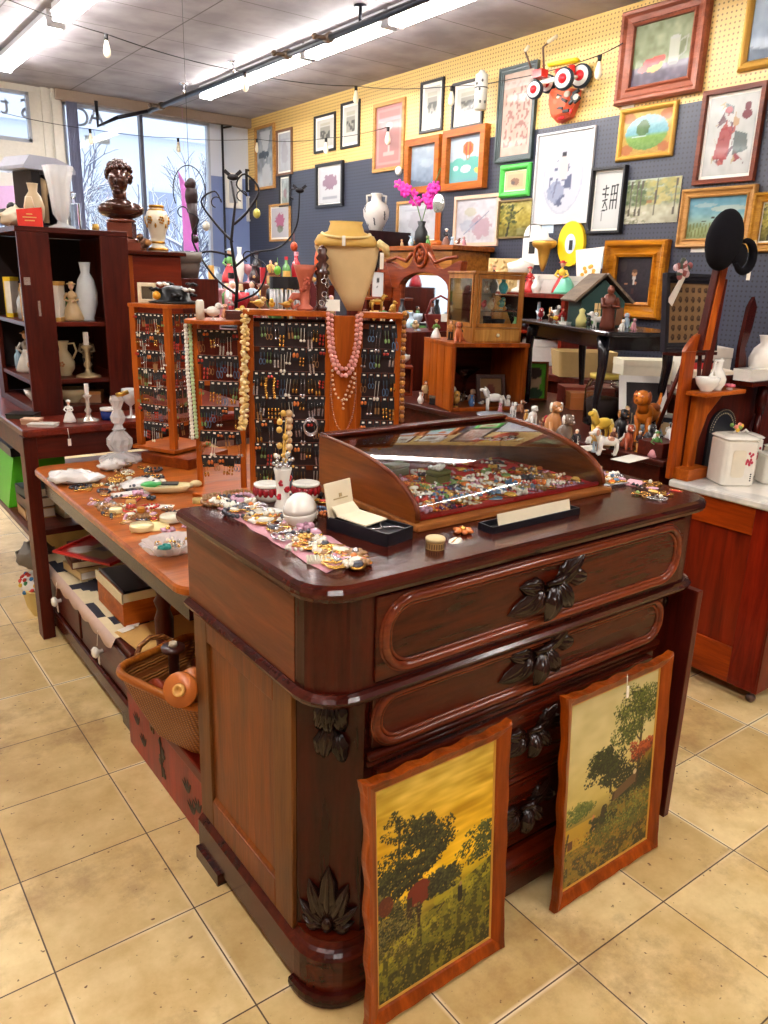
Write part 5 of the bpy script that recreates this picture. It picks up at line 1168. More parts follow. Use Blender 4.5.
# strands of beads
def strand(name, label, pts, r, m_, n, alt=None, cat='necklace'):
    P = [Vector(p) for p in pts]; L = [0]
    for i in range(1, len(P)): L.append(L[-1]+(P[i]-P[i-1]).length)
    m = MB(P[0]); rr = random.Random(n)
    for k in range(n):
        s = L[-1]*k/(n-1); i = max(j for j in range(len(L)) if L[j] <= s+1e-9); i = min(i, len(P)-2); f = (s-L[i])/(L[i+1]-L[i]+1e-9); q = P[i].lerp(P[i+1], f)
        if alt == 'shell':
            for z in range(3): m.mat(z % 2); a = rr.uniform(0, 6.28); m.ball(q+Vector((.007*math.cos(a), .007*math.sin(a), rr.uniform(-.003, .003))), (r*1.2, r*.7, r*.8), 6, 4, Matrix.Rotation(a, 3, 'Z'))
        elif alt == 'twin':
            m.mat(0); m.ball(q+Vector((-r*.9, 0, 0)), r, 6, 4); m.mat(1); m.ball(q+Vector((r*.9, -.002, .003)), r, 6, 4)
        else: m.mat(k % 2); m.ball(q, r*rr.uniform(.9, 1.1), 8, 6)
    return solo(name, m, m_, label, cat, P[0])
nf = np.array([-ax1[1], ax1[0]])*-1   # panel front normal (toward camera)
nf = np.array([ax1[1], -ax1[0]])
def board(u_, z, d=.018): p = cb+ax1*u_+nf*d; return (p[0], p[1], z)
PK = [plain((224, 150, 140), .3, coat=.3), plain((232, 168, 156), .3, coat=.3)]
def ustrand(w_, z0, zb, n=14, d=.018): return [board(w_*math.cos(PI*k/n)*-1*1.0, z0-(z0-zb)*math.sin(PI*k/n)**.8, d) for k in range(n+1)]
strand('pink_necklace', 'inner strand of pink beads looped on the center board of the wide rack', ustrand(.040, 1.35, 1.185), .0068, PK, 26)
strand('pink_necklace', 'outer strand of pink beads looped on the center board of the wide rack', ustrand(.051, 1.355, 1.165, 14, .024), .0072, PK, 30)
strand('shell_necklace', 'thin cream shell necklace with a drop below the pink beads', ustrand(.036, 1.18, 1.085, 12, .014)+[board(0, 1.085, .014), board(0, 1.06, .014)], .0042, [plain((232, 208, 176), .4), plain((206, 160, 120), .4)], 24)
strand('chain_necklace', 'fine copper chain hanging low on the center board', ustrand(.040, 1.16, .985, 12, .012), .0022, [plain((170, 110, 70), .3, .7), SILJ], 60)
e0 = A0+nf*.03-ax1*.012; strand('shell_garland', 'thick hanging strand of yellow shells at the left edge of the wide rack', [(e0[0], e0[1], 1.36), (e0[0]-.002, e0[1], 1.30), (e0[0]-.006, e0[1]-.0, 1.2), (e0[0]-.012, e0[1], 1.05), (e0[0]-.02, e0[1], .99)], .0085, [plain((222, 190, 120), .4), plain((240, 222, 170), .4)], 44, 'shell')
e1 = np.array([.462, -.605]); strand('white_beads', 'long double strand of white and pale green beads hanging left of the narrow rack', [(e1[0], e1[1], 1.30), (e1[0], e1[1], 1.15), (e1[0]+.006, e1[1], 1.0), (e1[0]+.008, e1[1], .93)], .0078, [plain((238, 238, 228), .3), plain((196, 222, 170), .3)], 30, 'twin')
e2 = A0+ax1*.485+nf*.02; strand('brown_beads', 'strand of large amber and brown beads at the right edge of the wide rack', [(e2[0], e2[1], 1.36), (e2[0], e2[1], 1.2), (e2[0]+.004, e2[1], 1.02)], .0085, [plain((190, 130, 60), .3), plain((120, 70, 40), .3)], 26)
# bracelet cone and heads hanging low on the left panel
q0 = A0+ax1*.12+nf*.035; strand('bead_tassel', 'chunky beige bead tassel in front of the wide rack', [(q0[0], q0[1], 1.04), (q0[0], q0[1], .93)], .012, [plain((206, 170, 120), .4), plain((224, 200, 160), .4)], 6)
q0 = A0+ax1*.19+nf*.03
m = MB((q0[0], q0[1], 1.03)); 
for k in range(3): m.tube([(q0[0]+ax1[0]*.022*math.cos(a), q0[1]+ax1[1]*.022*math.cos(a), 1.0-.004*k+.026*math.sin(a)) for a in np.linspace(0, 2*PI, 21)[:-1]], .0025, 5, True)
solo('silver_hoops', m, SILJ, 'large silver hoop bracelet hanging on the left panel of the wide rack', 'bracelet', (q0[0], q0[1], 1.03))
for k_, lab in ((.05, 'left'), (.075, 'right')):
    q0 = A0+ax1*(k_)+nf*.03; strand('golden_hoop', 'long golden hoop earring, %s one on the left panel of the wide rack' % lab, [(q0[0], q0[1], 1.15), (q0[0]-.004, q0[1], 1.12), (q0[0], q0[1], 1.09)], .005, [GOLDJ, GOLDJ], 9, None, 'earring')

# ------------------------------------------------------------------ things on top of the racks
RT_ = LZ1+.0175
def rtop(u, v, z=RT_): p = onz(u, v, z); return (p[0], p[1], z)
def ratop(t_, d=0.0, z=RT_): p = A0+ax1*t_+nf*d; return (p[0], p[1], z)
TERRA = plain((186, 98, 74), .55)
t = thing('cornucopia_vase', 'terracotta cornucopia vase with grapes on top of the wide rack', 'vase', ratop(.165), rz_)
m = MB(); P = [(-.012, 0, .018), (-.03, 0, .006), (-.04, 0, .024), (-.028, 0, .042), (-.008, 0, .04), (.002, 0, .055), (.0, 0, .08), (.0, 0, .105), (.0, 0, .128)]
m.tube([(P[0]), P[1], P[2], P[3], P[4]], [.004, .007, .010, .012, .012], 8); m.lathe([(.001, 0), (.026, 0), (.026, .008), (.014, .018), (.018, .04), (.015, .06), (.020, .085), (.030, .118), (.036, .136), (.030, .134), (.014, .09), (.001, .08)], (.006, 0, 0), 16); m.build('horn', TERRA, t)
m = MB(); r_ = random.Random(2)
for k in range(16): m.ball((.006+r_.uniform(-.014, .014), -.020, .075+r_.uniform(-.016, .022)), .0055, 6, 4)
m.build('grapes', plain((174, 84, 62), .5), t)
t = thing('ring_post', 'dark turned wooden post with metal rings on top of the wide rack', 'ring stand', ratop(.225, .005), 0)
m = MB(); m.lathe([(.001, 0), (.024, 0), (.024, .01), (.019, .016), (.019, .105), (.024, .11), (.024, .118), (.016, .124), (.022, .136), (.012, .146), (.021, .158), (.012, .170), (.016, .182), (.006, .194), (.001, .196)], (0, 0, 0), 14); m.build('post', plain((64, 30, 24), .25, coat=.4), t)
m = MB()
for k, (a, z) in enumerate(((-1.9, .09), (-1.3, .078), (-1.8, .05), (-1.2, .036), (-2.2, .024), (-1.5, .104))): cx_, cy_ = .021*math.cos(a), .021*math.sin(a); m.tube([(cx_+.008*math.cos(q)*-math.sin(a), cy_+.008*math.cos(q)*math.cos(a), z+.008*math.sin(q)) for q in np.linspace(0, 2*PI, 13)[:-1]], .0018, 5, True)
m.build('ring', SILJ, t)
# cream necklace bust: shell-shaped
bz = ratop(.30, -.05); bust = thing('necklace_bust', 'cream shell-shaped necklace display bust with yellow collar above the rack', 'display bust', (bz[0], bz[1], RT_), rz_+.0)
m = MB(); n = 18; H = .22
rows = [(0.0, .024, .008), (.2, .042, .014), (.45, .070, .022), (.7, .092, .03), (.88, .102, .034), (.95, .098, .034)]
vs = []; 
for (f, hw_, dp) in rows:
    for k in range(n+1): a = PI*k/n; vs.append((-hw_*math.cos(a)-.02*(1-f)*0+.03*(1-f), -dp*math.sin(a), .0+f*H))
nb = len(vs)
for (f, hw_, dp) in rows:
    for k in range(n+1): a = PI*k/n; vs.append((-hw_*.98*math.cos(a)+.03*(1-f), -dp*math.sin(a)*.3+.01, f*H))
fs = [(i*(n+1)+k, i*(n+1)+k+1, (i+1)*(n+1)+k+1, (i+1)*(n+1)+k) for i in range(len(rows)-1) for k in range(n)]
fs += [(nb+a, nb+b, nb+c, nb+d) for a, b, c, d in fs]
for i in range(len(rows)-1):
    for k in (0, n): fs.append((i*(n+1)+k, (i+1)*(n+1)+k, nb+(i+1)*(n+1)+k, nb+i*(n+1)+k))
for r0 in (0, len(rows)-1):
    for k in range(n): a = r0*(n+1)+k; fs.append((a, a+1, nb+a+1, nb+a))
m.add(vs, fs, True); m.build('breast_plate', plain((214, 186, 136), .3, coat=.4), bust)
m = MB(); m.loft([[(s_*.096*math.cos(a)*1.0, s_*.045*math.sin(a)-.002, z) for a in np.linspace(0, 2*PI, 33)[:-1]] for s_, z in ((1.0, .195), (1.04, .208), (.92, .228), (.60, .240), (.52, .262), (.55, .270), (.48, .268))], smooth=True); m.build('collar', plain((218, 178, 92), .45), bust)
m = MB(); m.tube([(.055*math.cos(a)*1.4, -.055*math.sin(a)*.9-.004, .232-.012*math.sin(a)) for a in np.linspace(-.3, PI+.3, 20)], .004, 6); m.tube([(.1, -.02, .21), (.125, -.01, .195), (.13, 0, .17)], [.012, .013, .010], 8); m.build('cord', plain((236, 214, 150), .5), bust)
m = MB(); m.box((.112, -.03, .155), (.012, .001, .05)); m.box((-.01, -.062, .21), (.010, .001, .03)); m.build('price_tag', PAPER, bust)
orn(g_card(.05, .035), PAPER, 'blank_card', 'small blank white card leaning by the ring post on the wide rack', 'card', ratop(.255, .02), rz_)
def smallset(lst):
    for gen, mats, name, label, cat, loc, rz in lst: orn(gen, mats, name, label, cat, loc, rz)
BR = P_((176, 120, 60)); WH = P_((238, 236, 230)); BK = P_((28, 26, 30)); GR = P_((96, 140, 60)); RD = P_((186, 40, 40)); BLU = P_((70, 110, 160)); YE = P_((232, 190, 60)); PKM = P_((220, 150, 160)); TN = P_((206, 176, 130)); GD = plain((190, 150, 70), .35, .7)
smallset([
 (g_bird(.035), [GD, GD], 'brass_bird', 'little brass bird on the wide rack left of the cornucopia', 'figurine', ratop(.115, .01), 1.2),
 (g_horse(.055), [GD, GD], 'brass_deer', 'brass deer figurine on the right end of the wide rack', 'figurine', ratop(.40, .0), 1.3),
 (g_dog(.04), [GD, GD], 'brass_dog', 'small brass dog at the right end of the wide rack shelf', 'figurine', ratop(.45, .0), .3),
 (g_bird(.04), [P_((214, 180, 110)), GD], 'shell_bird', 'yellow shell bird on the wide rack just right of the shell strand', 'figurine', ratop(.03, .01), .8),
 (g_bird(.035), [YE, BR], 'straw_bird', 'straw-colored bird on the left corner of the wide rack', 'figurine', ratop(.068, -.01), -.6)])
ZB_ = 1.3235
def rbt(x, y): return (.555+x, -.655+y, ZB_)
smallset([
 (g_box(.075, .045, .028), [plain((74, 34, 26), .4), plain((86, 40, 30), .35)], 'wooden_box', 'dark reddish wooden box on top of the narrow rack', 'box', rbt(.05, -.03), -.6),
 (g_bird(.055), [WH, WH], 'white_dove', 'white dove figurine on top of the narrow rack', 'figurine', rbt(-.035, -.02), .9),
 (g_lathe([(.001, 0), (.014, 0), (.013, .055), (.008, .06), (.001, .06)], 12), P_((226, 222, 206)), 'white_candle', 'stubby white candle beside the white dove', 'candle', rbt(-.07, .0), 0),
 (g_dog(.05), [P_((214, 150, 110)), WH], 'puppy_figurine', 'tan puppy figurine behind the dark wooden box', 'figurine', rbt(.03, .03), -.3),
 (g_bird(.045), [YE, GR], 'yellow_bird', 'yellow and green bird beside the tan puppy', 'figurine', rbt(.075, .02), .5)])
# black and white flower hat on the square rack
ZC_ = 1.3495
t = thing('flower_hat', 'black hat heaped with white and black flowers on the square rack', 'hat', (.64, -.06, ZC_))
m = MB(); m.lathe([(.001, 0), (.095, 0), (.10, .006), (.065, .012), (.055, .05), (.03, .065), (.001, .068)], (0, 0, 0), 20); m.build('hat_body', BLACKM, t)
for j in range(9):
    m = MB(); a = j*.75; q = (.07*math.cos(a), .07*math.sin(a), .03+.02*(j % 3))
    for k in range(7): b = k*.9; m.ball((q[0]+.014*math.cos(b), q[1]+.014*math.sin(b), q[2]+.004*(k % 2)), (.012, .008, .006), 8, 5, Matrix.Rotation(b, 3, 'Z'))
    m.build('flower', plain((230, 228, 222), .6) if j % 2 else plain((24, 22, 26), .6), t)
m = MB(); m.ball((-.085, -.04, .03), (.016, .012, .016)); m.build('orange_flower', P_((232, 170, 50)), t)
picture('framed_photo', 'small cream photo frame on the left corner of the square rack', 'picture frame', .07, .075, Canvas(8, 8, (120, 110, 90)), CREAM, .014, .008, loc=(.545, -.03, ZC_), rz=-.6)
# ------------------------------------------------------------------ red painted chest and basket
RX0, RX1, RY0, RY1 = .112, .205, -1.43, -.83
RLAC = wood((110, 22, 12), (166, 52, 26), 'z', .35, .2, .5); RLAC2 = wood((80, 16, 12), (120, 32, 18), 'y', .35, .2, .5)
rcx = ((RX0+RX1)/2, (RY0+RY1)/2, 0)
t = thing('red_chest', 'low red painted wooden chest with black leaf motifs beside the cabinet', 'chest', rcx)
m = MB(rcx); m.bb(RX0, RX1, RY0, RY1, 0, .19); m.build('chest_body', RLAC, t, .004)
m = MB(rcx); m.bb(RX0-.006, RX1, RY0-.004, RY1+.004, .192, .232); m.build('lid', RLAC2, t, .006)
for (y, z) in ((-.92, .13), (-.97, .08), (-1.34, .07), (-1.38, .10), (-1.31, .12)):
    m = MB(rcx)
    m.M = Matrix.Translation((RX0-.0005, y, z)) @ Matrix.Rotation(-PI/2, 4, 'Z')
    for a in (60, 90, 120, 150): leaf(m, (0, 0, -.02), math.radians(a), .045, .006, .0012, 1)
    m.build('leaf_motif', plain((30, 18, 18), .5), t, fixn=False)
m = MB(rcx)
for dz in np.linspace(.05, .15, 7): m.ball((RX0-.001, -1.12+.012*math.sin(dz*90), dz), (.0012, .020-.6*abs(dz-.1)*.2, .011), 10, 6)
m.tube([(RX0-.002, -1.12, .04), (RX0-.002, -1.115, .17)], .0022, 4); m.build('vine_motif', plain((70, 62, 52), .6), t)
m = MB(rcx); m.box((RX0-.008, -1.07, .195), (.003, .030, .055)); m.ball((RX0-.010, -1.07, .178), (.003, .008, .008)); m.build('hasp', plain((96, 70, 52), .4, .7), t)
# wicker basket on the chest
def wicker():
    m_, nt, b = mat_base('wicker'); L = nt.links; tc = N(nt, 'TexCoord'); wv = N(nt, 'TexWave', Scale=38.0, Distortion=3.0); wv.bands_direction = 'Z'; wv.inputs['Detail'].default_value = 2; L.new(tc.outputs['Object'], wv.inputs['Vector'])
    w2 = N(nt, 'TexWave', Scale=26.0, Distortion=1.0); w2.bands_direction = 'Y'; L.new(tc.outputs['Object'], w2.inputs['Vector'])
    mu = N(nt, 'Math', operation='MULTIPLY'); L.new(wv.outputs['Fac'], mu.inputs[0]); L.new(w2.outputs['Fac'], mu.inputs[1])
    cr = N(nt, 'ValToRGB'); cr.color_ramp.elements[0].color = (*S(120, 64, 24), 1); cr.color_ramp.elements[1].color = (*S(206, 140, 70), 1); L.new(mu.outputs[0], cr.inputs[0]); L.new(cr.outputs[0], b.inputs['Base Color'])
    bp = N(nt, 'Bump', Strength=.8, Distance=.006); L.new(mu.outputs[0], bp.inputs['Height']); L.new(bp.outputs[0], b.inputs['Normal']); b.inputs['Roughness'].default_value = .45; return m_
WIC = wicker()
bc = (.185, -1.235, .2335)
t = thing('wicker_basket', 'rectangular wicker basket of old wooden spools on the red chest', 'basket', bc, .33)
def bring(hx, hy, z, r=.05): return [(a, b, z) for a, b in rrect(-hx, hx, -hy, hy, r, 6)]
m = MB(); m.loft([bring(.09, .11, 0), bring(.125, .15, .10), bring(.15, .175, .185), bring(.144, .169, .185), bring(.118, .142, .10), bring(.082, .102, .008)]); m.build('basket_body', WIC, t)
m = MB(); P = bring(.15, .175, .190, .06); n_ = len(P); Q = []
for k in range(n_):
    for f in range(4): a, b = Vector(P[k]), Vector(P[(k+1) % n_]); Q.append(a.lerp(b, f/4))
m.tube(Q, [.011+.0015*(i % 2) for i in range(len(Q))], 8, True); m.build('rim', wood((150, 82, 34), (206, 140, 72), 'y', .4, .2, 2), t)
m = MB(); m.tube([(-.07, .175, .19), (-.04, .19, .215), (0, .195, .225), (.04, .19, .215), (.07, .175, .19)], .008, 6); m.build('handle', WIC, t)
def spool(name, label, loc, h, r, c1, c2, rx=0, ry=0, rz=0):
    t = thing(name, label, 'spool', loc, rz); t.rotation_euler = (rx, ry, rz)
    m = MB(); m.lathe([(.001, 0), (r, 0), (r, .012), (r*.5, .018), (r*.45, h-.018), (r, h-.012), (r, h), (.001, h)], (0, 0, 0), 20); m.build('core', plain(c1, .35, coat=.2), t)
    m = MB(); m.lathe([(.18*r, h+.0005), (.2*r, h+.012), (.34*r, h+.012), (.38*r, h+.001)], (0, 0, 0), 16); m.build('end_ring', plain(c2, .5), t)
def inb(x, y, z): return (bc[0]+x, bc[1]+y, bc[2]+z)
spool('wooden_spool', 'tall dark upright spool with pale end ring in the wicker basket', inb(-.045, .055, .012), .235, .032, (64, 26, 20), (214, 196, 170))
spool('wooden_spool', 'orange spool with round brass center facing the aisle in the basket', onz(196, 684, .45), .10, .044, (190, 104, 40), (226, 176, 100), 0, -PI/2+.35, .75)
spool('wooden_spool', 'reddish spool lying at the back of the basket', inb(-.09, .085, .11), .17, .034, (150, 56, 26), (60, 20, 16), 0, PI/2, .33)
spool('wooden_spool', 'dark spool lying low behind the orange one', inb(-.05, -.01, .08), .14, .032, (90, 40, 26), (40, 20, 16), 0, PI/2, .7)
spool('wooden_spool', 'dark red spool tipped under the table edge in the basket', inb(.12, .06, .17), .10, .04, (96, 30, 22), (50, 18, 14), 0, PI/2-.3, 1.5)
spool('wooden_spool', 'small dark spool at the near end of the basket', inb(-.01, -.06, .08), .07, .026, (56, 24, 20), (90, 50, 30), PI/2, 0, -.5)
spool('wooden_spool', 'small brown spool beside the tall upright one', inb(-.07, -.03, .10), .06, .022, (84, 40, 26), (50, 26, 20), .4, .3, 0)
m = MB(); m.box((0, 0, .012), (.05, .022, .022)); solo('wood_block', m, ORANGE_X, 'small yellow-brown wood block in front of the orange spool', 'block', inb(-.03, -.0, .15), .6)

# ------------------------------------------------------------------ low chest under the table
KX0, KX1, KY0, KY1 = .138, .62, -.80, .295
kc = ((KX0+KX1)/2, (KY0+KY1)/2, 0)
t = thing('low_chest', 'low dark chest of drawers with white knobs under the wooden table', 'chest of drawers', kc)
m = MB(kc); m.bb(KX0+.006, KX1, KY0+.006, KY1-.006, .07, .29); m.build('chest_body', DARKRED_X, t, .003)
m = MB(kc); m.bb(KX0-.012, KX1, KY0-.012, KY1+.004, .045, .105); m.tube([(KX0-.010, KY0-.012, .108), (KX0-.010, KY1+.004, .108)], .008, 8); m.build('base_moulding', MAHOG, t, .003)
for y0, y1 in ((KY0-.008, KY0+.10), (KY1-.1, KY1)): m = MB(kc); m.bb(KX0-.006, KX0+.08, y0, y1, 0, .044); m.build('foot', MAHOG_D, t)
for y0, y1 in ((KY0+.03, -.27), (-.24, KY1-.04)):
    m = MB(kc); m.bb(KX0-.004, KX0+.0055, y0, y1, .12, .268); d = m.build('drawer', wood((58, 18, 14), (84, 30, 22), 'y', .3, .1), t, .004)
    m = MB(kc); y = (y0+y1)/2; m.M = Matrix.Translation((KX0-.004, y, .19)) @ Matrix.Rotation(-PI/2, 4, 'Y'); m.lathe([(.008, 0), (.007, .012), (.019, .020), (.021, .028), (.014, .036), (.001, .038)], (0, 0, 0), 16); m.build('knob', PORC, d)
    m = MB(kc); m.tube([(KX0-.02, y+.006, .21), (KX0-.012, y+.012, .265)], .001, 4); m.box((KX0-.02, y-.004, .165), (.001, .018, .04)); m.build('price_tag', PAPER, d)
# table runner with lace edge: dark and cream pattern
m = MB(); vs = []; nx_, ny_ = 18, 90
for j in range(ny_+1):
    y = -.66+ (KY1-.0+.66)*j/ny_
    for i in range(nx_+1):
        x = KX0-.012+(.40)*i/nx_; z = .2925+.0015*math.sin(j*.45+i)
        if i == 0: z = .262-.016*abs(math.sin(j*.27)); x = KX0-.016
        if i == 1: z = .293; x = KX0+.002
        vs.append((x, y, z))
c0 = Vector((.3, -.1, .29)); m = MB(c0); fs = []
for j in range(ny_):
    for i in range(nx_):
        q = math.sin(j*.21+2*math.sin(i*.4))+math.sin(i*.55+1.9*math.sin(j*.16)); m.k = 2 if i == 0 else (0 if q > -.1 else 1); fs.append(((j*(nx_+1)+i, j*(nx_+1)+i+1, (j+1)*(nx_+1)+i+1, (j+1)*(nx_+1)+i), m.k))
m.k = 0; m.add(vs, [], True)
for f, k in fs: m.f.append(list(f)); m.mi.append(k); m.sm.append(True)
o = solo('table_runner', m, [plain((222, 206, 166), .8), plain((34, 32, 44), .8), plain((206, 180, 166), .8)], 'cream and black patterned runner with pink lace edge on the low chest', 'runner', c0); md = o.modifiers.new('solid', 'SOLIDIFY'); md.thickness = .0015
m = MB(); m.box((0, 0, .001), (.34, .2, .002)); solo('kraft_paper', m, plain((206, 160, 90), .7), 'torn tan paper lying on the near end of the low chest', 'paper', (.33, -.70, .294), .1)
m = MB(); m.box((0, 0, .001), (.05, .03, .002), rz=.3); m.box((.03, .02, .003), (.04, .03, .002), rz=-.5); solo('torn_paper', m, PAPER, 'scraps of torn white paper on the tan paper', 'paper scraps', (.19, -.62, .2965))
# box with brass corners on the chest
t = thing('wooden_box', 'honey-colored wooden box with white corner strip on the low chest', 'box', (.31, -.47, .296), .0)
m = MB(); m.bb(-.12, .14, -.13, .15, 0, .115); m.build('box_body', ORANGE_X, t, .003)
m = MB(); m.bb(-.123, -.118, -.133, .153, .085, .12); m.bb(-.122, .142, -.133, -.13, .09, .12); m.build('pale_trim', plain((220, 206, 170), .5), t)
m = MB(); m.bb(-.11, .13, -.12, .14, .116, .125); m.tube([(-.11, -.12, .125), (-.11, .14, .125)], .005, 6); m.build('lid', plain((36, 30, 38), .3, coat=.3), t)
picture('board_game', 'red round-cornered tray with a yellow picture on the books under the table', 'tray', .30, .19, Canvas(20, 12, (196, 40, 30)).rect(.3, .2, .8, .8, (170, 140, 60)).ell(.25, .35, .14, .2, (236, 226, 216)).ell(.5, .6, .1, .14, (60, 50, 30)), plain((180, 30, 26), .4), .012, .01, loc=(.18, -.16, .408), rz=-1.1, rx=-PI/2+.06)
kk = random.Random(9)
for k, (x, y, z, w_, d, h, c, l, rz) in enumerate((
    (.31, .0, .297, .26, .18, .035, (196, 170, 120), 'tan book at the bottom of the stack on the low chest', .1), (.30, .02, .3325, .24, .17, .03, (110, 60, 40), 'brown book under the red tray', -.1), (.31, .02, .363, .22, .16, .04, (70, 30, 28), 'dark red box-like book right under the red tray', .05),
    (.52, -.16, .297, .16, .14, .06, (120, 76, 44), 'brown box behind the honey-colored wooden box', .2), (.52, -.40, .297, .14, .26, .10, (44, 28, 30), 'dark case behind the honey-colored wooden box', 0), (.45, .13, .297, .12, .16, .13, (84, 24, 22), 'dark red upright box behind the stack of books', .1))):
    orn(g_book(w_, d, h), [plain(c, .5), PAPER], 'old_book' if 'book' in l else 'storage_box', l, 'book' if 'book' in l else 'box', (x, y, z), rz)
# ------------------------------------------------------------------ dark table at the left carrying the bookcase
LT = .875; lo = (.6, .6, 0)
t = thing('dark_table', 'tall dark red wooden table carrying the bookcase at the left', 'table', lo)
m = MB(lo); rslab(m, .07, 1.13, .065, 1.45, .02, [(.006, LT-.03), (0, LT-.024), (0, LT-.006), (.004, LT)]); m.build('tabletop', wood((84, 28, 22), (128, 58, 42), 'y', .3, .4), t)
m = MB(lo); m.bb(.085, .11, .09, 1.43, LT-.12, LT-.031); m.bb(.11, 1.11, .09, .11, LT-.12, LT-.031); m.each('apron', DARKRED_X, t)
for x, y in ((.11, .12), (1.10, .12), (.11, 1.4), (1.10, 1.4)): m = MB(lo); m.bb(x-.04, x+.010, y-.035, y+.035, 0, LT-.031); m.build('leg', DARKRED, t, .003)
m = MB(lo); m.bb(.075, 1.11, .16, 1.42, .42, .445); m.build('lower_shelf', DARKRED_X, t, .003)
# stuff on the lower shelf and floor at far left
t = thing('green_box', 'bright lime-green box on the lower shelf of the dark table', 'box', (.22, .72, .4455), 0)
m = MB(); m.bb(-.1, .12, -.14, .16, .0, .22); m.prism([(-.14, .0), (-.10, .0), (-.10, .22)], -.16, .16, 'xz'); m.build('box_body', plain((84, 190, 30), .4), t); m = MB(); m.bb(-.105, .125, -.145, .165, .222, .26); m.build('lid', plain((30, 32, 40), .4), t)
for k, (y, w_, h, c, l) in enumerate(((.40, .12, .045, (190, 150, 100), 'tan book at the bottom of the pile on the lower shelf'), (.40, .115, .045, (96, 70, 60), 'brown book in the middle of the pile on the lower shelf'), (.40, .11, .04, (50, 66, 70), 'blue-grey book on top of the pile on the lower shelf'))):
    orn(g_book(w_, .15, h), [plain(c, .5), PAPER], 'old_book', l, 'book', (.16, y, .4455+k*.0455), .05*k)
orn(g_book(.03, .16, .16), [plain((214, 196, 160), .6), PAPER], 'old_book', 'cream book standing beside the dark table leg', 'book', (.25, .36, .4455), .1)
orn(g_box(.30, .4, .07), [plain((70, 70, 84), .5), plain((120, 126, 140), .4)], 'flat_case', 'flat blue-grey case on the floor shelf behind the wooden table', 'case', (.62, .36, .66-.2145), .2)
bag('fabric_bundle', 'grey bundle of wrapped cloth on top of the pile under the dark table', (.15, .42, .19), .085, .09, .11, 11, [plain((120, 112, 100), .7), plain((60, 56, 54), .6)])
t = thing('fabric_basket', 'fabric-lined basket with colorful floral print on the floor at far left', 'basket', (.17, .42, .0))
m = MB(); m.loft([bring(.075, .085, 0, .03), bring(.095, .105, .12, .03), bring(.085, .095, .12, .03), bring(.07, .08, .01, .03)]); m.build('basket_body', plain((214, 190, 120), .8), t)
m = MB(); m.ball((0, 0, .12), (.105, .115, .06), 14, 8); r_ = random.Random(3)
for k in range(60): a, b = r_.uniform(0, 6.28), r_.uniform(-.3, .9); m.mat(1+k % 4); m.ball((.105*math.cos(a)*math.cos(b), .115*math.sin(a)*math.cos(b), .12+.06*math.sin(b)), .010, 6, 4)
m.build('floral_liner', [plain((222, 220, 214), .8), plain((60, 120, 170), .8), plain((190, 60, 50), .8), plain((220, 180, 60), .8), plain((70, 130, 80), .8)], t)
# cream storage boxes behind on floor
orn(g_box(.35, .25, .34), [plain((196, 170, 110), .7), plain((206, 184, 130), .7)], 'cardboard_box', 'tan cardboard box on the floor behind the dark table leg', 'box', (.45, 1.0, 0), 0)

# ------------------------------------------------------------------ bookcase
bo = (.40, .62, LT); BZ1 = 1.622
bk = thing('bookcase', 'dark red open bookcase of knickknacks standing on the dark table', 'bookcase', bo)
m = MB(bo); m.bb(.175, .615, .36, 1.02, BZ1-.02, BZ1); m.build('top', DARKRED_X, bk, .002)
m = MB(bo); m.bb(.18, .61, .375, 1.0, LT, LT+.03); m.build('base', DARKRED_X, bk, .002)
for (x0, x1, y0, y1, z0) in ((.18, .30, .358, .374, LT), (.50, .615, .358, .374, LT)):
    m = MB(bo); m.bb(x0, x1, y0, y1, z0, BZ1-.021); m.build('front_plank', DARKRED, bk, .002)
m = MB(bo); m.bb(.18, .198, .90, 1.0, LT, BZ1-.021); m.bb(.597, .613, .376, 1.0, LT+.031, BZ1-.021); m.each('side_plank', DARKRED, bk, .002)
m = MB(bo); m.bb(.199, .597, .985, 1.0, LT+.031, BZ1-.021); m.build('back_board', plain((34, 16, 18), .6), bk)
for z in (1.255, 1.02): m = MB(bo); m.bb(.185, .596, .376, .984, z-.018, z); m.build('shelf', DARKRED_X, bk, .002)
m = MB(bo); m.bb(.19, .215, .355, .3575, 1.40, 1.43); m.bb(.235, .245, .355, .3575, 1.28, 1.34); m.each('latch', SILVER, bk)
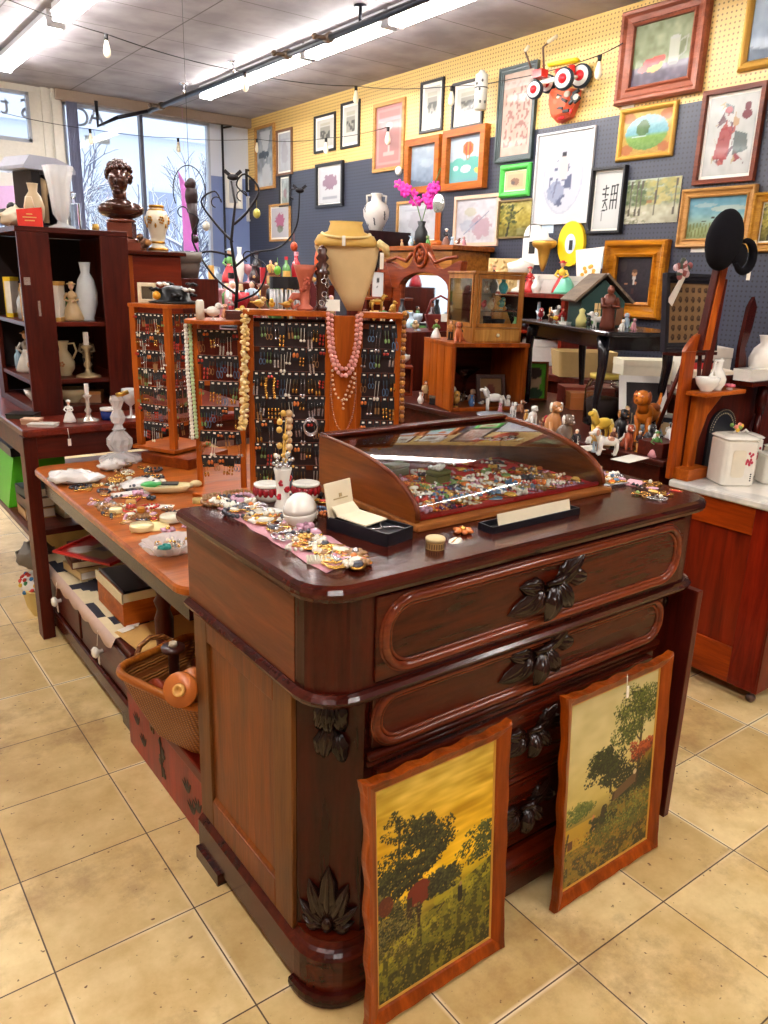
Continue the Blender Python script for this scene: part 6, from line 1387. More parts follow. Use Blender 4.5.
sh = [
 (g_vase(.045, .24), [plain((214, 222, 226), .25)], 'tall_vase', 'pale blue-and-white tall vase on the upper bookcase shelf', 'vase', (.46, .46, 1.2555)),
 (g_lady(.16), [TN, TN, SKIN, TN], 'tan_figurine', 'tan standing lady figurine on the upper bookcase shelf', 'figurine', (.40, .47, 1.2555)),
 (g_book(.05, .11, .16), [plain((206, 160, 80), .5), PAPER], 'tan_book', 'upright tan book between the bookcase planks', 'book', (.335, .46, 1.2555)),
 (g_box(.06, .05, .05), [RD, RD], 'red_box', 'small red box behind the pale vase in the bookcase', 'box', (.45, .56, 1.2555)),
 (g_jug(.09), [GR, WH], 'green_jug', 'small dark green jug behind the tan lady in the bookcase', 'jug', (.41, .60, 1.2555)),
 (g_goblet(.12), [plain((180, 180, 190), .2, .5)], 'pewter_goblet', 'pewter goblet at the back of the upper bookcase shelf', 'goblet', (.36, .66, 1.2555)),
 (g_book(.03, .12, .17), [plain((232, 200, 40), .4), PAPER], 'yellow_box', 'bright yellow box at the open left side of the bookcase', 'box', (.235, .80, 1.2555)),
 (g_bottle(.13), [plain((190, 196, 200), .2), GD], 'grey_bottle', 'grey bottle beside the yellow box in the bookcase', 'bottle', (.235, .63, 1.2555)),
 (g_book(.03, .1, .15), [plain((222, 180, 130), .5), PAPER], 'orange_book', 'orange-tan book at the left side of the bookcase', 'book', (.23, .50, 1.2555)),
 (g_jug(.10), [P_((214, 130, 70)), WH], 'orange_jug', 'orange glazed jug high at the left of the bookcase', 'jug', (.29, .72, 1.2555)),
 (g_lady(.18), [P_((196, 190, 180)), P_((160, 150, 140)), SKIN, BR], 'grey_lady', 'grey lady figurine on the lower bookcase shelf at left', 'figurine', (.25, .70, 1.0205)),
 (g_jug(.15), [P_((206, 190, 150)), BR], 'cream_jug', 'cream jug in the middle of the lower bookcase shelf', 'jug', (.36, .52, 1.0205)),
 (g_candle(.19), [plain((190, 170, 130), .3, .6), WH], 'brass_candlestick', 'brass candlestick leaning look on the lower bookcase shelf', 'candlestick', (.43, .42, 1.0205)),
 (g_man(.17), [BK, P_((150, 130, 100)), SKIN, BR], 'soldier_figurine', 'brown standing man figurine beside the brass candlestick', 'figurine', (.46, .52, 1.0205)),
 (g_bowl(.07, .06), [plain((200, 180, 140), .3)], 'cream_bowl', 'cream bowl at the bottom of the bookcase', 'bowl', (.38, .50, .9055)),
 (g_box(.09, .07, .05), [plain((150, 110, 80), .4), BR], 'brown_box', 'brown box at the bottom of the bookcase', 'box', (.45, .47, .9055)),
 (g_bird(.09), [P_((196, 170, 110)), BR], 'tan_bird', 'tan bird figurine at the left opening of the bookcase', 'figurine', (.25, .58, 1.0205)),
 (g_bottle(.10), [plain((150, 180, 200), .2), SILVER], 'blue_bottle', 'pale blue bottle at the left opening of the bookcase', 'bottle', (.24, .84, 1.0205)),
 (g_bowl(.05, .05), [WH], 'white_bowl', 'white bowl at the bottom left of the bookcase', 'bowl', (.25, .60, .9055)),
 (g_box(.07, .09, .03), [plain((120, 120, 126), .4), SILVER], 'silver_case', 'flat silver case at the bottom left of the bookcase', 'case', (.25, .47, .9055)),
]
for g, mt, n, l, c, p in sh: orn(g, mt, n, l, c, p, -.5)
# front edge of the dark table
fr = [
 (g_box(.07, .045, .022), [plain((190, 150, 120), .5), plain((214, 176, 150), .5)], 'pink_box', 'pinkish flat box at the front left of the dark table', 'box', (.135, .20, LT+.0005)),
 (g_box(.10, .06, .012), [plain((206, 200, 190), .4), plain((200, 196, 186), .4)], 'white_case', 'flat white case at the front corner of the dark table', 'case', (.16, .13, LT+.0005)),
 (g_box(.11, .08, .02), [plain((60, 64, 54), .4), BLACKM], 'dark_tray', 'dark green tray behind the pinkish box', 'tray', (.14, .36, LT+.0005)),
 (g_candle(.15), [plain((214, 206, 196), .2, .4), WH], 'crystal_candlestick', 'slim crystal candlestick in front of the bookcase', 'candlestick', (.345, .17, LT+.0005)),
 (g_lathe([(.001, 0), (.034, 0), (.036, .03), (.030, .036), (.001, .036)], 20), [plain((24, 60, 150), .2, coat=.4)], 'blue_jar', 'round cobalt blue jar on the dark table edge', 'jar', (.43, .17, LT+.0005)),
 (g_box(.02, .02, .02), [SILVER, SILVER], 'silver_clip', 'tiny silver clip on the dark table edge', 'clip', (.30, .12, LT+.0005)),
 (g_lady(.09), [WH, WH, SKIN, WH], 'white_lady', 'little white lady figurine in front of the bookcase', 'figurine', (.27, .17, LT+.0005)),
 (g_goblet(.12), [plain((216, 216, 214), .15, .2)], 'wire_goblet', 'thin silver goblet at the right of the blue jar', 'goblet', (.52, .17, LT+.0005)),
]
for g, mt, n, l, c, p in fr: orn(g, mt, n, l, c, p, -.6)
m = MB(); m.lathe([(.036, 0), (.037, .010), (.001, .013)], (0, 0, 0), 20); solo('jar_lid', m, WH, 'white lid sitting on the cobalt blue jar', 'lid', (.43, .17, LT+.037))
m = MB(); m.tube([(0, 0, 0), (.002, -.001, -.04)], .001, 4); m.box((.002, -.002, -.055), (.012, .001, .028)); solo('hanging_tag', m, PAPER, 'white price tag hanging from the front apron of the dark table', 'price tag', (.23, .055, LT-.002))
# on top of the bookcase
BT = BZ1+.0005
t = thing('lantern_clock', 'black miniature pagoda-like cabinet with pale roof on the bookcase', 'clock', (.36, .68, BT), .35)
m = MB(); m.bb(-.085, .085, -.07, .07, 0, .02); m.bb(-.075, -.035, -.065, .065, .021, .23); m.bb(.045, .075, -.065, .065, .021, .23); m.bb(-.035, .045, .04, .06, .021, .23); m.build('case', plain((26, 24, 32), .35, coat=.3), t)
m = MB(); m.prism([(-.12, .245), (.12, .245), (.11, .262), (.03, .285), (-.09, .285)], -.09, .09, 'xz'); m.prism([(-.12, .232), (.12, .232), (.12, .2449), (-.12, .2449)], -.09, .09, 'xz'); m.build('roof', plain((176, 180, 196), .4), t)
m = MB(); m.lathe([(.02, .03), (.02, .14), (.028, .16), (.02, .20), (.001, .21)], (.0, -.02, 0), 14); m.build('inner_column', plain((206, 180, 140), .4), t)
t = thing('glass_vase', 'tall ribbed clear glass vase standing in front of the black cabinet', 'vase', (.375, .43, BT))
def flut(prof, seg=32, amp=.06):
    m = MB(); m.loft([[((r*(1+amp*math.cos(a*10)))*math.cos(a), (r*(1+amp*math.cos(a*10)))*math.sin(a), z) for a in np.linspace(0, 2*PI, seg+1)[:-1]] for r, z in prof], caps=False, smooth=True); return m
flut([(.001, 0), (.052, .0), (.05, .006), (.02, .018), (.016, .03), (.032, .055), (.036, .10), (.044, .17), (.058, .235), (.055, .235), (.041, .17), (.032, .10), (.028, .06), (.001, .05)]).build('vase_body', crystal(), t)
t = thing('gift_bag', 'small bright red paper bag on the front corner of the bookcase', 'bag', (.245, .395, BT), -.3)
m = MB(); m.loft([[(-.045, -.022, 0), (.045, -.022, 0), (.045, .022, 0), (-.045, .022, 0)], [(-.046, -.020, .06), (.046, -.020, .072), (.046, .018, .072), (-.046, .018, .06)]]); m.build('bag_body', plain((224, 44, 24), .5), t)
m = MB()
for z, w_ in ((.045, .022), (.033, .05), (.021, .036)): m.box((0, -.0225, z), (w_, .001, .004))
m.build('gold_lettering', plain((236, 190, 110), .4), t)
m = MB(); m.tube([(-.02, 0, .06), (-.01, 0, .11), (.012, 0, .11), (.022, 0, .065)], .0015, 5); m.build('handle', plain((230, 214, 190), .6), t)
bag('cloth_bundle', 'beige folded cloth bundle at the far left on the bookcase', (.245, .62, BT), .06, .10, .07, 17, [plain((222, 210, 186), .8), plain((150, 110, 80), .6)])
orn(g_vase(.04, .17), [plain((206, 186, 150), .3)], 'bust_vase', 'cream slim vase between the cloth bundle and black cabinet', 'vase', (.29, .50, BT), 0)
orn(g_bird(.12), [BK, BK], 'black_bird', 'black bird figurine at the far left on the bookcase', 'figurine', (.25, .84, BT), .6)
t = thing('perfume_bottle', 'square clear glass decanter beside the ribbed vase', 'bottle', (.46, .55, BT)); m = MB(); m.bb(-.022, .022, -.022, .022, 0, .11); m.build('bottle_body', glass((236, 240, 240), .05), t, .005); m = MB(); m.cyl((0, 0, .11), .008, .02, 12); m.ball((0, 0, .142), .015); m.build('stopper', glass((236, 240, 240), .05), t)
orn(g_lathe([(.001, 0), (.014, 0), (.016, .012), (.012, .03), (.001, .03)], 12), GD, 'brass_thimble', 'little brass cup right of the glass decanter', 'cup', (.53, .50, BT), 0)

# ------------------------------------------------------------------ wood cabinet with bust behind the bookcase
wc = (.98, 1.28, LT); WT = 1.565
t = thing('small_cabinet', 'brown wooden cabinet behind the bookcase carrying a bust', 'cabinet', (.98, 1.22, LT)); wo = (.98, 1.22, LT)
m = MB(wo); m.bb(.78, 1.12, 1.02, 1.42, LT+.0005, WT-.02); m.build('cabinet_body', wood((96, 34, 20), (140, 60, 34), 'x', .35, .2), t, .003)
m = MB(wo); m.bb(.78, .86, 1.008, 1.0195, LT+.001, WT-.021); m.build('front_stile', ORANGE, t, .002)
m = MB(wo); m.bb(.755, 1.14, .99, 1.43, WT-.019, WT); m.build('top', MAHOG, t, .004)
m = MB(); m.tube([(.80, .98, 1.53), (.79, .975, 1.40), (.80, .97, 1.24), (.83, .97, 1.20), (.86, .98, 1.22)], .003, 5); m.v = [(x-.8, y-.98, z-1.5) for x, y, z in m.v]; solo('looped_string', m, plain((190, 170, 150), .6), 'beige cord looped down the front of the wooden cabinet', 'cord', (.8, .98, 1.5))
# bust
BRZ = plain((70, 36, 26), .22, .35, coat=.5)
bp_ = (.86, 1.14, WT+.0005)
t = thing('bronze_bust', 'dark bronze bust of a curly-haired woman on a stepped pedestal', 'bust', bp_, -.55); t.scale = (1.12,)*3
m = MB(); m.bb(-.095, .095, -.075, .075, 0, .035); m.lathe([(.075, .035), (.068, .05), (.055, .056)], (0, 0, 0), 20); m.bb(-.055, .055, -.05, .05, .056, .12); m.lathe([(.055, .12), (.065, .126), (.062, .134), (.04, .14)], (0, 0, 0), 20); m.build('pedestal', plain((110, 54, 36), .25, coat=.4), t, .002)
m = MB(); m.ball((0, .0, .175), (.105, .06, .042), 18, 10); m.ball((0, -.02, .19), (.07, .05, .035)); m.tube([(0, 0, .19), (0, -.008, .235), (.0, -.012, .26)], [.038, .030, .034], 12); m.ball((0, -.018, .295), (.042, .05, .058), 16, 12); m.tube([(0, -.066, .305), (0, -.078, .288), (0, -.068, .280)], [.006, .009, .005], 6); m.ball((0, -.062, .268), (.014, .010, .006)); m.ball((0, -.055, .250), (.018, .016, .012)); m.ball((-.018, -.058, .308), (.010, .008, .006)); m.ball((.018, -.058, .308), (.010, .008, .006)); m.build('bust_body', BRZ, t)
m = MB(); r_ = random.Random(8)
for k in range(110):
    a, b = r_.uniform(0, 6.28), r_.uniform(-.6, 1.5); q = (.052*math.cos(a)*math.cos(b), .012+.058*math.sin(a)*math.cos(b), .325+.055*math.sin(b))
    if q[1] < -.035 and q[2] < .33: continue
    m.ball(q, r_.uniform(.009, .015), 7, 5)
m.ball((0, .012, .322), (.05, .055, .055)); m.build('hair', BRZ, t)
t = thing('gold_vase', 'cream and gold ornamental vase beside the bronze bust', 'vase', (1.04, 1.12, WT+.0005), -.5); t.scale = (1.08,)*3
m = MB(); m.lathe([(.001, 0), (.045, 0), (.045, .015), (.03, .03), (.035, .07), (.05, .12), (.055, .155), (.045, .185), (.03, .195), (.034, .21), (.028, .21), (.001, .19)], (0, 0, 0), 24); m.build('vase_body', plain((232, 222, 196), .3, coat=.4), t)
m = MB()
for z, r in ((.012, .046), (.045, .031), (.19, .036), (.208, .034)): m.lathe([(r+.001, z-.006), (r+.003, z), (r+.001, z+.006)], (0, 0, 0), 24)
m.each('gold_band', plain((190, 136, 40), .3, .7), t); m = MB()
for a in np.linspace(0, 2*PI, 7)[:-1]:
    for b in range(8): m.ball((.054*math.cos(a)+.010*math.cos(b)*-math.sin(a), .054*math.sin(a)+.010*math.cos(b)*math.cos(a), .145+.014*math.sin(b)), .005, 6, 4)
    m.ball((.056*math.cos(a), .056*math.sin(a), .145), .005, 6, 4); m.ball((.050*math.cos(a+.5), .050*math.sin(a+.5), .12), (.006, .006, .012), 6, 4)
m.build('gold_trim', plain((190, 136, 40), .3, .7), t)
orn(g_bird(.09), [plain((110, 80, 60), .3, .5), BR], 'bronze_bird', 'bronze bird with a fan tail between the bust and gold vase', 'figurine', (.95, 1.08, WT+.0005), -1)
t = thing('grey_pot', 'grey banded metal planter pot right of the wooden cabinet', 'pot', (1.30, 1.30, 1.435)); m = MB(); m.lathe([(.001, 0), (.065, 0), (.078, .07), (.08, .09), (.086, .09), (.09, .145), (.08, .145), (.07, .09), (.001, .08)], (0, 0, 0), 24); m.build('pot_body', plain((120, 112, 104), .4), t)
m = MB(); m.lathe([(.081, .088), (.088, .092), (.081, .096)], (0, 0, 0), 24); m.build('band', plain((90, 84, 80), .4), t)
# ------------------------------------------------------------------ middle display table behind the racks
MZ = 1.15
mo = (1.75, 1.9, 0)
t = thing('display_table', 'dark display table crowded with glassware behind the earring racks', 'table', mo)
m = MB(mo); m.bb(1.15, 2.35, 1.26, 2.6, MZ-.03, MZ); m.build('tabletop', DARKRED_X, t, .004)
m = MB(mo); m.bb(1.2, 2.3, 1.3, 2.55, .5, MZ-.031); m.build('table_body', DARKRED, t)
for x, y in ((1.22, 1.32), (2.26, 1.32), (1.22, 2.5), (2.26, 2.5)): m = MB(mo); m.bb(x-.03, x+.03, y-.03, y+.03, 0, .499); m.build('leg', DARKRED, t)
MT = MZ+.0005
m = MB(); m.bb(-.14, .12, -.14, .14, 0, 1.434-MZ); solo('plant_stand', m, DARKRED, 'dark red box stand under the grey banded pot', 'stand', (1.32, 1.40, MT))
for o_ in [o for o in bpy.data.objects if o.name.startswith('grey_pot')]: o_.location = (1.30, 1.38, 1.4355)
def ct(x, y): return (x, y, MT)
# wrought iron tree with hanging birds
IRON = plain((30, 26, 30), .35, .4)
t = thing('iron_tree', 'black wrought iron ornament tree with bird hooks behind the racks', 'ornament tree', ct(1.63, 1.45), -.6)
m = MB(); m.lathe([(.09, 0), (.08, .012), (.012, .02)], (0, 0, 0), 20); m.tube([(0, 0, .01), (.02, 0, .25), (-.01, 0, .5), (.02, 0, .72), (.0, 0, .84)], [.012, .010, .009, .007, .006], 8); m.build('trunk', IRON, t)
for j, P in enumerate(([(.01, 0, .2), (-.12, 0, .3), (-.24, 0, .5), (-.2, 0, .62), (-.26, 0, .66)], [(0, 0, .35), (.12, 0, .44), (.28, 0, .48), (.38, 0, .6), (.40, 0, .78)], [(0, 0, .5), (-.1, .02, .6), (-.18, 0, .72), (-.1, 0, .78), (-.06, 0, .72)], [(.01, 0, .6), (.1, -.02, .68), (.16, 0, .80), (.08, 0, .88), (.03, 0, .82), (.09, 0, .76)], [(0, 0, .15), (.15, -.03, .22), (.2, -.02, .36), (.12, 0, .42)], [(0, 0, .42), (-.16, -.02, .44), (-.3, 0, .36), (-.34, 0, .26)])):
    m = MB(); Q = []
    for i in range(len(P)-1):
        a = Vector(P[max(i-1, 0)]); b = Vector(P[i]); c = Vector(P[i+1]); d = Vector(P[min(i+2, len(P)-1)])
        for k in range(5): s = k/5; Q.append(.5*((2*b)+(c-a)*s+(2*a-5*b+4*c-d)*s*s+(3*b-a-3*c+d)*s**3))
    Q.append(Vector(P[-1])); m.tube(Q, [.008-.004*i/len(Q) for i in range(len(Q))], 6); m.tube([Q[-1]+Vector((.03*math.cos(a)-.03, 0, .03*math.sin(a))) for a in np.linspace(0, 4.5, 10)], .004, 5); m.build('branch', IRON, t)
m = MB(); 
for (x, z, s) in ((.01, .86, 1), (.40, .80, .8)): m.ball((x, 0, z), (.035*s, .02*s, .018*s)); m.box((x-.03*s, 0, z+.02*s), (.05*s, .004, .02*s), ry=.7); m.box((x+.03*s, 0, z+.02*s), (.05*s, .004, .02*s), ry=-.7)
m.build('iron_bird', IRON, t)
R5 = random.Random(77)
for k, (x, z, c, nme) in enumerate(((-.24, .44, (176, 120, 70), 'brown'), (.26, .42, (120, 190, 60), 'green'), (.36, .56, (206, 80, 40), 'red'), (-.16, .66, (226, 220, 206), 'white'), (.14, .74, (206, 196, 90), 'yellow'), (-.3, .30, (226, 180, 80), 'amber'))):
    ang = -.6; X0, Y0 = 1.63+x*math.cos(ang), 1.45+x*math.sin(ang)
    m = MB(); m.tube([(0, 0, 0), (0, 0, -.05)], .0012, 4); m.ball((0, 0, -.075), (.022, .022, .028), 12, 8); m.mat(1); m.cyl((0, 0, -.052), .006, .006, 8)
    solo('hanging_ornament', m, [P_(c), GD], '%s glass ball ornament hanging on the iron tree' % nme, 'ornament', (X0, Y0-.012, MZ+z))
# hanging hoop with parrot, pink banner
hp = ony(190, 200, 1.75)
t = thing('hoop_hanger', 'thin black wire hoop hanging before the shop window', 'hoop', tuple(hp))
m = MB(); m.tube([(.105*math.cos(a), 0, .045+.15*math.sin(a)) for a in np.linspace(-.6, PI+.5, 26)], .0035, 5); m.tube([(0, 0, .195), (0, 0, HC-hp[2])], .0015, 4); m.build('hoop', IRON, t)
t = thing('carved_parrot', 'dark carved long-tailed bird hanging inside the wire hoop', 'figurine', (hp[0]+.01, hp[1], hp[2]), 0)
m = MB(); m.ball((0, 0, .09), (.032, .032, .038)); m.ball((-.026, 0, .085), (.016, .012, .02)); m.ball((0, 0, .02), (.042, .036, .07)); m.tube([(0, 0, -.02), (.01, 0, -.12), (.012, 0, -.2)], [.035, .026, .014], 8); m.ball((.014, 0, -.225), (.024, .022, .024)); m.tube([(-.01, 0, .12), (-.01, 0, .2)], .002, 4); m.build('parrot_body', plain((44, 24, 24), .4), t)
p = ony(186, 205, 6.0); m = MB(); m.prism([(-.05, -.5), (.14, -.5), (.10, .1), (.0, .24), (-.08, .36), (-.05, .1)], 0, .004, 'xz'); m.tube([(0, .002, .23), (0, .002, HC-p[2])], .001, 4); solo('pink_banner', m, plain((220, 130, 220), .7), 'long lavender pink banner hanging in the shop window', 'banner', (p[0], 6.0, p[2]))
p = ony(5, 195, 6.1); m = MB(); m.prism([(-.5, -.25), (.28, -.25), (.30, .12), (-.5, .03)], 0, .004, 'xz'); solo('pink_banner', m, plain((214, 180, 226), .7), 'pale lilac cloth behind the door glass at far left', 'banner', (p[0], 6.1, p[2]))
# crowd on the display table
col = [((238, 236, 230), 'white'), ((206, 176, 130), 'tan'), ((186, 40, 50), 'ruby red'), ((96, 150, 80), 'green'), ((60, 40, 44), 'dark brown'), ((220, 170, 90), 'amber'), ((170, 190, 206), 'pale blue'), ((216, 150, 160), 'pink'), ((120, 70, 50), 'reddish brown'), ((30, 28, 34), 'black')]
GTYP = [('glass_goblet', 'goblet', lambda r: g_goblet(r.uniform(.13, .2)), 'goblet'), ('tall_bottle', 'bottle', lambda r: g_bottle(r.uniform(.16, .26)), 'bottle'), ('ceramic_vase', 'vase', lambda r: g_vase(r.uniform(.03, .05), r.uniform(.14, .26)), 'vase'), ('lady_figurine', 'lady figurine', lambda r: g_lady(r.uniform(.14, .24)), 'figurine'),
        ('candlestick', 'candlestick', lambda r: g_candle(r.uniform(.18, .3)), 'candlestick'), ('serving_jug', 'jug', lambda r: g_jug(r.uniform(.1, .16)), 'jug'), ('bird_figurine', 'bird figurine', lambda r: g_bird(r.uniform(.07, .11)), 'figurine'), ('trinket_box', 'trinket box', lambda r: g_box(.09, .07, r.uniform(.05, .1)), 'box'), ('man_figurine', 'standing man figurine', lambda r: g_man(r.uniform(.15, .22)), 'figurine'), ('dog_figurine', 'sitting dog figurine', lambda r: g_dog(r.uniform(.08, .12)), 'figurine')]
used = {}; put_ = []
def crowd(spots, where, r, types=None, cols=None, scale=1.0, zadd=0.0):
    for (x, y, z) in spots:
        for _ in range(200):
            ty = r.choice(types or GTYP); c, cn = r.choice(cols or col)
            l = '%s %s %s' % (cn, ty[1], where)
            if l not in used: break
        used[l] = 1
        g = ty[2](r); g.v = [(a*scale, b*scale, d*scale) for a, b, d in g.v]; R_ = max(math.hypot(a, b) for a, b, d in g.v)
        if any(abs(z-z_) < .2 and math.hypot(x-x_, y-y_) < .92*(R_+q_) for x_, y_, z_, q_ in put_): continue
        put_.append((x, y, z, R_))
        glassy = ty[1] in ('goblet', 'bottle') and r.random() < .5
        m0 = plain(c, .12 if glassy else .35, coat=.5)
        orn(g, [m0, P_(r.choice(col)[0]), SKIN, P_(r.choice(col)[0])], ty[0], l, ty[3], (x, y, z), r.uniform(-1.2, .3))
def grid(x0, x1, nx, y0, y1, ny, z, r, j=.03):
    return [(x0+(x1-x0)*(i+.5)/nx+r.uniform(-j, j), y0+(y1-y0)*(k+.5)/ny+r.uniform(-j, j), z) for i in range(nx) for k in range(ny)]
sp = [p for p in grid(1.20, 2.30, 12, 1.28, 1.62, 3, MT, R5, .015) if not (1.50 < p[0] < 1.76) and not (p[0] < 1.48 and p[1] < 1.57) and not (1.74 < p[0] < 2.22 and p[1] < 1.5)]
crowd(sp, 'at the front of the display table behind the racks', R5, scale=1.05)
sp = [p for p in grid(1.30, 2.30, 12, 1.7, 2.5, 5, MT, R5, .015)]
crowd(sp, 'deep on the display table behind the racks', R5, [x for x in GTYP if x[1] in ('candlestick', 'bottle', 'lady figurine', 'vase', 'standing man figurine', 'goblet')], None, 1.35)
# dark maroon upright case and glass-prism lamp shade behind cornucopia
t = thing('prism_lamp', 'black-banded lamp with hanging glass prisms behind the wide rack', 'lamp', ct(1.90, 1.30), -.6)
m = MB(); m.cyl((0, 0, 0), .07, .02, 20); m.tube([(0, 0, .02), (0, 0, .3)], .012, 8); m.build('stand', IRON, t)
m = MB(); m.cyl((0, 0, .24), .095, .07, 24); m.build('band', plain((24, 20, 24), .5), t)
m = MB()
for k in range(22): a = 2*PI*k/22; m.tube([(.088*math.cos(a), .088*math.sin(a), .235), (.088*math.cos(a), .088*math.sin(a), .10)], [.006, .009], 5)
m.build('prisms', plain((216, 214, 216), .1, coat=.6), t)
m = MB(); m.prism([(-.055, 0), (.055, 0), (.055, .24), (.03, .29), (-.03, .29), (-.055, .24)], -.03, .03, 'xz'); m.mat(1); m.box((0, -.032, .15), (.004, .004, .22))
solo('maroon_case', m, [plain((96, 22, 28), .35), GD], 'maroon arched double case behind the cornucopia vase', 'case', (2.10, 1.36, MT), -.6)

# ------------------------------------------------------------------ long dark display table on the right
TD = .82; DD = (2.6, -.35, 0)
t = thing('display_table', 'long dark table of dog figurines running behind the glass case', 'table', DD)
m = MB(DD); m.bb(2.06, 3.15, -1.36, .62, TD-.025, TD); m.build('tabletop', wood((56, 24, 22), (96, 50, 42), 'y', .3, .4), t, .004)
m = MB(DD); m.bb(2.10, 3.1, -1.32, .58, .66, TD-.026); m.build('apron', DARKRED_X, t)
for x, y in ((2.14, -1.28), (3.05, -1.28), (2.14, .54), (3.05, .54)): m = MB(DD); m.bb(x-.035, x+.035, y-.035, y+.035, 0, .659); m.build('leg', DARKRED, t)
m = MB(DD); m.bb(2.12, 3.08, -1.30, .56, .30, .33); m.build('lower_shelf', DARKRED_X, t)
TDT = TD+.0005
# wooden crate with open front
cr0 = np.array([2.08, -.08]); fx = np.array([.94, -.33]); fx /= np.linalg.norm(fx); fy = np.array([-fx[1], fx[0]]); frz = math.atan2(fx[1], fx[0])
t = thing('wooden_crate', 'large wooden crate on its side holding knickknacks, under the glass cabinet', 'crate', (cr0[0], cr0[1], TDT), frz)
W_, D_, H_ = .42, .42, .345
CRW = wood((120, 60, 24), (182, 104, 46), 'z', .45, .1)
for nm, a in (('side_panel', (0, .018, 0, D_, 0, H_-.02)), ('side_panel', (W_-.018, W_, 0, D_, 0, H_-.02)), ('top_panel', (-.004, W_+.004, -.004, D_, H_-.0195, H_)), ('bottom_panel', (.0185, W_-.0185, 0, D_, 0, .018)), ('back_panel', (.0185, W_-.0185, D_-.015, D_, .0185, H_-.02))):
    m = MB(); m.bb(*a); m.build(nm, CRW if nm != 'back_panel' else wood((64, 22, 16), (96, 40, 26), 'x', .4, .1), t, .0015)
m = MB()
for k in range(4): m.bb(-.003, -.0005, .005+k*.105, .106+k*.105-.003, .003, H_-.022)
m.build('plank_facing', ORANGE, t)
def cr2(x, y, z=TDT): p = cr0+fx*x+fy*y; return (p[0], p[1], z)
picture('small_framed_print', 'small dark-framed brown print leaning inside the wooden crate', 'picture', .17, .15, Canvas(16, 16, (150, 110, 70)).ell(.5, .45, .2, .25, (110, 50, 40), 1, .5), plain((60, 36, 30), .4), .022, .012, 'flat', cr2(.30, .16, TDT+.0185), frz, -.2)
m = MB(); m.lathe([(.001, 0), (.04, 0), (.035, .01), (.01, .03), (.01, .10), (.03, .13), (.085, .17), (.08, .17), (.03, .137), (.001, .13)], (0, 0, 0), 24)
solo('glass_compote', m, glass((220, 190, 190), .1), 'footed glass compote with wide rim inside the wooden crate', 'compote', cr2(.20, .30, TDT+.0185))
orn(g_bird(.09), [P_((196, 150, 70)), BK], 'amber_bird', 'amber and black bird at the left mouth of the wooden crate', 'figurine', cr2(.05, .05, TDT+.0185), -.6)
orn(g_bird(.10), [P_((226, 220, 200)), BR], 'cream_owl', 'cream owl-like bird inside the wooden crate at left', 'figurine', cr2(.07, .16, TDT+.0185), -.6)
orn(g_jug(.06), [BLU, WH], 'blue_jug', 'small blue jug just inside the wooden crate', 'jug', cr2(.14, .05, TDT+.0185), 0)
# little open crate beside
t = thing('small_crate', 'small open reddish-brown box standing left of the wooden crate', 'box', (2.30, .46, TDT), -1.33+.05)
rd = wood((96, 36, 22), (140, 64, 36), 'x', .4, .1)
def mk_open(t, w_, d, h, mt, th=.012):
    for nm, a in (('side_panel', (-w_/2, -w_/2+th, 0, d, 0, h)), ('side_panel', (w_/2-th, w_/2, 0, d, 0, h)), ('top_panel', (-w_/2+th, w_/2-th, 0, d, h-th, h)), ('bottom_panel', (-w_/2+th, w_/2-th, 0, d, 0, th)), ('back_panel', (-w_/2+th, w_/2-th, d-th, d, th, h-th))):
        m = MB(); m.bb(*a); m.build(nm, mt, t, .001)
t.location = (2.185, .50, TDT); t.rotation_euler = (0, 0, -.6); mk_open(t, .17, .12, .165, rd)
# teapot in yellow/white on it, blue-white bird dish
orn(g_jug(.10), [P_((232, 200, 80)), WH], 'yellow_pitcher', 'yellow and white pitcher on the small reddish box', 'jug', (2.15, .57, TDT+.1655), .3)
orn(g_bird(.10), [P_((150, 200, 220)), WH], 'blue_bird', 'pale blue and white china bird on the right of the small reddish box', 'figurine', (2.23, .52, TDT+.1655), -1.2)
orn(g_box(.05, .05, .05), [plain((30, 30, 36), .3), SILVER], 'black_tin', 'black round-cornered tin in front of the small reddish box', 'tin', (2.17, .14, TDT), .2)
orn(g_jug(.06), [WH, WH], 'white_creamer', 'small white creamer left of the black tin', 'jug', (2.12, .21, TDT), .2)
# glass cabinet on the crate
gw, gd, gh = .27, .36, .35
t = thing('glass_cabinet', 'small pale wood curio cabinet with glass doors on the wooden crate', 'display cabinet', cr2(.11, .02, TDT+H_), frz)
def gb(*a): m = MB(); m.bb(*a); return m
PW = wood((150, 98, 50), (196, 146, 88), 'z', .4, .2)
gb(0, gw, 0, gd, 0, .075).build('drawer_case', PW, t, .002); d = gb(.012, gw-.012, -.004, -.0005, .01, .066).build('drawer', PINE, t, .001); m = MB(); m.ball((gw/2, -.012, .04), .009); m.build('knob', CREAM, d)
gb(-.008, gw+.008, -.008, gd+.008, gh-.014, gh).build('top', PW, t, .003)
for x, y in ((0, 0), (gw-.016, 0), (0, gd-.016), (gw-.016, gd-.016)): gb(x, x+.016, y, y+.016, .0755, gh-.0145).build('post', PW, t)
for z in (.155, .235): gb(.005, gw-.005, .005, gd-.005, z, z+.004).build('glass_shelf', pane_glass(1.0), t)
dm = MB(); 
for a in ((.017, gw-.017, -.006, -.001, .078, .098), (.017, gw-.017, -.006, -.001, gh-.036, gh-.016), (.017, .032, -.006, -.001, .0985, gh-.0365), (gw-.032, gw-.017, -.006, -.001, .0985, gh-.0365)): dm.bb(*a)
d = dm.build('door', PW, t); gb(.032, gw-.032, -.004, -.003, .098, gh-.036).build('pane', pane_glass(.7), d)
dm = MB()
